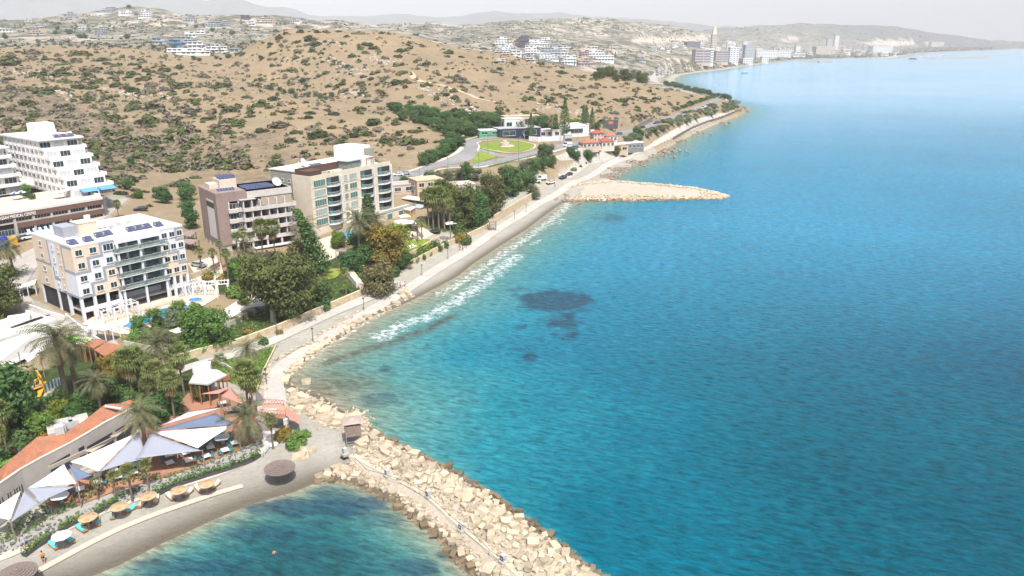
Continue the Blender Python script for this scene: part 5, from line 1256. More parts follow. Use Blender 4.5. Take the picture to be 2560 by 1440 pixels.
# ================================================================== beach restaurant, sails, furniture
ROOFT = M('terracotta_roof', (.30,.130,.075), .9, .22, 3, bump=.6, bscale=5, dirt=(.235,.11,.07), dscale=.6)
SAILW = M('white_sail', (.64,.64,.65), .75, .04, .5); SAILG = M('grey_sail', (.225,.245,.295), .75, .04, .5); SAILB = M('blue_sail', (.105,.14,.215), .75, .06, .5); SAILP = M('pink_sail', (.47,.20,.165), .8, .05, .5)
RWALL = M('restaurant_render', (.36,.335,.315), .85, .08, .6)
# curved wall with sloping roof
par = [(0,1210),(54,1173),(110,1142),(177,1108),(222,1082),(265,1056),(300,1038),(333,1020),(352,1007)]
bk = [(0,1190),(26,1165),(95,1106),(160,1098),(215,1062),(243,1040),(265,1023),(300,1021),(325,1012)]
o = P(180,1170); t = thing('restaurant', 'long curved restaurant with an orange tiled roof and three white awnings', 'building', o)
m = MB(); fr = MB(); cp = MB()
zp = 7.4
pp = [PZ(-60,1248,zp)]+[PZ(a,b,zp) for a,b in par]
for i in range(len(pp)-1):
    a, b = pp[i]-o, pp[i+1]-o; s = Vector((-(b-a).y,(b-a).x,0)).normalized()*.35; d = Vector((0,0,-5.6)); 
    m.add([a+d,b+d,b+s+d,a+s+d,a,b,b+s,a+s], [(4,5,6,7),(0,1,5,4),(2,3,7,6)]+([(1,2,6,5)] if i == len(pp)-2 else []))
    U = Vector((0,0,.09)); e = s*-.12; q = s*1.12
    cp.add([a+e,b+e,b+q,a+q,a+e+U,b+e+U,b+q+U,a+q+U],[(4,5,6,7),(0,1,5,4),(2,3,7,6),(0,3,7,4),(1,2,6,5)])
m.build('wall', RWALL, t); cp.build('coping', KERB, t)
m = MB(); qq = [PZ(a,b,zp-.2) for a,b in bk]; pq = [PZ(a,b,zp-.35) for a,b in par]
for i in range(len(qq)-1): m.quad(pq[i]-o, pq[i+1]-o, qq[i+1]-o+Vector((0,0,.9)), qq[i]-o+Vector((0,0,.9)))
n_ = len(m.v)
m.build('roof', ROOFT, t)
m = MB()
for i in range(len(qq)-1): a, b = qq[i]-o, qq[i+1]-o; d = Vector((0,0,-5)); U = Vector((0,0,.88)); m.quad(b+d, a+d, a+U, b+U)
m.build('back_wall', RWALL, t)
AWN = M('cream_awning',(.60,.545,.43),.8,.06,.6)
for q in [[(275,1092),(340,1049),(333,1061),(292,1092)],[(213,1128),(285,1092),(290,1096),(230,1131)],[(120,1168),(215,1124),(222,1130),(126,1175)]]:
    a, b, c, d = PZ(*q[0],6.6)-o, PZ(*q[1],6.6)-o, PZ(*q[2],5.9)-o, PZ(*q[3],5.9)-o; U = Vector((0,0,.12))
    MB().add([a,b,c,d,a+U,b+U,c+U,d+U],[(0,3,2,1),(4,5,6,7),(0,1,5,4),(1,2,6,5),(2,3,7,6),(3,0,4,7)]).build('awning', AWN, t)
wf = M('dark_opening',(.035,.035,.06),.4,.3,.5,spec=.5)
for a, b, h in [((130,1196),(215,1146),2.3),((222,1150),(285,1112),2.3),((292,1108),(338,1078),2.3)]:
    A_, B_ = PZ(*a,3.6), PZ(*b,3.6); d = (B_-A_); s = Vector((d.y,-d.x,0)).normalized()*.12
    m = MB(); m.add([A_-o+s,B_-o+s,B_-o+s+Vector((0,0,h)),A_-o+s+Vector((0,0,h))],[(0,1,2,3)]); m.build('window', wf, t)
for a in [(108,1200)]: A_ = PZ(*a,3.5)-o; MB().cbox((A_.x,A_.y,1.0),(1.4,.3,2.3),.6).build('door', DARK, t)
for k,(x_,y_) in enumerate([(3,1258),(10,1254),(24,1245),(30,1241),(40,1234),(46,1231),(52,1227),(58,1222)]):
    A_ = PZ(x_,y_,5.6)-o; MB().cbox((A_.x+.02,A_.y-.15,A_.z),(.16,.14,1.6),.6).build('slit_window', DARK, t)
for k,(x_,y_) in enumerate([(152,1070),(170,1062),(185,1058)]): A_ = PZ(x_,y_,8.0)-o; MB().cbox(A_,(1.4,.8,1.2),.6).build('air_conditioner', LMETAL, t)
m = MB(); A_ = PZ(264,1016,8.2)-o; B_ = PZ(306,1023,8.2)-o; m.tube([A_,B_],.25,8); m.build('duct', LMETAL, t)
A_ = PZ(150,1078,8.4)-o; m = MB(); m.cbox(A_,(1.2,1.0,1.8),.5); m.build('plant_unit', LMETAL, t)
m = MB(); A_ = P(175,1085)-o; m.cbox((A_.x,A_.y,1.5),(6,5,3),.6); m.build('service_yard', CONC, t)
m = MB(); A_ = PZ(175,1062,7.0)-o; m.cbox(A_,(4.2,2.2,.25),.6); m.build('yard_awning', AWN, t)
# shade sails: curved cloth between corners given as (px, py, z)
def sail(corners, mat, label, grp='shade sails', sag=.14, belly=.25, poles=()):
    c = [PZ(a,b,z) for a,b,z in corners]; o = sum(c, Vector())/3
    n = 9; V = []; ix = {}
    for i in range(n+1):
        for j in range(n+1-i):
            k = n-i-j; u, v, w_ = i/n, j/n, k/n
            p = c[0]*u+c[1]*v+c[2]*w_
            pull = u*v+v*w_+u*w_; edge = (1-27*u*v*w_)
            q = o - p; p2 = p + q*(pull*sag*1.6*edge) + Vector((0,0,-belly*27*u*v*w_*.6))
            ix[i,j] = len(V); V.append(p2-o)
    F = []
    for i in range(n):
        for j in range(n-i):
            F.append((ix[i,j],ix[i+1,j],ix[i,j+1]))
            if i+j < n-1: F.append((ix[i+1,j],ix[i+1,j+1],ix[i,j+1]))
    t = thing('shade_sail', label, 'shade sail', o, 0, grp)
    a = MB().add(V, F); cl = a.build('cloth', mat, t, smooth=True)
    so = cl.modifiers.new('thickness','SOLIDIFY'); so.thickness = .03
    for k in poles:
        b = c[k]-o; g = Hz(c[k].x,c[k].y)-o.z; MB().tube([(b.x,b.y,g-.3),(b.x,b.y,b.z+.15)],.09,7).build('post', GREYWOOD, t)
SL = [([(52,1227,6.4),(-45,1290,5.6),(26,1300,5.0)],SAILW,'leftmost white shade sail running out of the photo',(2,)),
 ([(61,1225,6.6),(101,1257,5.2),(27,1307,5.0)],SAILG,'pale grey shade sail between the two leftmost white sails',()),
 ([(67,1219,6.4),(189,1216,5.5),(98,1256,5.3)],SAILG,'long narrow pale grey sail under the second white sail',()),
 ([(160,1160,6.8),(192,1209,5.4),(69,1221,6.2)],SAILW,'second white shade sail from the left beside the wall door',(1,)),
 ([(173,1160,6.4),(231,1188,5.2),(189,1205,5.2)],SAILB,'small slate blue triangular sail between two white sails',()),
 ([(175,1155,6.7),(346,1080,6.8),(246,1180,5.0)],SAILW,'long white sail along the restaurant windows',(2,)),
 ([(349,1079,7.2),(369,1145,5.2),(248,1180,4.9)],SAILG,'pale grey sail with palm shadow left of the tall palm trunk',()),
 ([(376,1082,6.9),(506,1127,5.2),(338,1148,5.4)],SAILG,'pale grey sail right of the tall palm trunk',(1,)),
 ([(378,1080,6.6),(583,1064,6.0),(494,1121,4.8)],SAILW,'big white sail below the slate blue sail',()),
 ([(380,1078,6.8),(540,1033,6.8),(594,1060,6.2)],SAILB,'big slate blue sail above the big white sail',(2,)),
 ([(402,1063,7.0),(552,1019,7.0),(470,1030,6.4)],SAILW,'long thin white sail behind the big slate blue sail',(1,)),
 ([(553,989,6.6),(578,970,6.4),(617,1015,5.2)],SAILP,'pink shade sail over the tables beside the bridge',(0,2)),
 ([(500,986,6.0),(582,965,6.4),(548,984,5.6)],SAILP,'thin pink sail in front of the grey roofed bar',())]
for c, mt_, lb, po in SL: sail(c, mt_, lb, poles=po, sag=.16 if mt_ is not SAILP else .1)
# grey roofed bar, terracotta pergolas, play area, white hall
def slab_roof(name, label, corners, z, th, mat, posts, wallmat=None, h=None, cat='building', rib=None):
    c = [PZ(a,b,zz) for (a,b),zz in zip(corners, z if hasattr(z,'__len__') else [z]*len(corners))]; o = sum(c,Vector())/len(c); o.z = Hz(o.x,o.y)
    t = thing(name, label, cat, o); n = len(c); U = Vector((0,0,th))
    v = [p-o for p in c]; v = v+[p+U for p in v]
    m = MB().add(v, [tuple(range(n-1,-1,-1)), tuple(range(n,2*n))]+[(i,(i+1)%n,n+(i+1)%n,n+i) for i in range(n)])
    m.build('roof', mat, t)
    cen = sum((p-o for p in c),Vector())/n
    for k in range(n):
        p = (c[k]-o).lerp(cen,.06); q = (c[(k+1)%n]-o).lerp(cen,.06)
        if posts: 
            MB().tube([(p.x,p.y,-.4),(p.x,p.y,p.z)],.12,6).build('post', posts, t); r = (p+q)/2; MB().tube([(r.x,r.y,-.4),(r.x,r.y,r.z)],.12,6).build('post', posts, t)
    if wallmat:
        inn = [(p-o).lerp(cen,.12) for p in c]; zt_ = min(p.z for p in inn)-.02
        MB().prism([(p.x,p.y) for p in inn], -.6, (h or zt_)).build('wall', wallmat, t)
    return t, o
t, o = slab_roof('beach_bar', 'open beach bar with a flat pale grey roof among palms', [(472,960),(520,964),(568,940),(545,927),(494,921)], 6.0, .25, M('grey_roof',(.36,.36,.365),.8,.06,1.5), WOOD)
A_ = PZ(505,918,6.6)-o; MB().cbox(A_,(3.2,2.2,1.2),.3).build('roof_box', LGREY, t)
A_ = P(520,965)-o; MB().cbox((A_.x,A_.y+2,.6),(7,.8,1.2),.3).build('bar_counter', WOOD, t)
for k,(q,lb) in enumerate([([(208,864),(243,847),(267,854),(235,872)],'terracotta pergola roof nearest the green tent, first of three in a row'),([(236,876),(267,857),(308,866),(262,893)],'middle terracotta pergola roof of the three in a row'),([(262,897),(310,869),(346,878),(325,890),(290,905)],'terracotta pergola roof at the right end of the row of three')]):
    slab_roof('pergola', lb, q, 8.3-k*.3, .15, ROOFT, WOOD)
slab_roof('pergola', 'pale green pergola roof between the green tent and the terracotta roofs', [(184,858),(212,843),(233,847),(206,864)], 8.3, .12, M('pale_green_roof',(.36,.45,.20),.8,.08,2), WOOD)
t, o = slab_roof('tent', 'bright green tent at the corner of the white hall', [(160,842),(170,838),(192,840),(196,848),(184,856),(168,850)], [7.6]*6, .1, M('green_canvas',(.14,.42,.06),.7,.08,2), LMETAL, M('green_canvas',(.14,.42,.06)), 2.4)
# white hall with slanted front
zr = 10.4; o = PZ(70,850,5); t = thing('white_hall', 'white flat roofed hall with a big slanted white front and black solar strips', 'building', o)
c = [PZ(-90,885,zr)-o, PZ(139,804,zr)-o, PZ(66,781,zr)-o, PZ(-110,830,zr)-o]
lo = [PZ(-70,955,5.7)-o, PZ(161,853,5.7)-o]
MB().add([c[0],c[1],c[2],c[3],c[0]-Vector((0,0,5)),c[1]-Vector((0,0,5)),c[2]-Vector((0,0,5)),c[3]-Vector((0,0,5))],[(0,1,2,3),(5,1,0,4),(6,2,1,5),(7,3,2,6)]).build('wall', M('hall_roof',(.40,.385,.36),.9,.08,.4,dirt=(.36,.345,.32)), t)
w_ = [c[0]+Vector((0,0,.5)), c[1]+Vector((0,0,.5)), lo[1], lo[0]]; nn = (w_[1]-w_[0]).cross(w_[3]-w_[0]).normalized()*.3
if nn.y > 0: nn = -nn
MB().add([p+nn*.4 for p in w_]+[p-nn*.6 for p in w_],[(0,1,2,3),(7,6,5,4),(0,4,5,1),(1,5,6,2),(2,6,7,3),(3,7,4,0)]).build('slanted_front', M('hall_white',(.66,.655,.645),.8,.03,.4), t)
MB().add([lo[0]-nn*1.5,lo[1]-nn*1.5,lo[1]-nn*1.5-Vector((0,0,2)),lo[0]-nn*1.5-Vector((0,0,2))],[(0,3,2,1),(0,1,2,3)]).build('brown_base', M('brown_base',(.13,.085,.06),.9), t)
for i in range(7):
    A_ = PZ(50+i*9,812-i*3.2,zr+.15)-o; MB().cbox(A_,(.45,3.4,.12),-.55).build('solar_strip', M('black_panel',(.02,.022,.03),.3,.2,2), t)
A_ = PZ(48,795,zr+.5)-o; MB().cbox(A_,(4,2.5,.9),.5).build('roof_box', LGREY, t)
for a,b in ((0,1),(1,2)):
    d = c[b]-c[a]; ang = math.atan2(d.y,d.x); mm = (c[a]+c[b])/2; MB().cbox((mm.x,mm.y,mm.z+.25),(d.length,.3,.5),ang).build('parapet', WHITE, t)
# play frame
o = P(88,985); t = thing('play_structure', 'yellow play frame with a slide in the courtyard by the white hall', 'playground', o)
YEL = M('yellow_paint',(.55,.29,.03),.5,.08,2)
m = MB()
for a,b in [((66,940),(66,985)),((100,925),(100,965)),((112,935),(112,985)),((72,975),(72,1000))]:
    p = P(*b)-o; m.tube([p-Vector((0,0,.3)),p+Vector((0,0,3.2))],.14,6)
ps = [P(66,985)-o,P(100,965)-o,P(112,985)-o,P(72,1000)-o]
for i in range(4):
    for z_ in (1.6,3.1): U = Vector((0,0,z_)); m.tube([ps[i]+U,ps[(i+1)%4]+U],.13,6)
m.build('frame', YEL, t)
MB().add([p+Vector((0,0,1.65)) for p in ps],[(0,1,2,3)]).build('deck', M('sand_deck',(.33,.22,.13),.9), t)
a = P(112,975)-o; b = P(90,1010)-o
MB().add([a+Vector((-.4,0,1.6)),a+Vector((.4,.3,1.6)),b+Vector((.4,.3,.3)),b+Vector((-.4,0,.3))],[(0,1,2,3)]).build('slide', YEL, t)
sail([(46,882,9.6),(100,886,9.4),(70,906,8.4)], M('lilac_sail',(.40,.42,.50),.8,.04,.5), 'small lilac grey sail above the yellow play frame', grp='shade sails', poles=(0,1))
o = P(40,965); t = thing('slide', 'striped inflatable slide at the left edge by the white hall', 'playground')
for k,(mtc,u0) in enumerate([((.36,.33,.50),0),((.6,.6,.6),1),((.05,.30,.09),2),((.6,.6,.6),3),((.05,.30,.09),4)]):
    a, b = PZ(-5+u0*13,958-u0*6.5,6.5+u0*.4)-o, PZ(8+u0*13,951-u0*6.5,6.9+u0*.4)-o
    if k == 0: t.location = o
    q = PZ(2+u0*13,966-u0*6.5,5.6+u0*.4)-PZ(-5+u0*13,958-u0*6.5,6.5+u0*.4)
    MB().add([a,b,b+q,a+q,a+Vector((0,0,-1.8)),b+Vector((0,0,-1.8)),b+q+Vector((0,0,-.5)),a+q+Vector((0,0,-.5))],[(0,3,2,1),(4,5,6,7),(0,1,5,4),(1,2,6,5),(2,3,7,6),(3,0,4,7)]).build('slide_section', M('slide_%d'%(k%3 if k<3 else k-2),mtc,.6,.05,1), t)
def fence_board(l, h, label, mats, base=0):
    p = [P(*q) for q in l]; o = p[0].copy(); m = MB()
    for i in range(len(p)-1):
        n = 5
        for k in range(n):
            a, b = p[i].lerp(p[i+1],k/n)-o, p[i].lerp(p[i+1],(k+.9)/n)-o; U = Vector((0,0,h)); s = Vector((0,.1,0)); m.mat((i*n+k)%len(mats)).add([a,b,b+U,a+U,a+s,b+s,b+s+U,a+s+U],[(0,1,2,3),(5,4,7,6),(3,2,6,7),(4,0,3,7),(1,5,6,2)])
    return tag(m.build('fence', mats, None, o), label, 'fence')
fence_board([(30,1140),(55,1128),(85,1108)], 1.1, 'colourful board fence beside the orange roof', [M('paint_red',(.42,.05,.04),.6),M('paint_orange',(.55,.20,.03),.6),M('paint_blue',(.05,.17,.42),.6),M('paint_white',(.6,.6,.6),.6),M('paint_green',(.22,.35,.05),.6)])
fence_board([(115,985),(135,972),(155,965)], 1.8, 'white board with a teal wave beside the yellow play frame', [M('teal_board',(.05,.28,.30),.6), WHITE])
fence_board([(90,1040),(115,1048),(140,1052)], .9, 'low white fence by the small blue play pool', [WHITE, M('paint_red',(.42,.05,.04),.6)])
pool('play_pool', [(84,1062),(100,1056),(125,1062),(108,1072)], 'small bright blue play pool under the trees at the left', BPOOL)
MB(); sheet('play_court', [(78,1030),(130,1002),(128,1012),(80,1050)], TERRA, .2); sheet('play_court', [(62,1000),(140,965),(160,972),(80,1018)], PAVE, .15)
# bridge with gateway sails over the promenade
o = P(690,1060); t = thing('footbridge', 'pink footbridge with lattice railings over the promenade', 'bridge', o)
PINK = M('pink_render',(.46,.22,.165),.85,.08,1)
zb = 4.6; q = [PZ(652,1036,zb)-o, PZ(713,1040,zb)-o, PZ(713,1014,zb)-o, PZ(655,1010,zb)-o]
MB().add(q+[p-Vector((0,0,.5)) for p in q],[(0,1,2,3),(4,7,6,5),(0,4,5,1),(1,5,6,2),(2,6,7,3),(3,7,4,0)]).build('deck', PINK, t)
for a,b in ((q[0],q[1]),(q[3],q[2])):
    m = MB(); n = 8
    for k in range(n):
        u, v = a.lerp(b,k/n), a.lerp(b,(k+1)/n); U = Vector((0,0,1))
        m.tube([u,v+U],.05,4).tube([v,u+U],.05,4)
    m.tube([a+Vector((0,0,1)),b+Vector((0,0,1))],.07,4); m.build('railing', M('lattice_pink',(.42,.22,.17),.8), t)
for p,w2 in ((q[0],1.6),(q[1],.6),(q[2],.6),(q[3],1.6)): MB().box(p.x-w2/2,p.x+w2/2,p.y-.3,p.y+.3,-1,p.z-.52).build('pier', M('pier_white',(.55,.5,.46),.85), t)
m = MB(); m.add([q[1]+Vector((.1,.2,-.0)),q[1]+Vector((2.2,.3,-1.8)),q[2]+Vector((2.2,-.2,-1.8)),q[2]+Vector((.1,-.2,0))],[(0,1,2,3)]); m.build('stair', PINK, t)
MB().box(q[0].x+.2,q[0].x+2.4,q[0].y+.5,q[0].y+1.1,q[0].z,q[0].z+.5).build('bench', WHITE, t)
def gate(px, py, top, s, lb):
    o = P(px,py); t = thing('gate_sail', lb, 'sail', o); h = 4.6
    MB().tube([(0,0,-.3),(0,0,h)],.13,7).build('post', WHITE, t); m = MB(); m.add([(0,0,h),(0,0,1.2),(s*2.2,.6,1.5),(s*1.2,.3,2.6)],[(0,1,2,3)]); m.build('cloth', SAILW, t)
gate(646,1030,985,1,'white triangular gateway sail left of the promenade by the bridge'); gate(714,1025,978,-1,'white triangular gateway sail right of the promenade by the bridge')
# ---- dining tables with chairs
TBL = M('table_white',(.62,.62,.62),.5,.03,2); CHW = M('chair_wood',(.23,.13,.07),.7,.2,3); CHB = M('chair_blue',(.05,.21,.25),.6,.1,3)
def chair_mesh(mat, nm):
    m = MB(); m.box(-.24,.24,-.24,.24,.42,.48).box(-.24,.24,.2,.26,.48,.95)
    for x in (-.22,.18):
        for y in (-.22,.2): m.box(x,x+.05,y,y+.05,0,.42)
    return m.mesh(nm, mat)
CHM = [chair_mesh(CHW,'chair'), chair_mesh(CHB,'chair')]
ZT = .16
tabs = [(423,1144,'s'),(426,1163,'s'),(466,1138,'s'),(474,1157,'s'),(517,1146,'s'),(564,1131,'s'),(588,1113,'s'),(503,1115,'s'),(528,1124,'s'),(557,1101,'r'),
        (333,1157,'s'),(335,1169,'s'),(337,1187,'s'),(297,1198,'s'),(286,1181,'s'),(246,1194,'s'),(248,1211,'s'),(203,1229,'s'),(152,1248,'r'),(287,1164,'s'),(612,1006,'p'),(601,1024,'p'),(575,1030,'p'),(560,1012,'p')]
TL = ['left of two white tables one behind the other beside the tall palm','nearer of two white tables one behind the other beside the tall palm','shaded table left of the big white sail tip','white table just right of the shaded one by the hedge blocks','white table beside the sail post with blue chairs','long white table with blue chairs near the right hedge','white table with a blue chair by the curved stone planter','table half hidden below the big white sail tip','tilted pale table right of the big white sail tip','big round white table with teal chairs below the big white sail',
      'small white table at the back near the tall palm','white table second from the back near the tall palm','white table with a green pot near the slim palms','white table behind the slim palms and hedge','pale shaded table under the grey sail edge','table right of the small slate blue sail','bright white square table below the small slate blue sail','white square table beside the sail post at the left','long oval white table near the two leftmost sails','bright white table at the edge of the pale grey sail','white table under the pink sail nearest the bridge','table under the pink sail nearest the palm','table with pale chairs left of the bridge terrace','table between the pink sail post and planter']
for k,(px,py,s) in enumerate(tabs):
    p = P(px,py+5); p.z += ZT; ang = .55+random.uniform(-.15,.15)
    t = thing('dining_table', TL[k], 'table', p, ang, 'restaurant tables')
    if s == 'r':
        MB().lathe([(0,.70),(1.25,.70),(1.25,.76),(0,.76)],(0,0,0),20).build('tabletop', TBL, t); MB().tube([(0,0,0),(0,0,.7)],.12,8).build('leg', METAL, t)
    else:
        w_ = 1.15 if s == 's' else .95; d_ = 1.25
        MB().box(-w_/2,w_/2,-d_/2,d_/2,.71,.76).build('tabletop', TBL, t)
        for x in (-1,1):
            for y in (-1,1): MB().box(x*w_*.42-.04,x*w_*.42+.04,y*d_*.42-.04,y*d_*.42+.04,0,.71).build('leg', CHW, t)
    n = 8 if s == 'r' else 4
    for c in range(n):
        a = ang + (c*2*PI/n if s == 'r' else [0,PI][c%2]); r = 1.6 if s == 'r' else .85
        off = Vector((math.cos(a)*r, math.sin(a)*r, 0))
        if s != 'r': off += Vector((-math.sin(ang),math.cos(ang),0))*(.32 if c < 2 else -.32)
        blue = k in (4,5,6,9) or (k+c) % 3 == 0
        ch = link('chair', CHM[1 if blue else 0], None, p+off, math.atan2(off.y,off.x)-PI/2)
        tag(ch, f"{'teal blue' if blue else 'brown wooden'} dining chair at the {TL[k]}"[:110], 'chair', 'restaurant chairs')
        w2 = ch['label'].split(); ch['label'] = ' '.join(w2[:16])
# ---- straw parasols, sunbeds
STRAW = M('straw',(.42,.31,.19),.95,.3,6,bump=.8,dirt=(.30,.20,.11),dscale=1.5); DSTRAW = M('dark_straw',(.17,.138,.125),.95,.3,6,bump=.8)
def parasol(px, py, R, zr_, mat, lb, kindd='straw'):
    b = PZ(px,py,1.0+zr_); b.z = Hz(b.x,b.y); t = thing('parasol', lb, 'parasol', b, 0, 'beach parasols')
    MB().tube([(0,0,-.4),(0,0,zr_+.4)],.06 if R < 2 else .12,7).build('pole', GREYWOOD, t)
    m = MB(); nr_ = 7 if R > 2 else 4; pr = [(.02,zr_+R*.36)]
    if R > 2: pr = [(.02,zr_+R*.42),(.18,zr_+R*.34)]
    for i in range(1,nr_+1):
        r = R*i/nr_; z_ = zr_+R*.30*(1-i/nr_)
        pr += [(r,z_+.05),(r,z_-.06),(r-.10,z_-.06)] if R > 2 else [(r,z_)]
    pr += [(R*.97,zr_-.12),(.05,zr_+R*.22)]
    m.lathe(pr,(0,0,0), 8 if kindd == 'cloth' else 28); m.build('canopy', mat, t, smooth=False)
for px,py,lb in [(369,1237,'straw parasol left of the two near the long planter hedge'),(446,1220,'straw parasol in the middle of the three with cream sunbeds'),(515,1203,'straw parasol at the right end above cream sunbeds'),(297,1264,'straw parasol above the sunbather on a turquoise sunbed'),(219,1292,'straw parasol above the group of people on the beach')]: parasol(px,py,1.22,2.0,STRAW,lb)
parasol(152,1334,1.25,2.1,SAILW,'white cloth parasol on the beach at the left','cloth')
parasol(698,1160,2.35,2.4,DSTRAW,'big round thatched parasol with concentric rings by the breakwater'); parasol(38,1420,2.3,2.4,DSTRAW,'big thatched parasol in the bottom left corner')
CREAMC = M('cream_cushion',(.50,.43,.36),.85,.06,3); TURQ = M('turquoise_cushion',(.09,.42,.45),.8,.06,3); OWOOD = M('orange_wood',(.30,.13,.045),.7,.25,4)
def lounger(px, py, rz, cm, lb):
    p = P(px,py); t = thing('sunbed', lb, 'sunbed', p, rz, 'sunbeds on the beach')
    MB().box(-.34,.34,-.98,.98,.16,.28).build('frame', OWOOD, t)
    for x in (-.3,.24):
        for y in (-.9,.8): MB().box(x,x+.06,y,y+.1,0,.16).build('leg', OWOOD, t)
    c = MB().box(-.31,.31,-.62,.4,.285,.38); c.add([(-.31,.4,.285),(.31,.4,.285),(.31,1.0,.62),(-.31,1.0,.62),(-.31,.4,.38),(.31,.4,.38),(.31,.95,.71),(-.31,.95,.71)],[(0,3,2,1),(4,5,6,7),(0,1,5,4),(1,2,6,5),(2,3,7,6),(3,0,4,7)]); c.build('cushion', cm, t)
for px,py,rz,cm,lb in [(356,1262,-.05,CREAMC,'cream sunbed left of the parasol by the palm trunk'),(391,1254,.25,CREAMC,'cream sunbed right of the parasol by the palm trunk'),(427,1246,.85,CREAMC,'cream sunbed tilted left under the middle straw parasol'),(470,1236,-.35,CREAMC,'cream sunbed right of the middle straw parasol'),(497,1226,.75,CREAMC,'cream sunbed tilted left under the right straw parasol'),(538,1217,-.35,CREAMC,'cream sunbed right of the right straw parasol'),
    (284,1291,.3,TURQ,'turquoise sunbed with a sunbather lying on it'),(325,1278,-.55,TURQ,'turquoise sunbed raised beside the dark parasol shade'),(245,1308,.5,TURQ,'turquoise sunbed with a seated person beside the group'),(205,1326,1.0,TURQ,'turquoise sunbed with a dark haired person in yellow'),(136,1368,.95,TURQ,'turquoise sunbed left of the white cloth parasol'),(175,1354,.95,TURQ,'turquoise sunbed behind the white cloth parasol')]: lounger(px,py,rz,cm,lb)
# ---- lifeguard tower
o = P(884,1108); o.z = Hz(o.x,o.y); rz = .28; t = thing('lifeguard_tower', 'weathered wooden lifeguard tower at the root of the breakwater', 'tower', o, rz)
for x in (-1.2,1.2):
    for y in (-1.2,1.2): MB().box(x-.08,x+.08,y-.08,y+.08,-.5,4.3).build('post', GREYWOOD, t)
m = MB()
for y in (-1.2,1.2): m.box(-1.12,1.12,y-.04,y+.04,.9,1.02)
for x in (-1.2,1.2): m.box(x-.04,x+.04,-1.12,1.12,1.3,1.42)
for s in (-1,1): m.tube([(-1.2,s*1.2,.1),(1.2,s*1.2,1.8)],.05,4).tube([(s*1.2,-1.2,.1),(s*1.2,1.2,1.8)],.05,4)
m.build('brace', GREYWOOD, t)
m = MB().box(-1.3,1.3,-1.3,1.3,1.95,2.1); m.build('floor', GREYWOOD, t)
m = MB()
for i in range(4):
    z = 2.12+i*.46
    m.box(-1.28,1.28,-1.3,-1.24,z,z+.42).box(-1.3,-1.24,-1.22,1.22,z,z+.42).box(1.24,1.3,-1.22,1.22,z,z+.42).box(-1.28,1.28,1.24,1.3,z,z+.42)
m.build('cabin_boards', M('cabin_wood',(.21,.165,.14),.9,.4,4), t)
m = MB(); m.add([(-1.55,-1.55,4.3),(1.55,-1.55,4.3),(1.55,1.55,4.3),(-1.55,1.55,4.3),(0,0,4.85)],[(0,3,2,1),(0,1,4),(1,2,4),(2,3,4),(3,0,4)]); m.build('roof', M('roof_wood',(.30,.25,.22),.9,.25,3), t)
MB().box(1.3,2.3,-.6,.6,1.0,1.1).build('landing', GREYWOOD, t); m = MB(); m.tube([(2.3,-.5,1.1),(3.4,-.5,-.2)],.05,4).tube([(2.3,.5,1.1),(3.4,.5,-.2)],.05,4); m.build('ladder', GREYWOOD, t)
# ---- breakwater: boulders, walkway, lamp boxes, cable
ROCK = M('boulder', (.385,.325,.235), .95, .25, 1.2, bump=1., bscale=3, rnd=.22, hue=.012, dirt=(.47,.415,.325), dscale=.8); WROCK = M('wet_boulder', (.15,.115,.07), .7, .35, 1.2, bump=1., bscale=3, rnd=.25, spec=.35)
def rock_mesh(i, mat, q=.30):
    rnd = random.Random(100+i); bm = bmesh.new(); d = (rnd.uniform(.75,1.25),rnd.uniform(.6,.95),rnd.uniform(.5,.8))
    P_ = []
    for x in (-1,1):
        for y in (-1,1):
            for z in (-1,1):
                for k in range(2): P_.append((x*d[0]*rnd.uniform(1-q,1)*.5, y*d[1]*rnd.uniform(1-q,1)*.5, z*d[2]*rnd.uniform(1-q,1)*.5))
    vs = [bm.verts.new(p) for p in P_]; r = bmesh.ops.convex_hull(bm, input=vs)
    bmesh.ops.delete(bm, geom=[v for v in bm.verts if not v.link_faces], context='VERTS')
    bmesh.ops.bevel(bm, geom=bm.edges[:], offset=.03, segments=1, affect='EDGES', clamp_overlap=True)
    me = bpy.data.meshes.new('boulder'); bm.to_mesh(me); bm.free(); me.materials.append(mat); return me
RK = [rock_mesh(i, ROCK) for i in range(12)]; WK = [rock_mesh(i+20, WROCK) for i in range(5)]
cl = [(885,1140),(930,1165),(968,1182),(1020,1212),(1071,1240),(1110,1275),(1154,1316),(1205,1358),(1259,1400),(1300,1440),(1400,1530),(1520,1640)]
CLW = [PZ(a,b,1.9) for a,b in cl]
def cld(x, y): return float(segdist(np.array([x]), np.array([y]), [(p.x,p.y) for p in CLW])[0])
cands = []
bx0, bx1 = min(p[0] for p in BWPOLY)-4, max(p[0] for p in BWPOLY)+4; by0, by1 = 60, 122
placed = []
grid = {}
def ok(x, y, r, k=.62):
    gx, gy = int(x//2), int(y//2)
    for i in (-1,0,1):
        for j in (-1,0,1):
            for (a,b,c) in grid.get((gx+i,gy+j),()):
                if (a-x)**2+(b-y)**2 < (k*(r+c))**2: return False
    return True
XY = RNG.uniform(size=(26000,2)); xs_ = bx0+(bx1-bx0)*XY[:,0]; ys_ = by0+(by1-by0)*XY[:,1]
dd_ = sdist(xs_, ys_); inb = inpoly(xs_, ys_, BWPOLY); seg = segdist(xs_, ys_, [(p.x,p.y) for p in CLW])
sz = lambda: random.choice((.7,.85,1.,1.2,1.4,1.6,1.9))*random.uniform(.85,1.1)
rocks = []
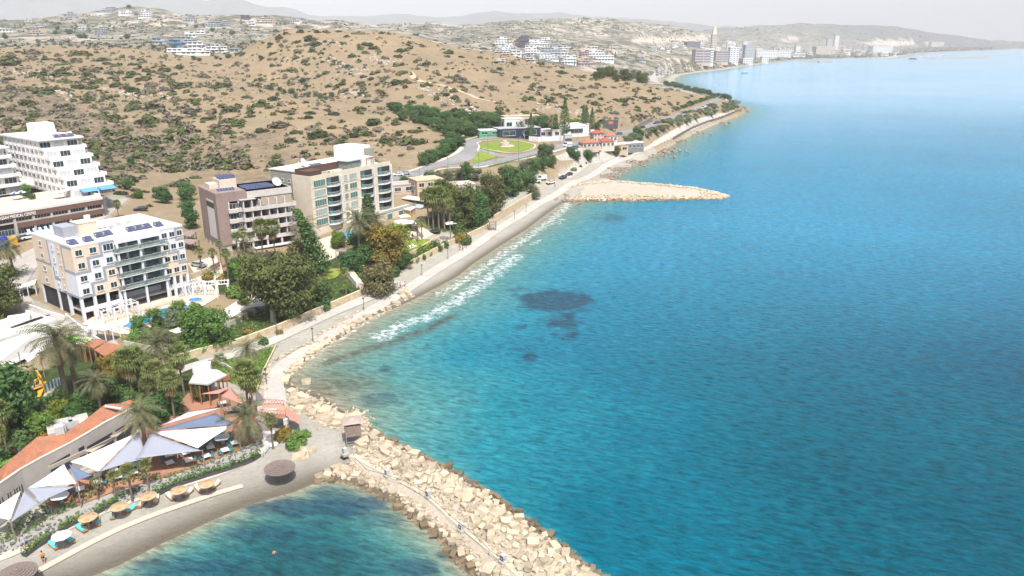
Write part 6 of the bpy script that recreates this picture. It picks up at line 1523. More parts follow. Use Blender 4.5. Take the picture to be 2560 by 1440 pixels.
for x, y, d_, ib, sg in zip(xs_, ys_, dd_, inb, seg):
    if d_ < -.8 or d_ > 14 or not (ib or (d_ < 1 and sg < 14)) or sg < .75: continue
    wet_ = d_ < .3
    s = sz()*(.8 if wet_ else 1)
    if sg < 1.6: s *= .55
    if not ok(x, y, s*.5, .80): continue
    grid.setdefault((int(x//2),int(y//2)),[]).append((x,y,s*.5)); rocks.append((x,y,s,d_,wet_,sg))
n1 = len(rocks)
small = []
for x, y, d_, ib, sg in zip(xs_[::-1], ys_[::-1], dd_, inb, seg):
    pass
def put_rock(x, y, s, wet_, lb, grp, dz=0, z=None, pool_=None):
    o = link('boulder', random.choice(WK if wet_ else (pool_ or RK)), None, (x,y,(max(-.25,Hz(x,y)) if z is None else z)+s*.16+dz), 0)
    o.rotation_euler = (random.uniform(-.35,.35), random.uniform(-.35,.35), random.uniform(0,6.28)); o.scale = (s,s*random.uniform(.8,1.1),s*random.uniform(.8,1.1))
    tag(o, lb, 'boulder', grp); return o
rocks.sort(key=lambda r: -r[2]/r[1]); stuffr = []
nb_ = 0
for x, y, s, d_, wet_, sg in rocks:
    v = CAMH*SP+y*CP; sx = 1280+FPX*x/v
    if nb_ < 250 and 800 < sx < 1540 and y > 74:
        nb_ += 1; side = 'cove side' if x < np.interp(y,[p.y for p in CLW[::-1]],[p.x for p in CLW[::-1]]) else 'open sea side'
        szn = 'big' if s > 1.9 else 'medium sized' if s > 1.4 else 'small'
        along = 'near the lifeguard tower' if y > 108 else 'in its middle stretch' if y > 92 else 'in its nearest stretch'
        put_rock(x, y, s*1.0, wet_, f"{'wet dark' if wet_ else 'pale'} {szn} boulder on breakwater {side}, {along}", 'boulders of the breakwater')
    else: stuffr.append((x,y,s,wet_))
def rubble_stuff(name, items, label, mat, k=1.):
    V = []; Fc = []; rnd = random.Random(5); meshes = [rock_mesh(i+60, mat, .35) for i in range(6)]
    data = [([tuple(v.co) for v in m.vertices],[tuple(p.vertices) for p in m.polygons]) for m in meshes]
    mb = MB()
    for x, y, z, s in items:
        vs, fs = rnd.choice(data); Mx = Matrix.Translation((x,y,z)) @ Euler((rnd.uniform(-.5,.5),rnd.uniform(-.5,.5),rnd.uniform(0,6.28))).to_matrix().to_4x4() @ Matrix.Diagonal((s,s*rnd.uniform(.7,1),s*rnd.uniform(.6,.9),1))
        mb.T = Mx; mb.add(vs, fs)
    mb.T = None
    o = mb.build(name, mat); kind(o, 'stuff'); return tag(o, label, 'rocks')
it = [(x,y,max(-.3,Hz(x,y))+s*.1,s*1.1) for x,y,s,w2 in stuffr if not w2]
for x, y, d_, ib, sg in zip(xs_[:9000], ys_[:9000], dd_[:9000], inb[:9000], seg[:9000]):
    if ib and d_ > .2 and (sg > .6 or random.random() < .25): it.append((x,y,Hz(x,y)+.08,random.uniform(.25,.7)*(1 if sg > .6 else .6)))
rubble_stuff('rubble', it, 'smaller pale stones filling the breakwater between the boulders', ROCK)
it = [(x,y,-.15,s*1.1) for x,y,s,w2 in stuffr if w2]
for x, y, d_, sg in zip(xs_, ys_, dd_, seg):
    if -.9 < d_ < .25 and sg < 14 and random.random() < .6: it.append((x,y,-.12+.1*d_,random.uniform(.5,1.1)))
rubble_stuff('wet_rubble', it, 'dark wet stones along the waterline of the breakwater', WROCK)
ribbon('breakwater_path', cl, .75, M('old_concrete',(.41,.365,.295),.95,.25,1.5,dirt=(.40,.35,.28),dscale=.5), .10, step=1.2, cross=2)
for k,(px,py) in enumerate([(862,1131),(968,1176),(1071,1230),(1154,1309),(1259,1393)]):
    p = PZ(px,py,2.0 if k else 1.9); p.z = max(Hz(p.x,p.y),1.5 if not k else 0)+.15
    t = thing('lamp_box', ['low lamp box beside the lifeguard tower','lamp box on the breakwater path nearest the lifeguard tower','lamp box on the breakwater path, second from the lifeguard tower','lamp box on the breakwater path at the start of its nearest stretch','lamp box on the breakwater closest to the photo bottom'][k], 'lamp', p, .7, 'lamp boxes on the breakwater')
    MB().box(-.5,.5,-.5,.5,-.3,.16).build('plinth', CONC, t); MB().box(-.33,.33,-.33,.33,.16,1.05).build('housing', M('lamp_housing',(.38,.39,.39),.6), t)
    MB().box(-.36,-.33,-.22,.22,.35,.95).build('frame', M('lamp_frame',(.02,.04,.06),.4), t); MB().box(-.375,-.36,-.1,.1,.5,.75).build('lens', WHITE, t)
cab = [PZ(a,b,2.2) for a,b in [(885,1140),(915,1172),(968,1186),(1010,1200),(1060,1228),(1095,1258),(1130,1292),(1165,1318),(1200,1348),(1225,1375),(1262,1398)]]
o = cab[0].copy(); tag(MB().tube([p-o+Vector((0,0,-.1)) for p in cab], .035, 5).build('cable', METAL, None, o), 'dark cable running along the breakwater path', 'cable')
# ---- stones of the beach and the far groyne
def stones(l, label, grp, s0, s1, jit=2, mat_wet=False, flat=.75):
    for a, b in l:
        p = P(a+random.uniform(-jit,jit), b+random.uniform(-jit,jit)*.6); o_ = put_rock(p.x,p.y,random.uniform(s0,s1),mat_wet,label,grp,dz=-.08); o_.scale.z *= flat; o_.rotation_euler.x *= .4; o_.rotation_euler.y *= .4
stones([(610,1010)], 'lone pale stone by the terrace steps', None, .8, 1) if 0 else None
edge = [(1025,738),(1010,745),(990,760),(970,770),(955,777),(938,784),(920,792),(905,800),(893,808),(880,815),(868,824),(855,832),(845,838),(832,846),(822,853),(810,861),(798,870),(786,878),(775,886),(765,894),(752,904),(742,914),(733,922),(724,932),(718,942),(712,952)]
stones(edge, 'flat pale edging stone between promenade and sea', 'edging stones of the promenade', 1.3, 2.2, jit=1, flat=.5)
stones([(1008,722),(1013,730),(1020,735),(1003,736)], 'pale stone where the edging row meets the beach', 'edging stones of the promenade', 1.4, 2.)
stones([(a,b) for a,b in [(665,935),(672,925),(668,945),(676,915),(684,905),(660,955),(690,900),(655,968),(706,893),(720,885),(728,878),(745,870),(758,866),(660,975)]], 'pale stone beside the curving promenade', 'stones by the curving promenade', .8, 1.5)
stones([(790,845),(800,838),(812,832),(826,825),(838,820),(850,812),(860,808),(870,800),(880,795),(888,788),(845,800),(875,802),(862,795),(895,782),(815,845),(790,855),(770,862),(905,776)], 'pale stone on the grey sand between path and wall', 'stones on the sand by the stone wall', .7, 1.4)
stones([(766,957)], 'isolated yellowish rock in the shallow water', None, 2.0, 2.4, jit=0); stones([(886,1046)], 'big yellowish rock in the water behind the lifeguard tower', None, 2.4, 2.8, jit=0)
stones([(745,1120),(762,1125),(770,1132),(755,1138),(748,1145),(765,1142),(778,1128),(752,1104)], 'pale boulder in the heap beside the green bush', 'boulders by the green bush', 1.2, 2.0)
stones([(840,1180),(852,1186),(865,1176),(845,1172),(822,1182)], 'dark topped boulder on the cove beach at the breakwater root', 'boulders on the cove beach', 1.4, 2.6)
sh = [(730,985),(745,990),(760,994),(775,1000),(790,1006),(800,1014),(812,1022),(820,1032),(828,1042),(836,1050),(850,1052),(870,1052),(885,1040),(895,1048),(878,1058),(735,1000),(750,1006),(765,1012),(780,1018),(790,1028),(800,1036),(772,1030),(785,1040),(806,1046),(745,1014),(755,1024),(820,1056),(840,1064),(905,1060)]
stones(sh, 'pale boulder on the rocky shore beyond the lifeguard tower', 'boulders of the rocky shore', 1.2, 2.4, jit=5)
it = []
for i in range(700):
    a, b = random.choice(sh); p = P(a+random.gauss(0,14), b+random.gauss(0,9)); it.append((p.x,p.y,max(-.15,p.z)+.05,random.uniform(.35,1.0)))
for i in range(130):
    a, b = random.choice(edge); p = P(a+random.uniform(0,10), b+random.uniform(1,7)); it.append((p.x,p.y,max(-.15,p.z)+.02,random.uniform(.4,1.0)))
rubble_stuff('shore_rubble', it, 'pale stones scattered along the shore by the promenade', ROCK)
it = []; itw = []
for i in range(2600):
    u = random.random(); a = 1405+u*400; lo_ = np.interp(a,[1405,1450,1560,1700,1815],[500,500,501,497,495]); hi_ = np.interp(a,[1405,1470,1530,1640,1740,1815],[480,462,455,463,473,490])
    v_ = random.random(); 
    if .24 < v_ < .95-.1*u and (u < .86 or random.random() < .6): continue
    p = PZ(a, lo_+(hi_-lo_)*v_, .8); p.z = max(-.2,Hz(p.x,p.y)); s = random.uniform(.6,1.7)
    (itw if v_ < .10 else it).append((p.x,p.y,p.z+.2,s))
rubble_stuff('groyne_rubble', it, 'pale rocks along the edges of the far groyne', ROCK); rubble_stuff('groyne_wet_rubble', itw, 'dark wet rocks along the waterline of the far groyne', WROCK)
it = []
for a, b, n_, j in [(1525,440,60,8),(1550,424,60,8),(1590,405,60,9),(1640,375,70,10),(1690,352,50,8),(1740,330,40,8),(1800,306,40,7),(1856,275,50,6),(1420,495,80,14),(1640,385,40,16),(1660,378,40,14)]:
    for i in range(n_): p = PZ(a+random.gauss(0,j*1.6), b+random.gauss(0,j*.45), .3); it.append((p.x,p.y,random.uniform(-.3,.4),random.uniform(1,3)))
rubble_stuff('reef_rocks', it, 'dark flat rocks at the water edge of the headland coast', M('reef_rock',(.20,.165,.13),.9,.4,.8,bump=.8))
it = []
for l, n, j in [([(910,143),(985,160)],90,6),([(800,140),(860,170),(930,190)],110,5),([(1052,220),(1120,250),(1200,288)],120,6),([(860,225),(900,240)],50,6),([(275,225),(340,235),(425,240)],70,5),([(112,222),(190,240)],50,5),([(0,175),(150,195)],40,6),([(760,108),(850,112)],40,5),([(1130,335),(1125,360)],40,6),([(1330,262),(1480,285)],50,5),([(1280,290),(1330,300)],30,5)]:
    for i in range(n):
        u = random.random()*(len(l)-1); k = int(u); f = u-k; p = P(l[k][0]*(1-f)+l[k+1][0]*f+random.gauss(0,j*2), l[k][1]*(1-f)+l[k+1][1]*f+random.gauss(0,j)); it.append((p.x,p.y,p.z+.1,random.uniform(.8,3.4)))
rubble_stuff('hill_rocks', it, 'pale weathered rock outcrops scattered on the dry hills', M('hill_rock',(.34,.295,.25),.95,.3,.6,bump=.8))
# ================================================================== trees and garden plants, traced
VL = """date|168|1008|155|tall grey green date palm in front of the white hall
date|192|985|120|date palm close behind the tall one by the white hall
fan|336|1012|112|fan palm left of the pair above the orange roof end|palms behind the beach restaurant
fan|352|1000|104|fan palm right of the pair above the orange roof end|palms behind the beach restaurant
date|412|985|120|bushy date palm right of the pergola roofs
fan|462|990|100|fan palm just left of the grey roofed bar
fan|437|1048|98|pale green fan palm left of the thin white sail
fan|402|1030|100|fan palm between the restaurant roof and the pale fan palm
date|256|1045|90|date palm above the orange roof near the play court
fan|380|1025|70|small fan palm in the dark thicket behind the roof
fan|362|985|62|fan palm half hidden in the thicket behind the roof
date|626|962|88|palm on the lawn by the curving promenade
fan|622|1042|112|tall fan palm at the corner of the pink sail
fan|636|1046|98|fan palm just right of the one at the pink sail
date|370|1150|112|tall date palm standing between the two pale grey sails
brown|505|1002|55|dry brown palm thatch tree below the grey roofed bar
dateshort|622|1112|64|short spreading date palm below the footbridge
fansmall|683|1122|72|slim fan palm on the white ramp under the footbridge
bushorange|707|1098|34|small dry orange bush beside the footbridge stair
fansmall|332|1255|78|slim fan palm among the straw parasols, right one of three
fansmall|374|1228|66|slim fan palm left of the cream sunbeds
fansmall|291|1252|62|slim dry fan palm among the straw parasols, left one of three
fansmall|246|1250|46|thin bare young palm on the rubble wall
fan|18|1130|100|drooping fan palm at the left edge below the round tree
fan|4|1178|90|drooping fan palm at the very left edge above the sails
rounddark|25|1085|150|big round dark tree at the left edge
rounddark|-20|1060|140|second dark tree cut by the left edge
eucdark|5|795|135|olive brown tree at the left edge by the garage
date|38|700|82|date palm left of the patterned apartments
date|2|690|66|date palm at the left edge near the blue truck
yellow|282|950|62|bright yellow green tree behind the three pergola roofs
round|102|1090|62|small flat topped tree beside the blue play pool
bright|148|1050|50|light green tree above the orange roof yard
rounddark|225|1035|60|dark tree under the date palms, left of the roof end|dark trees under the palms
rounddark|300|1010|66|dark tree under the date palms, behind the fan palm pair|dark trees under the palms
rounddark|380|1060|72|dark tree under the date palms, beside the restaurant end|dark trees under the palms
rounddark|185|1055|44|dark bush tree above the restaurant yard|dark trees under the palms
rounddark|345|1040|60|dark tree directly behind the restaurant roof end|dark trees under the palms
bushdark|425|1010|40|dark bush behind the pale fan palm
rounddark|150|1020|46|dark bush tree left of the date palm trunks
bushorange|112|1105|30|yellow orange bush beside the restaurant yard
bushdark|60|1120|50|dark bush above the coloured board fence
bush|20|1190|50|green bush at the left end of the orange roof
bushdark|250|930|30|dark bush in front of the pergola roofs
fig|520|864|98|big bright leaved round tree at the wall of the pool garden
round|392|813|44|round clipped tree by the middle of the long pool
round|346|826|38|smaller round clipped tree by the near end of the long pool
round|450|788|38|round clipped tree by the far end of the long pool
bushpurple|410|866|36|purple leaved bush at the low garden wall
bushgrey|440|795|30|grey green bush beside the long pool
bush|492|782|28|green bush beside the round blue pool
bushgrey|425|815|24|low grey bush bed in the pool garden
bush|370|840|26|green bush among the pool garden hedge
bush|340|846|24|bright bush near the end of the pool garden hedge
ball|418|842|10|small clipped ball in the pool garden, left of two
ball|430|843|10|small clipped ball in the pool garden, right of two
bushorange|520|700|22|orange green clipped bush by the garden terrace, left of two
bushorange|556|705|22|orange green clipped bush by the garden terrace, right of two
bush|585|742|32|green bush beside the white pergola
round|607|762|28|small tree in a dark ring on the white gravel
bush|640|712|28|green bush left of the eucalyptus crown
bushorange|615|740|16|orange bush at the edge of the white gravel
round|603|700|44|green garden tree left of the eucalyptus
rounddark|590|690|44|dark garden tree behind the orange bushes
bushgrey|590|800|12|low grey plant on the garden wall, first|low plants on the garden wall
bushgrey|605|795|12|low grey plant on the garden wall, first|low plants on the garden wall
bushgrey|622|787|12|low grey plant on the garden wall, first|low plants on the garden wall
bushgrey|640|778|12|low grey plant on the garden wall, first|low plants on the garden wall
euc|683|803|180|tall eucalyptus with a pale trunk on the green slope
eucdark|742|798|160|broad dark eucalyptus right of the pale trunked one
euc|655|735|95|olive green tree crown behind the tall eucalyptus
dark|0|0|0|
rounddark|800|752|56|dark leafy tree on the slope right of the eucalyptus
pinelean|806|692|170|leaning conifer bent to the left before the curved balcony block
pine|925|625|140|dark conifer in front of the curved balcony block
date|901|655|100|date palm in front of the curved balcony block, left one
date|942|645|92|date palm in front of the curved balcony block, right one
yellow|970|668|108|yellow leaved round tree above the beach
bright|992|640|78|bright green tree behind the yellow leaved tree
brown|946|737|100|brown olive tree overhanging the beach steps
brown|765|668|82|brown orange tree before the brown block
brown|745|655|50|smaller brown tree left of the pool terrace
rounddark|882|685|58|dark tree beside the beach gate
rounddark|925|668|62|dark thicket tree below the date palms
rounddark|905|640|60|dark thicket tree between the date palms
bright|848|620|44|bright shrub tree before the curved balconies
fansmall|866|742|60|dry headed palm on the slope beside the beach steps
bushdark|812|775|28|spiky dark bush on the slope below the eucalyptus
bushorange|700|835|14|dry tuft on the green slope, left of the trunk
bushorange|640|845|22|dry orange tuft on the green slope
bushorange|620|835|20|dry orange tuft on the green slope above the wall
bushdark|660|862|22|dark bush on the green slope above the stone wall
bush|500|880|30|spiky green bush under the big bright leaved tree
bushdark|985|690|26|dark bush between the brown tree and the wall
rounddark|1012|672|40|dark clipped bush at the corner of the garden wall
rounddark|1002|660|34|dark bush behind the garden wall corner
fantall|597|675|84|slim tall palm before the brown block, first from the left of the front row|slim palms
fantall|617|672|90|slim tall palm before the brown block, second of the front row|slim palms
fantall|630|640|52|slim palm before the brown block, third of the front row|slim palms
fan|658|650|82|bushy palm before the brown block balconies, left of two
fan|690|648|80|bushy palm before the brown block balconies, right of two
fantall|574|722|90|slim tall palm standing left of the eucalyptus
fantall|556|678|68|slim palm at the corner of the brown block
fansmall|505|682|52|slim palm beside the silver car
fansmall|537|684|52|slim palm right of the silver car
fansmall|570|690|52|slim palm above the orange green bushes
dateshort|615|655|40|feathery palm below the brown block balconies
dateshort|765|608|42|palm at the pool terrace before the beige block
fansmall|862|640|42|young palm right of the leaning conifer
fansmall|1044|608|48|young palm on the small lawn, left one
fansmall|1055|600|44|young palm on the small lawn, right one
bright|1020|575|18|small bush by the white parasols
ball|1037|657|26|tall clipped bush on the lawn wall|clipped bushes above the beach wall
ball|1046|642|16|small clipped ball above the beach wall|clipped bushes above the beach wall
bushbright|1062|633|26|yellow green clipped bush above the beach wall
ball|1058|650|16|small clipped ball above the beach wall|clipped bushes above the beach wall
ball|1072|640|18|small clipped ball above the beach wall|clipped bushes above the beach wall
ball|1086|624|28|tall clipped bush at the lawn corner|clipped bushes above the beach wall
ball|1098|628|22|round clipped bush by the stone steps|clipped bushes above the beach wall
ball|1112|620|22|round clipped bush near the tall palm|clipped bushes above the beach wall
fan|1084|578|88|fan palm in the clump by the villas|fan palm clump by the villas
fan|1098|582|92|fan palm in the clump by the villas|fan palm clump by the villas
fan|1112|580|88|fan palm in the clump by the villas|fan palm clump by the villas
fan|1122|572|92|fan palm in the clump by the villas|fan palm clump by the villas
fan|1072|566|74|fan palm in the clump by the villas|fan palm clump by the villas
fan|1106|565|92|fan palm in the clump by the villas|fan palm clump by the villas
fantall|1127|612|100|tall slim palm at the beach wall below the clump
talldark|1158|575|120|tall dark tree beside the fan palm clump
tall|1190|572|100|dark tree right of the fan palm clump
talldark|1228|540|118|tall olive dark tree above the high stone wall
tall|1180|555|95|dark tree behind the tall ones by the villas
tall|1205|560|80|dark tree between the two tallest by the beach
tall|1280|490|84|dark green tree above the white railing
tall|1262|475|64|dark green tree behind the one above the railing
dark|0|0|0|
rounddark|1300|475|54|dark tree near the parked vans
rounddark|1320|470|42|dark tree overhanging the parked vans
olive|1335|498|40|grey tree at the end of the high stone wall
rounddark|1330|440|44|tree on the eroded bank by the car park
rounddark|1352|425|36|tree at the top of the eroded bank
rounddark|1378|418|30|small tree on the eroded bank
olive|1310|440|44|grey leafless looking tree on the eroded bank
bushdark|1145|585|24|bush beside the round black trampoline
bushorange|1150|605|30|orange brown bush at the beach wall
bushdark|1165|612|24|dark bush at the beach wall right of the orange one
tall|1168|458|58|leafy tree by the road below the grass triangle
olive|1190|452|34|olive tree right of the leafy roadside tree
olive|1088|458|34|olive tree in the row behind the villas|olive trees behind the villas
olive|1106|460|34|olive tree in the row behind the villas|olive trees behind the villas
olive|1126|456|32|olive tree in the row behind the villas|olive trees behind the villas
olive|1146|450|32|olive tree in the row behind the villas|olive trees behind the villas
olive|1072|452|28|olive tree in the row behind the villas|olive trees behind the villas
rounddark|1010|462|22|dark bush by the road behind the beige block
rounddark|1030|460|20|dark bush by the road behind the villas
rounddark|1060|414|34|dark bush at the foot of the cliff, lowest
rounddark|1076|408|34|dark bush at the foot of the cliff beside the road
rounddark|1092|400|28|dark bush on the inside of the road bend
rounddark|1108|392|34|dark tree on the inside of the road bend
rounddark|1124|378|34|dark tree below the cliff edge
rounddark|1136|364|32|dark tree at the start of the gully
cyp|1327|349|70|pointed conifer left of the compound wall
cyp|1411|343|100|tallest pointed conifer behind the white wall
pine|1388|342|58|thin conifer left of the tallest pointed one
cyp|1458|331|70|left pointed conifer of the group of three|three pointed conifers
cyp|1465|327|66|middle pointed conifer of the group of three|three pointed conifers
cyp|1479|331|64|right pointed conifer of the group of three|three pointed conifers
date|1378|346|48|palm behind the white compound wall
date|1304|343|34|palm in front of the dark building
fansmall|1524|320|22|lone palm beside the billboard
rounddark|1345|322|34|dark tree behind the white roofs
rounddark|1362|318|32|dark tree behind the white roofs, right one
bright|1440|320|26|bright green tree behind the white wall
bright|1425|318|22|bright green bush behind the white wall
rounddark|1492|326|20|dark tree beside the parked vans
rounddark|1470|402|28|leaning dark tree on the car park, right one
rounddark|1427|392|24|dark tree on the car park, left one
rounddark|1440|400|24|dark tree on the car park, middle one
rounddark|1358|394|34|dark tree beside the road below the roundabout
olive|1372|392|34|bare looking tree beside the road below the roundabout
rounddark|1540|390|26|dark sloping bush beside the beach bar
rounddark|1592|338|22|dark tree between road and coast path
rounddark|1601|345|24|dark tree below the road on the coast slope
bushdark|1465|410|6|small bush on the car park
bushdark|1452|418|7|small bush at the car park edge
bush|1435|428|12|bush on the bank beside the dark cars
bush|745|1112|34|green bush on the sand below the footbridge
bush|762|1092|20|green bush beside the boulder heap
bush|735|1122|28|green bush at the boulder heap
bushgrey|858|1145|8|small green tuft by the lamp box
rounddark|408|508|42|dark round tree on the slope behind the patterned apartments
rounddark|345|496|24|dark bush on the slope above the street
rounddark|318|474|24|dark bush beside the hotel street
rounddark|466|502|46|dark tree left of the brown block
tall|478|572|78|tall dark tree against the brown block side wall
fan|297|547|38|palm beside the medical centre corner
rounddark|330|412|20|bush on the slope behind the hotel terraces
agave|550|905|16|spiky plant on the lawn by the path
agave|535|918|14|spiky plant at the end of the curved pale wall
agave|490|1180|12|spiky plant on the rubble wall"""
rp = 0
for ln in VL.split('\n'):
    q = ln.split('|'); h = float(q[3])
    if not h: continue
    lb = q[4]
    if lb.endswith('first'): lb = 'low grey green plant on the pale garden wall'
    tree(q[0], float(q[1]), float(q[2]), h, lb, q[5] if len(q) > 5 else None)
def grove(k, spots, h0, h1, label, grp, wide=1.):
    for a, b in spots: tree(k, a, b, random.uniform(h0,h1), label, grp, wide)
gl_ = []
for l, n in [([(960,268),(1010,280),(1060,292),(1100,304),(1150,318),(1200,330)],34),([(1010,300),(1080,316),(1140,328),(1180,334)],22),([(1120,300),(1190,305),(1250,312)],16),([(640,215),(700,232),(760,240),(850,250)],16),([(1122,340),(1130,358),(1112,385)],8)]:
    for i in range(n):
        u = random.random()*(len(l)-1); k = int(u); f = u-k; gl_.append((l[k][0]*(1-f)+l[k+1][0]*f+random.gauss(0,8), l[k][1]*(1-f)+l[k+1][1]*f+random.gauss(0,4)))
grove('rounddark', [g for g in gl_ if g[0] > 950 and g[1] > 285], 18, 28, 'dark green tree in the wooded gully behind the roundabout', 'trees of the wooded gully', 1.25)
grove('rounddark', [g for g in gl_ if g[0] > 950 and g[1] <= 285], 14, 22, 'dark tree at the upper end of the wooded gully', 'trees of the upper gully', 1.25)
grove('olive', [g for g in gl_ if g[0] <= 950], 9, 16, 'grey green tree in the dry gully left of the large hill', 'trees of the dry gully', 1.3)
grove('talldark', [(1492+i*8.5+random.uniform(-3,3), 193+random.uniform(-5,9)+i*.5) for i in range(15)], 20, 34, 'dark tree of the grove behind the large hill', 'dark grove behind the hill', 1.2)
grove('rounddark', [(1665+i*7.6, 214+i*1.75+random.uniform(-2,1)) for i in range(22)], 8, 15, 'dark tree in the row along the headland shore', 'trees along the headland', 1.2)
grove('rounddark', [(x+random.uniform(-20,20),y+random.uniform(-3,3)) for x,y in [(150,88),(165,86),(10,95),(40,80),(145,72),(225,68),(530,145),(560,150),(585,148),(470,150),(500,152),(420,122),(400,122),(540,78),(570,88),(490,68),(310,20),(330,18),(290,28),(440,130),(300,95),(220,97),(205,96),(615,140),(640,150)]], 6, 13, 'dark tree among the hill villas at the upper left', 'trees among the hill villas', 1.4)
grove('cyp', [(1416,160),(1430,162),(1538,140),(1436,165),(1500,150),(1345,150),(38,72),(52,70)], 8, 18, 'pointed dark conifer among the far village houses', 'far village conifers')
bl = []
for i in range(90):
    u = random.random(); a = 1560+u*290; b = np.interp(a,[1560,1620,1700,1760,1800,1850],[348,332,302,284,272,258])+random.gauss(0,6); bl.append((a,b))
for a, b in bl[:80]: tree('bushgrey', a, b, random.uniform(6,12), 'grey green bush on the bank between coast road and sea path', 'bushes of the coast bank', 1.5)
for i in range(16): a = 1690+i*8.4; tree('bushdark', a, np.interp(a,[1690,1750,1800,1830],[284,262,247,252])-6+random.uniform(-2,1), random.uniform(6,10), 'dark bush above the coast road bend', 'bushes above the road bend', 1.5)
# thickets that read as one mass
its = []
for poly, n in [([(30,960),(150,1000),(240,1000),(330,960),(440,990),(460,1035),(400,1055),(330,1030),(250,1050),(130,1060),(60,1110),(0,1180)],420),([(1170,480),(1250,470),(1290,490),(1240,530),(1190,570),(1160,580)],110),([(870,640),(930,640),(985,680),(930,725),(880,690)],120),([(660,740),(700,730),(790,760),(760,800),(690,800)],60)]:
    pw = ppoly(poly)
    xs = [p[0] for p in pw]; ys = [p[1] for p in pw]
    for i in range(n*3):
        x, y = random.uniform(min(xs),max(xs)), random.uniform(min(ys),max(ys))
        if inpoly(np.array([x]),np.array([y]),pw)[0]: its.append((Vector((x,y,Hz(x,y))), random.uniform(1.0,2.6)))
scatter('undergrowth', its, 'dark', 'dark green undergrowth below the palms and garden trees', 34, .16, 'undergrowth', .6)
its = []
for g in (GARDEN[0], GARDEN[1]):
    pw = ppoly(g); xs = [p[0] for p in pw]; ys = [p[1] for p in pw]
    for i in range(2600):
        x, y = random.uniform(min(xs),max(xs)), random.uniform(min(ys),max(ys))
        if inpoly(np.array([x]),np.array([y]),pw)[0]: its.append((Vector((x,y,Hz(x,y))), random.uniform(.4,1.1)))
scatter('slope_plants', its, 'mid', 'low green ground cover on the slope and the lawn', 10, .24, 'ground cover', .35)
# ================================================================== smaller and distant buildings
def house(px, py, w, d, h, rz, wall, label, roof='flat', roofmat=None, cat='house', grp=None, nwin=3, storeys=1, at=None, name='house', glass=None):
    p = at or P(px,py); p = p.copy(); t = thing(name, label, cat, p, rz, grp)
    MB().box(-w/2,w/2,-d/2,d/2,-2,h).build('wall', wall, t)
    rm = roofmat or ROOFW
    if roof == 'flat': MB().box(-w/2-.15,w/2+.15,-d/2-.15,d/2+.15,h,h+.35).build('roof', rm, t)
    else:
        k = h+min(w,d)*.28; e = .5; r = max(0,w/2-d/2)
        MB().add([(-w/2-e,-d/2-e,h),(w/2+e,-d/2-e,h),(w/2+e,d/2+e,h),(-w/2-e,d/2+e,h),(-r,0,k),(r,0,k)],[(0,1,5,4),(1,2,5),(2,3,4,5),(3,0,4),(3,2,1,0)]).build('roof', rm, t)
    for s in range(storeys):
        z = h*s/storeys+h/storeys*.3
        for i in range(nwin): face_win(t, -w/2+w*(i+.5)/nwin, z, w/nwin*.6, h/storeys*.5, 'f', w, d, glass=glass).location.y = -d/2
        for i in range(max(1,nwin//2)): 
            o_ = face_win(t, 0, z, d/max(1,nwin//2)*.4, h/storeys*.5, 'l', w, d, glass=glass); o_.location.x = -w/2; o_.location.y = -d/2+d*(i+.5)/max(1,nwin//2)
    return t
SANDW = M('sand_render',(.44,.34,.245),.9,.1,.5); REDT = M('red_roof',(.28,.075,.055),.9,.2,2); PINKW = M('pinkish_render',(.45,.36,.32),.9,.08,.5); NAVY = M('navy_wall',(.018,.028,.055),.7,.2,.6); DGREY = M('dark_grey',(.07,.075,.085),.6,.2,.6)
house(1066,488,11,9,6.5,.5,SANDW,'sand coloured two storey villa with a flat roof','flat',SANDW,storeys=2)
house(1014,478,14,8,3.2,.5,PINKW,'low grey roofed house beside the road behind the beige block','flat',M('grey_roof2',(.33,.31,.29),.9))
house(1046,478,5,4,2.6,.5,REDT,'small terracotta lean to beside the sand coloured villa','hip',REDT,nwin=1)
house(1098,482,12,7,3.0,.45,PINKW,'low pinkish house right of the sand coloured villa','flat',M('pink_roof',(.42,.30,.26),.9))
house(1140,478,14,8,3.0,.4,PINKW,'long low house with a pale roof among the trees','flat',M('pale_roof',(.46,.40,.35),.9))
slab_roof('pergola', 'long flat cream pergola roof in front of the sand coloured villa', [(1003,497),(1020,490),(1082,498),(1072,506)], 8.6, .25, M('cream_roof',(.52,.46,.38),.85,.06,.6), WOOD)
slab_roof('pergola', 'grey glazed pergola roof right below the cream pergola', [(1000,512),(1030,505),(1078,513),(1050,522)], 7.2, .15, M('glazed_roof',(.33,.37,.41),.4,.1,.6), LMETAL)
slab_roof('pavilion', 'white roofed pavilion with yellow walls by the villas', [(998,521),(1015,513),(1040,519),(1026,528)], 9.0, .25, WHITE, LMETAL, M('yellow_panel',(.62,.36,.05),.7,.1,2))
def big_parasol(px, py, R, lb):
    b = P(px,py); t = thing('parasol', lb, 'parasol', b, .4, 'large white parasols of the villas'); MB().tube([(0,0,-.3),(0,0,3)],.07,6).build('pole', LMETAL, t)
    MB().add([(-R,-R,2.5),(R,-R,2.5),(R,R,2.5),(-R,R,2.5),(0,0,3.1)],[(0,1,4),(1,2,4),(2,3,4),(3,0,4),(3,2,1,0)]).build('canopy', SAILW, t)
for q in [(1005,572,2.3,'left square white parasol of the hotel garden'),(1018,574,2.3,'middle square white parasol of the hotel garden'),(1032,575,2.3,'right square white parasol of the hotel garden'),(1126,575,2.0,'single white parasol under the fan palm clump'),(1012,558,1.8,'white parasol at the back of the hotel garden')]: big_parasol(*q)
o = P(1087,582); t = thing('trampoline', 'round black trampoline beside the clipped hedge', 'trampoline', o); MB().lathe([(0,.9),(1.9,.9)],(0,0,0),18).build('mat', M('black_mat',(.015,.017,.022),.8), t)
m = MB(); m.tube([(2*math.cos(a*PI/9),2*math.sin(a*PI/9),.9) for a in range(19)],.08,5)
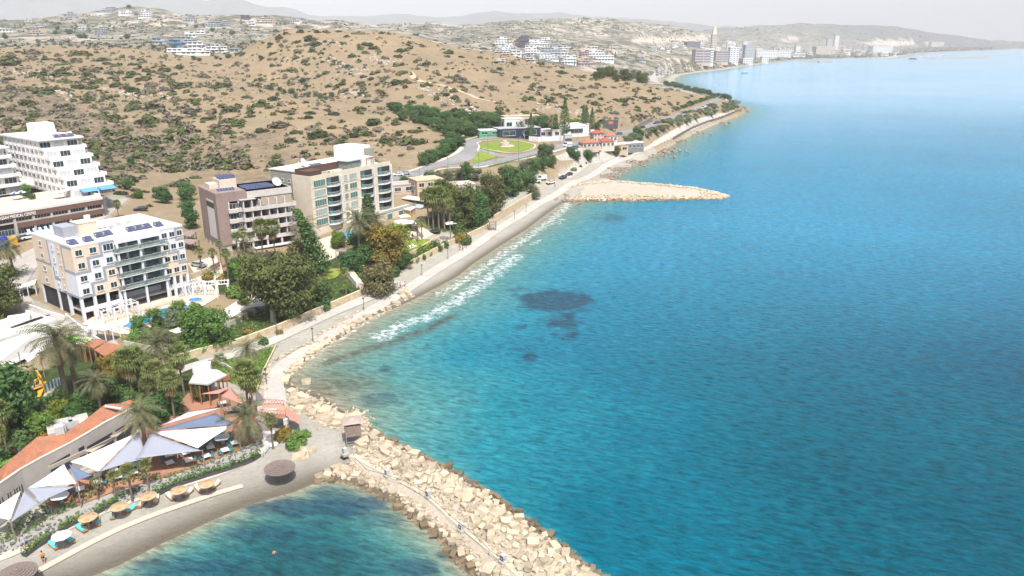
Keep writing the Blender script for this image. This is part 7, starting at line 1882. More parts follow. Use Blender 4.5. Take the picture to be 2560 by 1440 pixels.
for a in range(6): m.tube([(2*math.cos(a*PI/3),2*math.sin(a*PI/3),0),(2*math.cos(a*PI/3),2*math.sin(a*PI/3),2.2)],.04,4)
m.build('frame', METAL, t)
for k,(px,py) in enumerate([(1022,622),(1029,620),(1036,617)]):
    t = thing('sunbed', 'white sunbed on the small lawn above the beach', 'sunbed', P(px,py), .9, 'sunbeds on the small lawn'); MB().box(-.35,.35,-1,.4,.25,.35).build('bed', WHITE, t); MB().add([(-.35,.4,.3),(.35,.4,.3),(.35,1,.75),(-.35,1,.75)],[(0,1,2,3)]).build('backrest', WHITE, t)
# pergolas, beach gate, steps
def pergola(px, py, w, d, rz, lb):
    p = P(px,py); t = thing('pergola', lb, 'pergola', p, rz, 'white slatted pergolas'); n = 4
    for i in range(n):
        for y in (-d/2, d/2): MB().box(-w/2+i*w/(n-1)-.22,-w/2+i*w/(n-1)+.22,y-.22,y+.22,-.4,3.0).build('post', WHITE, t)
    for y in (-d/2, d/2): MB().box(-w/2-.3,w/2+.3,y-.1,y+.1,3.0,3.2).build('beam', WHITE, t)
    for i in range(12): x = -w/2+i*w/11; MB().box(x-.05,x+.05,-d/2-.4,d/2+.4,3.2,3.32).build('slat', WHITE, t)
pergola(296,796,8,3.2,.9,'white slatted pergola at the near end of the long pool')
pergola(470,738,7,3,.85,'white slatted pergola left of the round blue pool'); pergola(530,738,8,3,.3,'white slatted pergola right of the round blue pool')
o = P(890,700); t = thing('stairway', 'pale stone stairway from the garden gate down to the beach', 'stairs', o)
a, b = P(872,683), P(925,742); n = 22; m = MB(); dv = (b-a); s = Vector((-dv.y,dv.x,0)).normalized()*1.0
for i in range(n):
    p = a.lerp(b,i/n)-o; q = a.lerp(b,(i+1)/n)-o; z = a.z+1.0+(b.z-a.z-1.0)*i/n-o.z+.15
    m.add([p-s+Vector((0,0,z-p.z-1)),q-s+Vector((0,0,z-q.z-1)),q+s+Vector((0,0,z-q.z-1)),p+s+Vector((0,0,z-p.z-1)),p-s+Vector((0,0,z-p.z)),q-s+Vector((0,0,z-q.z)),q+s+Vector((0,0,z-q.z)),p+s+Vector((0,0,z-p.z))],[(4,5,6,7),(0,1,5,4),(1,2,6,5),(2,3,7,6),(3,0,4,7)])
m.build('steps', PAVE, t)
m = MB(); p, q = a-o-s*1.15, a.lerp(b,.6)-o-s*1.15; U = Vector((0,0,2.0)); w_ = s*.18; m.add([p-w_,q-w_,q+w_,p+w_,p-w_+U,q-w_+U*.8,q+w_+U*.8,p+w_+U],[(4,5,6,7),(0,1,5,4),(1,2,6,5),(2,3,7,6),(3,0,4,7)]); m.build('side_wall', WHITE, t)
o = P(858,678); t = thing('garden_gate', 'dark wooden gate at the top of the beach stairway', 'gate', o, .5); MB().box(-1.1,-.8,-.15,.15,-.2,2.4).box(.8,1.1,-.15,.15,-.2,2.4).build('posts', STONE, t) if 0 else None
for x in (-1.0,1.0): MB().box(x-.15,x+.15,-.15,.15,-.2,2.4).build('post', STONE, t)
MB().box(-.84,.84,-.05,.05,.05,2.1).build('door', M('gate_wood',(.06,.035,.025),.7,.3,4), t)
slab_roof('pergola', 'brown slatted shelter over sunbeds behind the leaning conifer', [(838,628),(855,620),(882,622),(872,632)], 7.4, .15, GREYWOOD, GREYWOOD)
o = P(1232,576); t = thing('wooden_arch', 'wooden beach arch with a bicycle wheel shape at the high stone wall', 'arch', o, .4)
for x in (-1.2,1.2): MB().box(x-.12,x+.12,-.12,.12,-.2,3.4).build('post', GREYWOOD, t)
MB().add([(-1.7,-1,3.4),(1.7,-1,3.4),(1.7,1,3.4),(-1.7,1,3.4),(-1.7,0,4.3),(1.7,0,4.3)],[(0,1,5,4),(2,3,4,5),(3,0,4),(1,2,5),(3,2,1,0)]).build('roof', GREYWOOD, t)
m = MB(); m.tube([(1.1*math.cos(i*PI/8),-.25,1.2+1.1*math.sin(i*PI/8)) for i in range(17)],.08,5)
for i in range(4): c_, s_ = math.cos(i*PI/4), math.sin(i*PI/4); m.tube([(-1.1*c_,-.25,1.2-1.1*s_),(1.1*c_,-.25,1.2+1.1*s_)],.04,4)
m.build('wheel', GREYWOOD, t)
def railing_line(name, l, h, label, mat=WHITE):
    p = [P(*q) for q in l]; o = p[0].copy(); m = MB(); U = Vector((0,0,h))
    for i in range(len(p)-1):
        a, b = p[i]-o, p[i+1]-o; n = max(2,int((b-a).length/1.6)); m.tube([a+U,b+U],.06,4).tube([a+U*.5,b+U*.5],.04,4)
        for k in range(n): q = a.lerp(b,k/n); m.tube([q-U*.1,q+U],.06,4)
    return tag(m.build(name, mat, None, o), label, 'railing')
railing_line('railing', [(1243,548),(1280,524),(1302,508)], 3.8, 'white railing on top of the high stone wall')
railing_line('railing', [(655,1148),(668,1132),(676,1120)], 1.0, 'pale blue handrail at the end of the planter hedge', M('pale_blue_metal',(.35,.45,.50),.5))
# sign frame, bins, showers on the promenade
o = P(990,728); t = thing('sign_board', 'dark framed notice board on the promenade by the beach', 'sign', o, .3); 
for x in (-.6,.6): MB().box(x-.07,x+.07,-.07,.07,-.2,2.5).build('post', GREYWOOD, t)
MB().box(-.53,.53,-.05,.05,.7,2.3).build('panel', M('board_grey',(.32,.33,.33),.6), t)
for k,(px,py) in enumerate([(958,739),(964,737),(970,735)]):
    t = thing('waste_bin', 'dark green waste bin under the brown olive tree', 'bin', P(px,py), .3, 'waste bins by the beach steps'); MB().box(-.38,.38,-.38,.38,0,1.05).build('body', M('bin_green',(.02,.09,.075),.6), t); MB().box(-.42,.42,-.42,.42,1.05,1.15).build('lid', METAL, t)
o = P(937,744); t = thing('sign_board', 'dark upright sign under the brown olive tree', 'sign', o, .2); MB().box(-.4,.4,-.06,.06,.2,1.9).build('panel', DGREY, t); MB().box(-.28,.28,-.08,-.06,.6,1.6).build('poster', LGREY, t); MB().box(-.35,-.25,-.05,.05,-.2,.2).build('leg', METAL, t); MB().box(.25,.35,-.05,.05,-.2,.2).build('leg', METAL, t)
# compound beside the roundabout
house(1292,343,26,10,5.5,.35,NAVY,'dark blue low building behind the roundabout hedge','flat',M('roof_grey3',(.30,.31,.33),.9),nwin=2,cat='building')
house(1302,318,24,9,7.0,.3,SANDW,'building with a dark glass front at the foot of the large hill','flat',SANDW,nwin=4,storeys=1,cat='building',glass=M('navy_glass',(.02,.04,.09),.1,.2,.5,spec=.7))
house(1280,330,12,8,8.0,.3,WHITE,'white block between the dark blue and the glass fronted building','flat',WHITE,nwin=2,cat='building')
house(1352,342,22,8,4.0,.3,WHITE,'long white roofed building behind the white wall','flat',ROOFW,nwin=5,cat='building')
house(1425,338,20,10,5.5,.45,WHITE,'white hall right of the tallest pointed conifer','flat',WHITE,nwin=1,cat='building')
house(1440,330,14,8,5,.45,WHITE,'white annex behind the vans beside the three pointed conifers','flat',WHITE,nwin=1,cat='building')
o = P(1290,342); t = thing('steel_frame', 'grey triangular steel frame before the dark blue building', 'frame', o, .2); m = MB(); m.tube([(-4,-6,0),(0,-6,9)],.25,5).tube([(4,-6,0),(0,-6,9)],.25,5).tube([(-2,-6,4.5),(2,-6,4.5)],.2,5).tube([(0,-6,9),(0,0,9)],.2,5); m.build('frame', LMETAL, t)
house(1222,338,12,7,3,.2,M('green_hut',(.06,.30,.14),.8),'small green hut among the gully trees','flat',WHITE,nwin=2)
o = P(1419,352); t = thing('kiosk', 'small grey kiosk with dark waste bins beside the road', 'kiosk', o, .3); MB().box(-2.2,2.2,-1.2,1.2,-.3,3.6).build('wall', LMETAL, t); MB().box(-2.4,2.4,-1.4,1.4,3.6,3.8).build('roof', LGREY, t); MB().box(-1.9,1.9,-1.9,-1.22,0,1.5).build('bins', METAL, t)
o = P(1526,326); t = thing('billboard', 'dark billboard with a small red and white panel beside the coast road', 'billboard', o, .3)
for x in (-3.5,3.5): MB().tube([(x,0,-.5),(x,0,3)],.2,6).build('post', METAL, t)
MB().box(-5,5,-.2,.2,1.0,6.5).build('panel', DGREY, t); MB().box(-1.6,1.6,-.26,-.2,4,5.8).build('poster', M('poster_red',(.45,.12,.12),.6), t)
# beach bar houses
house(1472,370,10,6,3.2,.35,PINKW,'orange roofed beach bar nearest the car park','hip',ROOFT,nwin=4)
house(1492,352,6.5,5,4.6,.35,PINKW,'two storey house with a dark red roof at the road','hip',REDT,nwin=3,storeys=2)
house(1514,368,8,6,3.6,.4,M('cream_house',(.52,.44,.37),.9),'dark red roofed house in the middle of the beach bars','hip',REDT,nwin=3)
house(1522,356,7.5,6,4.0,.4,WHITE,'bright orange roofed house behind the beach bars','hip',ROOFT,nwin=3)
house(1566,372,19,8,3.6,.42,M('cafe_glass',(.16,.17,.17),.3,.5,1,spec=.5),'white roofed glazed beach cafe at the right end of the bars','flat',WHITE,nwin=7,glass=GLASS,cat='cafe',name='beach_cafe')
house(1545,378,10,6,3.4,.4,SANDW,'low flat roofed store attached to the beach cafe','flat',M('brown_roof',(.30,.22,.17),.9),nwin=2)
# roundabout monument
o = P(1262,366); t = thing('monument', 'round stone monument in the middle of the roundabout lawn', 'monument', o); m = MB(); m.lathe([(0,0),(5.2,0),(5.2,.45),(2.6,.45),(2.6,2.2),(1.9,2.2),(0,2.2)],(0,0,0),22); m.build('drum', PINKW, t); MB().lathe([(1.2,2.2),(1.2,3.2),(0,3.2)],(0,0,0),12).build('top', STONE, t)
# white swoosh wall etc. near groyne handled above; poles and lamps
def lamp(px, py, hpx, label, grp, mat=METAL, arm=.0, double=False):
    p = P(px,py); h = hpx2m(p,py,hpx); t = thing('street_lamp' if h > 5 else 'lamp_post', label, 'lamp', p, .5, grp)
    MB().tube([(0,0,-.3),(0,0,h)],[.10,.07] if h > 5 else [.085,.07],6).build('pole', mat, t)
    if h > 5:
        MB().tube([(0,0,h-.1),(0,-1.2,h+.2)],.05,5).build('arm', mat, t); MB().cbox((0,-1.5,h+.18),(.3,.8,.14)).build('lamp_head', LMETAL, t)
    else: MB().lathe([(.0,h),(.28,h+.02),(.24,h+.28),(0,h+.34)],(0,0,0),8).build('lamp_head', mat, t)
for k,(a,b,h) in enumerate([(693,842,32),(783,857,34),(910,777,30),(985,729,26),(1055,690,26),(1120,649,27),(1166,622,23),(1286,549,20),(1315,530,19),(667,962,38),(463,902,32)]):
    lamp(a,b,h,'dark lamp post '+['at the foot of the stone wall below the eucalyptus','on the grey sand between path and edging stones','at the right end of the long stone wall','beside the dark framed notice board','by the garden wall corner on the beach','beside the beach walkers','below the flowering hedge','below the white railing','at the end of the high stone wall','beside the curving promenade stones','at the left end of the long stone wall'][k],'promenade lamp posts')
TEALM = M('teal_pole',(.06,.14,.16),.5)
for k,(a,b,h) in enumerate([(1262,347,26),(1220,384,50),(1296,406,62),(1197,419,38),(1353,357,34),(1400,358,38),(1240,404,30),(1050,455,30),(1000,446,26),(1120,424,28)]):
    lamp(a,b,h,'tall street lamp '+['behind the roundabout lawn','between the two lawns of the roundabout','below the roundabout on the seaward pavement','at the tip of the grass triangle','at the right end of the roundabout hedge','by the white wall end','on the road below the grass triangle','by the road behind the villas','by the road behind the beige block','beside the leafy roadside tree'][k],'street lamps of the coast road',TEALM)
for k,(a,b,h) in enumerate([(1445,350,30),(1586,318,26),(1640,305,26),(1697,289,22),(1770,262,18),(1800,250,16),(1600,330,18),(1510,340,22),(1762,240,12),(1790,245,14),(1826,246,16),(1740,236,11),(1712,226,10)]):
    p = P(a,b); hh = hpx2m(p,b,h); t = thing('utility_pole', 'thin utility pole along the coast road', 'pole', p, 0, 'utility poles of the coast road'); MB().tube([(0,0,-.5),(0,0,hh)],.13,5).build('pole', GREYWOOD, t); MB().box(-1,1,-.06,.06,hh-.6,hh-.45).build('crossarm', GREYWOOD, t)
# ------------------------------------------------------------------ vehicles
CARP = {}
def car(px, py, rz, col, label, kindn='car', grp=None, at=None, sc=1.):
    p = at or P(px,py)+Vector((0,0,.14)); van = kindn == 'van'
    key = (col, kindn)
    if key not in CARP:
        b = MB(); L_, W_ = (5.0,1.9) if van else (4.5,1.8)
        prof = [(-L_/2,.35),(-L_/2,.75),(-L_/2+.1,.92),(-.9 if not van else -1.5,1.0),(L_/2-.15,1.0),(L_/2,.8),(L_/2,.35)] if not van else [(-L_/2,.35),(-L_/2,.95),(-L_/2+.5,1.15),(L_/2,1.15),(L_/2,.35)]
        n = len(prof)
        for s in (-1,): b.add([(x,-W_/2,z) for x,z in prof]+[(x,W_/2,z) for x,z in prof],[tuple(range(n)),tuple(range(2*n-1,n-1,-1))]+[(i,n+i,n+(i+1)%n,(i+1)%n) for i in range(n)])
        tp = 2.15 if van else 1.5; z0 = 1.14 if van else .99
        x0,x1,x2,x3 = (-L_/2+.5,-L_/2+1.2,L_/2-.1,L_/2-.02) if van else (-1.05,-.45,1.25,1.95)
        c = MB(); w1, w2 = W_/2-.04, W_/2-.22
        c.add([(x0,-w1,z0),(x3,-w1,z0),(x3,w1,z0),(x0,w1,z0),(x1,-w2,tp-.06),(x2,-w2,tp-.06),(x2,w2,tp-.06),(x1,w2,tp-.06)],[(0,1,5,4),(1,2,6,5),(2,3,7,6),(3,0,4,7)])
        r = MB(); r.add([(x1-.05,-w2-.03,tp-.07),(x2+.05,-w2-.03,tp-.07),(x2+.05,w2+.03,tp-.07),(x1-.05,w2+.03,tp-.07),(x1,-w2,tp),(x2,-w2,tp),(x2,w2,tp),(x1,w2,tp)],[(0,3,2,1),(4,5,6,7),(0,1,5,4),(1,2,6,5),(2,3,7,6),(3,0,4,7)])
        if van: r.box(-.4,L_/2,-W_/2+.02,W_/2-.02,1.16,tp-.08)
        pm = M('car_paint_%d_%d_%d'%tuple(int(q*100) for q in col), col, .3, .05, 1, spec=.5, coat=.5)
        w = MB(); w.tube([(0,-.12,0),(0,.12,0)],.33,12)
        hl = MB().box(-.03,.03,-.2,.2,-.08,.08)
        CARP[key] = (b.mesh('body',pm), c.mesh('windows',GLASS), r.mesh('roof',pm), w.mesh('wheel',M('tyre',(.02,.02,.02),.9)), hl.mesh('headlight',M('headlight',(.6,.6,.6),.2)), L_, W_)
    B, C_, R_, Wm, Hm, L_, W_ = CARP[key]
    t = thing(kindn if van else 'car', label, kindn, p, rz, grp); link('body',B,t); link('windows',C_,t); link('roof',R_,t)
    for x in (-L_/2+.85,L_/2-.9):
        for y in (-W_/2+.1,W_/2-.1): link('wheel',Wm,t,(x,y,.33))
    for y in (-W_/2+.3,W_/2-.3): link('headlight',Hm,t,(-L_/2,y,.75))
    t.scale = (sc,)*3
    return t
WH, BK, SV, BL, RD = (.62,.62,.62),(.02,.022,.027),(.33,.35,.37),(.03,.10,.22),(.30,.03,.03)
for q in [(498,668,2.75,SV,'silver estate car on the raised drive beside the brown block'),(995,440,.35,WH,'white car on the road behind the beige block'),(1013,437,.35,SV,'grey car following the white one on the road'),
 (1377,459,.6,WH,'white car alone on the sandy lot above the beach'),(1407,447,.9,BK,'dark car on the sandy lot, lower of two'),(1423,439,.9,BK,'dark car on the sandy lot, upper of two'),(1340,456,.2,WH,'white car half under the trees by the vans'),(1322,463,.2,BK,'dark car at the edge of the trees by the vans'),
 (1352,387,.3,WH,'white car parked beside the road below the roundabout'),(1369,384,.3,BK,'black car parked beside the road below the roundabout'),(1547,337,.5,BL,'blue car on the coast road by the beach bars'),(1605,321,.6,BK,'dark car on the coast road climbing the bend'),(1640,310,.7,BL,'blue car on the coast road by the dark retaining wall'),(1695,290,.8,WH,'white car on the coast road above the bank'),(1727,280,.8,BK,'dark car on the coast road above the bank'),(1776,262,.9,WH,'white car on the road near the headland bend'),(1815,252,1.5,WH,'white car in the headland bend'),
 (1492,381,.3,RD,'red car among the boats on the car park'),(1485,376,.3,WH,'white car beside the red one on the car park'),(1423,368,.4,WH,'white car at the edge of the beach bar car park'),(1436,371,.4,BL,'blue car at the edge of the beach bar car park'),(1492,327,.4,RD,'red car behind the vans by the pointed conifers'),
 (62,738,.9,BK,'black car inside the open garage at the left'),(72,598,.9,WH,'white car in front of the medical centre'),(92,590,.9,SV,'grey car in front of the medical centre'),(50,604,.9,BK,'dark car beside the blue truck'),(352,527,.6,BK,'black car behind the roof of the patterned apartments')]: car(*q)
for q in [(1353,450,.5,WH,'white van nearest the eroded bank on the sandy lot'),(1336,446,.5,WH,'white van beside the trees on the sandy lot'),(1459,337,1.1,WH,'white van beside the white wall'),(1476,334,.5,WH,'white van by the right pointed conifer'),(1759,272,.85,WH,'white van on the coast road above the bank'),(1800,246,1.6,WH,'tall white van at the headland bend'),(1418,366,.3,WH,'white van at the corner of the beach bar car park')]: car(*q, 'van')
o = P(20,622); rzt = .95; t = thing('truck', 'blue curtain sided truck with a yellow cab at the left edge', 'truck', o, rzt); MB().box(-9,0,-1.25,1.25,1.0,3.8).build('trailer', M('truck_blue',(.015,.04,.30),.5,.1,1), t); MB().box(.3,2.4,-1.2,1.2,.6,3.2).build('cab', YEL, t); MB().box(2.4,2.45,-1.0,1.0,1.9,2.9).build('windscreen', GLASS, t)
w = MB(); w.tube([(0,-.15,0),(0,.15,0)],.5,12); wm = w.mesh('wheel', M('tyre',(.02,.02,.02)))
for x in (-7.6,-6.3,1.3):
    for y in (-1.1,1.1): link('wheel', wm, t, (x,y,.5))
slab_roof('garage', 'open garage with a flat white roof at the left', [(46,722),(60,712),(92,700),(88,712)], 9.2, .25, WHITE, WHITE)
slab_roof('carport', 'grey slatted carport left of the brown block', [(450,605),(465,598),(498,600),(480,612)], 9.6, .15, GREYWOOD, METAL)
slab_roof('carport', 'dark carport above the slatted one left of the brown block', [(450,588),(468,578),(490,580),(478,592)], 10.2, .15, GREYWOOD, METAL)
slab_roof('terrace_canopy', 'flat grey canopy at the near end of the long pool', [(206,822),(240,812),(300,815),(262,828)], 8.0, .15, LGREY, WHITE)
# boats
def boat(px, py, L_, rz, col, lb, z=None):
    p = PZ(px,py,0) if z is None else P(px,py); t = thing('boat', lb, 'boat', p, rz, None); n = 9
    pr = [(-L_/2+L_*i/(n-1), (.16*L_)*(1-(max(0,i-3)/5.)**2)**.5 if i > 3 else .14*L_+.02*L_*i/3) for i in range(n)]
    top = [(x,y,.09*L_) for x,y in pr]+[(x,-y,.09*L_) for x,y in pr[::-1]]; bot = [(x*.9,y*.6,-.05*L_) for x,y in pr]+[(x*.9,-y*.6,-.05*L_) for x,y in pr[::-1]]; k = len(top)
    MB().add(top+bot,[tuple(range(k))[::-1],tuple(range(k,2*k))]+[(i,(i+1)%k,k+(i+1)%k,k+i) for i in range(k)]).build('hull', M('boat_%d'%int(col[0]*100+col[2]*10),col,.4), t)
    MB().box(-.12*L_,.12*L_,-.09*L_,.09*L_,.09*L_,.2*L_).build('cabin', WHITE, t)
boat(1862,183,16,.3,(.05,.16,.17),'small dark teal boat in the far bay'); boat(1486,372,7,.3,(.55,.55,.57),'white boat parked on the car park',1); boat(1478,380,6,.4,(.55,.55,.57),'second white boat parked on the car park',1)
# ================================================================== far villas, village, hotels and towers
FW = M('far_white',(.76,.76,.76),.8,.04,.2); FG = M('far_glass',(.10,.15,.20),.3,.3,.1,spec=.5); FB = M('far_beige',(.58,.50,.42),.9,.05,.1); FR = M('far_brown',(.13,.10,.11),.9,.2,.2); FGR = M('far_grey',(.44,.46,.49),.8,.08,.1); FRD = M('far_red',(.46,.36,.34),.9,.1,.2)
def villa(px, pyb, wp, hp, label, grp, wall=None, lev=None, glass=None, step=.18):
    p = P(px,pyb); k = m_per_px(p); w, h = wp*k*1.1, hp*k*1.15; rz = random.uniform(-.25,.35); d = w*.55
    wall = wall or FW; t = thing('villa', label, 'building', p, rz, grp); lev = lev or max(1, min(4, int(h/3.2))); fh = h/lev
    for i in range(lev):
        o_ = (i*step*w*random.choice((-1,1))*.5) if i else 0; ww = w*(1-step*i)
        MB().box(o_-ww/2,o_+ww/2,-d/2+i*d*.15,d/2,(i*fh if i else -6),(i+1)*fh-.3*fh/3).build('wall', wall, t)
        m = MB(); n = max(2,int(ww/5))
        for j in range(n):
            if random.random() < .85: x0 = o_-ww/2+ww*(j+.12)/n; m.box(x0,x0+ww/n*.74,-d/2+i*d*.15-.15,-d/2+i*d*.15+.05,i*fh+fh*.18,i*fh+fh*.72)
        if m.v: m.build('windows', glass or FG, t)
        MB().box(o_-ww/2-.5,o_+ww/2+.5,-d/2+i*d*.15-1.2,d/2+.3,(i+1)*fh-.1*fh,(i+1)*fh).build('roof', wall, t)
    return t
LV = """365,44,28,17,white villa with blue windows near the top of the upper left hill
318,37,32,10,long low white villa left of the hilltop
184,46,22,14,tall dark framed villa on the left ridge
266,32,38,12,grey pair of villas left of the hilltop
251,88,21,18,white villa with dark terrace above the valley at the left
98,86,35,13,long cream villa on the left slope
101,72,17,9,grey cube villa above the long cream villa
207,74,16,11,white villa with a garden wall on the left slope
399,110,28,13,dark terraced villa standing alone left of the white villa cluster
440,117,25,15,villa with blue panels at the left of the white cluster
474,112,32,17,white villa with dark windows on top of the white cluster
494,120,38,14,stepped white villas in the middle of the white cluster
535,130,30,17,white villa right of the cluster middle
562,130,15,12,small white villa at the right end of the cluster
475,135,90,12,row of low white houses at the foot of the white cluster
479,92,25,12,pale green roofed villa above the white cluster
503,84,18,10,pale turquoise villa right above the white cluster
536,68,36,15,wide dark glass villa on the upper slope
565,67,18,12,grey villa beside the wide dark glass villa
475,55,28,8,grey blue villa on the upper slope
476,45,9,7,small grey tower villa on the upper slope
615,48,20,8,dark brown block on the pale ridge
590,131,22,9,grey house at the edge of the white cluster
662,60,45,13,cream apartment row on the pale ridge behind the large hill
632,64,16,10,white house on the pale ridge
73,54,16,7,white house at the far left ridge
20,80,30,7,low pale house at the left edge
740,57,22,6,pale house on the ridge behind the large hill"""
for ln in LV.split('\n'):
    a = ln.split(','); villa(*map(float,a[:4]), a[4], 'villas of the upper left hills', FR if 'brown' in a[4] else FGR if ('grey' in a[4] or 'dark' in a[4]) else FB if 'cream' in a[4] else M('far_blue',(.12,.24,.42),.7) if 'blue panels' in a[4] else FW)
VV = """1249,114,33,19,tall white modern block at the left of the far village
1267,128,26,17,white block with a brown tower part in the far village
1304,105,31,14,brown unfinished concrete block above the far village
1352,115,52,18,white terraced apartments at the top of the far village
1304,119,28,14,white villa below the brown unfinished block
1335,137,40,20,pale turquoise windowed apartments in the middle of the far village
1378,137,44,20,grey and white apartments right of the village middle
1368,150,48,13,low white houses at the front of the far village
1420,160,34,24,white apartment block with conifers at the front of the village
1467,163,40,15,reddish brick house at the right of the far village
1470,139,36,12,white villa row behind the reddish house
1503,152,56,22,large white sloping development at the right of the village
1487,123,14,6,small white house alone above the village
1604,153,19,9,grey flat house near the far coast road
1395,122,22,10,grey villa beside the terraced apartments
1290,140,24,12,white villa at the lower left of the far village"""
for ln in VV.split('\n'):
    a = ln.split(','); villa(*map(float,a[:4]), a[4], 'houses of the far village', FR if 'brown unf' in a[4] else FRD if 'reddish' in a[4] else FGR if 'grey' in a[4] else FW)
for i in range(44):
    a, b = random.uniform(1630,1850), random.uniform(104,132); villa(a,b,random.uniform(6,14),random.uniform(3,6),'small pale house on the slope above the far towers','small houses of the far town',random.choice((FW,FW,FB)),1)
for i in range(80):
    a, b = random.uniform(1840,2260), random.uniform(121,143); villa(a,b,random.uniform(6,16),random.uniform(3,8),'small pale house behind the far sea front hotels','small houses of the far sea front',random.choice((FW,FB,FGR)),1)
for i in range(16):
    a, b = random.uniform(1240,1440), random.uniform(120,158); villa(a,b,random.uniform(10,20),random.uniform(5,9),'small white house among the far village blocks','small houses of the far village',FW,2)
def tower(px, pyb, wp, hp, label, wall, style='grid', name='hotel', grp=None, nf=None, dr=.5):
    p = P(px,pyb); k = m_per_px(p); w, h = wp*k, hp*k*1.04; d = min(w*dr,40); rz = .25
    t = thing(name, label, 'building' if name == 'tower' else 'hotel', p, rz, grp); nf = nf or max(3,int(h/5)); fh = h/nf
    MB().box(-w/2,w/2,-d/2,d/2,-6,h).build('wall', wall, t)
    if style == 'grid':
        n = max(3,int(w/7)); m = MB()
        for i in range(nf):
            for j in range(n): x0 = -w/2+w*(j+.15)/n; m.box(x0,x0+w/n*.7,-d/2-.3,-d/2+.1,i*fh+fh*.25,i*fh+fh*.8)
        m.build('windows', FG, t)
        m = MB()
        for i in range(nf):
            for j in range(3): y0 = -d/2+d*(j+.2)/3; m.box(-w/2-.3,-w/2+.1,y0,y0+d/3*.6,i*fh+fh*.25,i*fh+fh*.8)
        m.build('side_windows', FG, t)
    else:
        for i in range(nf): MB().box(-w/2+1,w/2-1,-d/2-.4,-d/2+.1,i*fh+fh*.3,i*fh+fh*.78).build('window_band', FG, t)
        MB().box(-w*.02,w*.02,-d/2-.7,-d/2-.41,0,h).build('facade_fin', wall, t)
    MB().box(-w/2-.6,w/2+.6,-d/2-.6,d/2+.6,h,h+1.2).build('roof', wall, t)
    return t, w, d, h
t, w, d, h = tower(1781,150,13,58,'tall beige tower with a stepped pointed top above the far beach hotel',FB,'grid','tower')
MB().box(-w*.38,w*.38,-d*.38,d*.38,h+1.2,h*1.18).build('upper_storeys', FB, t); MB().box(-w*.26,w*.26,-d*.26,d*.26,h*1.18,h*1.27).build('crown', FB, t); MB().tube([(0,0,h*1.27),(0,0,h*1.36)],[w*.12,w*.03],6).build('spire', FB, t)
tower(1752,158,42,30,'far beach hotel with blue glass bands, left wing',FRD,'band','hotel'); tower(1767,159,26,33,'tall white framed middle part of the far beach hotel',FW,'band','hotel'); tower(1800,157,34,26,'right wing of the far beach hotel with red walls',FRD,'band','hotel')
tower(1822,150,18,38,'curved looking slim tower behind the blue glass hotel block',FW,'band','tower'); tower(1831,158,24,36,'blue glass hotel block with white grid on the far beach',FW,'grid','hotel')
tower(1870,147,26,31,'white and grey apartment tower right of the blue glass hotel block',FGR,'grid','tower'); tower(1861,128,12,22,'pale slim tower far behind the beach hotels',FW,'grid','tower'); tower(1880,135,10,20,'grey slim tower behind the long white hotel',FGR,'grid','tower')
tower(1912,145,58,16,'left half of the long white beach hotel',FW,'grid','hotel',dr=.3); tower(1956,144,38,15,'right half of the long white beach hotel',FW,'grid','hotel',dr=.3)
tower(1910,157,18,14,'small white beach house before the long white hotel',FW,'grid','hotel'); tower(1866,160,26,12,'low white hotel annex before the grey apartment tower',FW,'grid','hotel')
tower(1992,137,13,20,'white slab hotel behind the far trees',FW,'grid','hotel'); tower(2058,136,54,18,'wide beige hotel beside the far white tower',FB,'grid','hotel',dr=.3)
tower(2088,124,12,32,'slim white tower with blue glass at the far sea front',FW,'grid','tower'); tower(2071,120,13,20,'blue grey tower left of the slim white tower',FGR,'grid','tower'); tower(2200,132,58,15,'wide white hotel near the far harbour',FW,'grid','hotel',dr=.3); tower(2340,116,38,10,'long pale quarry buildings under the far ridge',FB,'grid','hotel',dr=.3)
tower(1730,117,36,11,'dark wide block on the hill left of the tall beige tower',FR,'band','hotel'); tower(1960,128,10,10,'blue grey block behind the long white hotel',FGR,'grid','hotel')
its = []
for i in range(2600):
    a = random.uniform(1640,2480); b = np.interp(a,[1640,1700,1800,1900,2000,2100,2200,2300,2480],[190,184,170,157,147.5,144.5,144,131,124])-random.random()**1.4*np.interp(a,[1640,1800,2480],[26,18,8]); p = P(a,b)
    if p.z < .5: continue
    its.append((p, random.uniform(2.2,4.5)*m_per_px(p)))
scatter('far_trees', its, 'far', 'far belt of trees along the distant shore', 9, .3, 'trees', .5)
its = []
for i in range(420):
    a, b = random.uniform(1230,1530), random.uniform(112,168); p = P(a,b); its.append((p, random.uniform(3,6)*m_per_px(p)))
scatter('village_trees', its, 'far', 'trees between the houses of the far village', 9, .3, 'trees', .6)
its = []
for i in range(700):
    a, b = random.uniform(-100,660), random.uniform(36,150); p = P(a,b)
    if p.y < 900: continue
    if float(fbm(p.x/130,p.y/130,91,3)) > .05: its.append((p, random.uniform(3,8)*m_per_px(p)))
scatter('valley_trees', its, 'far', 'trees and thickets in the valley below the far villas', 10, .3, 'trees', .5)
def mole(l, w, label, z=0):
    p = [PZ(a,b,0) for a,b in l]; o = p[0].copy(); m = MB()
    for i in range(len(p)-1):
        a, b = p[i]-o, p[i+1]-o; s = Vector((-(b-a).y,(b-a).x,0)).normalized()*w; U = Vector((0,0,5))
        m.add([a-s,b-s,b+s,a+s,a-s*.5+U,b-s*.5+U,b+s*.5+U,a+s*.5+U],[(4,5,6,7),(0,1,5,4),(1,2,6,5),(2,3,7,6),(3,0,4,7)])
    return tag(m.build('breakwater', M('mole_rock',(.20,.20,.20),.9,.3,.05), None, o), label, 'breakwater')
mole([(2282,148.5),(2340,147.5),(2400,146.5),(2460,144)], 22, 'long dark harbour breakwater in the far right bay'); mole([(2010,156),(2045,156.4),(2078,156.2)], 6, 'thin dark jetty of the far beach')
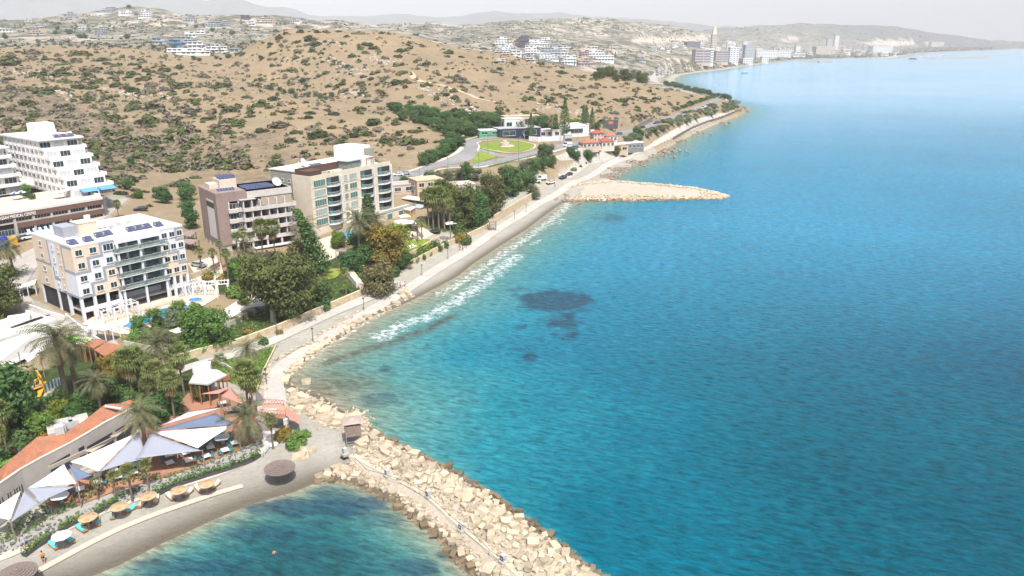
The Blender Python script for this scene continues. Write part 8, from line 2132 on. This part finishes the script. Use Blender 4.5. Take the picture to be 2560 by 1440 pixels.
for a,b,L_ in [(2300,142,9),(2320,141,8),(2335,141,10),(2350,140.5,8),(2240,143,9)]:
    p = PZ(a,b,0); boat(a,b,L_*m_per_px(p),.3,(.6,.6,.6),'white yacht moored in the far harbour'); bpy.context.scene.objects[-1]
for o_ in list(COL.objects):
    if o_.get('label') == 'white yacht moored in the far harbour': o_['group'] = 'yachts in the far harbour'
# ================================================================== people
SKIN = M('skin',(.42,.25,.17),.6,.08,4); HAIR = M('hair_dark',(.02,.014,.010),.7,.2,6)
def skinmesh(verts, edges, radii, mat, name, parent, sub=1):
    me = bpy.data.meshes.new(name); me.from_pydata(verts, edges, []); o = link(name, me, parent)
    o.modifiers.new('skin','SKIN'); sk = me.skin_vertices[0].data
    for i, r in enumerate(radii): sk[i].radius = r if hasattr(r,'__len__') else (r,r)
    sk[0].use_root = True
    s = o.modifiers.new('sub','SUBSURF'); s.levels = sub; s.render_levels = sub
    me.materials.append(mat); return o
def person(px, py, rz, label, shirt, shorts, pose='stand', at=None, grp=None, hair=HAIR, shirtless=False, scale=1.):
    p = at or P(px,py); p = p+Vector((0,0,.13)); t = thing('person', label, 'person', p, rz, grp); t.scale = (scale,)*3
    sw = {'stand':.08,'walk':.26}.get(pose,.1)
    V = [(0,0,.95),(0,0,1.15),(0,0,1.36),(0,0,1.47),(0,-.01,1.56),(0,-.02,1.66),(0,-.10,1.60)]; R = [(.15,.11),(.135,.10),(.17,.11),(.06,.06),(.075,.085),(.085,.095),(.02,.02)]; E = [(0,1),(1,2),(2,3),(3,4),(4,5),(4,6)]
    for s in (-1,1):
        b = len(V); f = sw*s
        V += [(s*.10,0,.88),(s*.11,-f*.6,.50),(s*.11,-f*.5+.06,.10),(s*.11,-f*.5-.10,.05)]; R += [.095,.062,.042,.045]; E += [(0,b),(b,b+1),(b+1,b+2),(b+2,b+3)]
        b = len(V); V += [(s*.20,0,1.38),(s*.25,f*.4+.02,1.12),(s*.24,f*.7-.08,.88),(s*.235,f*.7-.10,.80)]; R += [.060,.045,.034,.036]; E += [(2,b),(b,b+1),(b+1,b+2),(b+2,b+3)]
        h = len(V)
        for q in range(4): V.append((s*.235+(q-1.5)*.022,f*.7-.12-.008*q,.70+.012*abs(q-1.5))); R.append(.010); E.append((b+3,h+q))
        V.append((s*.235-s*.06,f*.7-.13,.77)); R.append(.012); E.append((b+3,h+4))
    if pose == 'lie': RM = Matrix.Rotation(-PI/2,4,'X'); V = [tuple(RM @ Vector(v)+Vector((0,-.8,.12))) for v in V]
    if pose == 'sit':
        V = [(x, (y if z > .85 or abs(x) > .18 else y-(.92-z)*.85), (z-.45 if z > .85 or abs(x) > .18 else .46-(max(0,.55-z))*.8)) for x,y,z in V]
    skinmesh(V, E, R, SKIN, 'body', t)
    if not shirtless: skinmesh([V[1],V[2],V[0]]+[V[11],V[12],V[20],V[21]], [(0,1),(0,2),(1,3),(3,4),(1,5),(5,6)], [(.15,.12),(.185,.13),(.15,.125),.075,.062,.075,.062], shirt, 'shirt', t)
    i2 = 16 + 4 + 1
    legs = [k for k,v in enumerate(V)]
    skinmesh([V[0],V[7],tuple(Vector(V[7]).lerp(Vector(V[8]),.75)),V[20],tuple(Vector(V[20]).lerp(Vector(V[21]),.75))] if 0 else [V[0],V[7],tuple(Vector(V[7]).lerp(Vector(V[8]),.75)),V[LEG2],tuple(Vector(V[LEG2]).lerp(Vector(V[LEG2+1]),.75))], [(0,1),(1,2),(0,3),(3,4)], [(.165,.125),.115,.09,.115,.09], shorts, 'shorts', t)
    hd = Vector(V[5]); c = MB(); up = (Vector(V[5])-Vector(V[3])).normalized(); ctr = hd+up*.02
    for i in range(7):
        for j in range(10):
            pass
    m = MB(); m.lathe([(.0,.13),(.06,.115),(.095,.06),(.102,0),(.09,-.06)],(0,.018,0),10); hm_ = m.build('hair', hair, t, ctr)
    if pose == 'lie': hm_.rotation_euler = (-PI/2,0,0)
    return t
LEG2 = 7+4+4+5
def cloth(n, c): return M('cloth_'+n, c, .85, .06, 4)
person(110,1408,.6,'person in an orange shirt and black shorts walking on the beach near the boardwalk',cloth('orange',(.60,.17,.02)),cloth('black',(.015,.015,.02)),'walk')
person(62,1368,.2,'person in a light blue dress on the cove path by the rubble wall',cloth('lightblue',(.25,.40,.62)),cloth('lightblue',(.25,.40,.62)),'walk')
person(285,1290,.3,'person sunbathing in red on the turquoise sunbed',cloth('red',(.35,.05,.05)),cloth('red',(.35,.05,.05)),'lie',at=P(285,1290)+Vector((0,0,.3)))
person(244,1303,.4,'person in black and white sitting on the turquoise sunbed beside the group',cloth('white',(.6,.6,.6)),cloth('black',(.015,.015,.02)),'sit')
person(212,1322,.9,'person in yellow sitting on the sunbed below the straw parasol',cloth('yellow',(.55,.45,.05)),cloth('black',(.015,.015,.02)),'sit')
person(222,1312,.2,'shirtless person sitting in the shade of the straw parasol',cloth('brown',(.1,.06,.04)),cloth('brown',(.1,.06,.04)),'sit',shirtless=True)
person(231,1316,-.4,'person in dark clothes sitting in the shade of the straw parasol',cloth('dark',(.03,.03,.04)),cloth('dark',(.03,.03,.04)),'sit')
person(143,1360,.5,'person in grey standing under the white cloth parasol',cloth('grey',(.35,.35,.37)),cloth('dark',(.03,.03,.04)),'stand')
person(1150,625,.4,'left walker of the pair in dark shorts on the promenade',cloth('rust',(.28,.10,.07)),cloth('dark',(.03,.03,.04)),'walk'); person(1157,629,.4,'right walker of the pair in a red top on the promenade',cloth('red',(.35,.05,.05)),cloth('dark',(.03,.03,.04)),'walk'); person(1148,618,.4,'walker in teal just ahead of the pair on the promenade',cloth('teal',(.03,.18,.2)),cloth('dark',(.03,.03,.04)),'walk')
person(1001,722,.3,'shirtless person in dark shorts beside the notice board',cloth('dark',(.03,.03,.04)),cloth('dark',(.03,.03,.04)),'stand',shirtless=True); person(1012,720,.3,'person in a pale top right of the notice board',cloth('white',(.6,.6,.6)),cloth('blue',(.05,.1,.3)),'walk')
person(1387,470,.3,'person in dark clothes on the path before the far groyne',cloth('dark',(.03,.03,.04)),cloth('dark',(.03,.03,.04)),'walk'); person(1368,398,.3,'person in blue near the black parked car by the road',cloth('blue',(.05,.1,.3)),cloth('blue',(.05,.1,.3)),'walk'); person(1629,359,.3,'person walking on the coast path past the beach cafe',cloth('grey',(.35,.35,.37)),cloth('dark',(.03,.03,.04)),'walk')
person(688,1403,.3,'swimmer standing chest deep in the dark cove water',cloth('dark',(.03,.03,.04)),cloth('dark',(.03,.03,.04)),'stand',at=PZ(688,1403,-1.25),shirtless=True)
person(1529,516,.3,'swimmer far out before the groyne',cloth('dark',(.03,.03,.04)),cloth('dark',(.03,.03,.04)),'stand',at=PZ(1529,516,-1.2),shirtless=True)
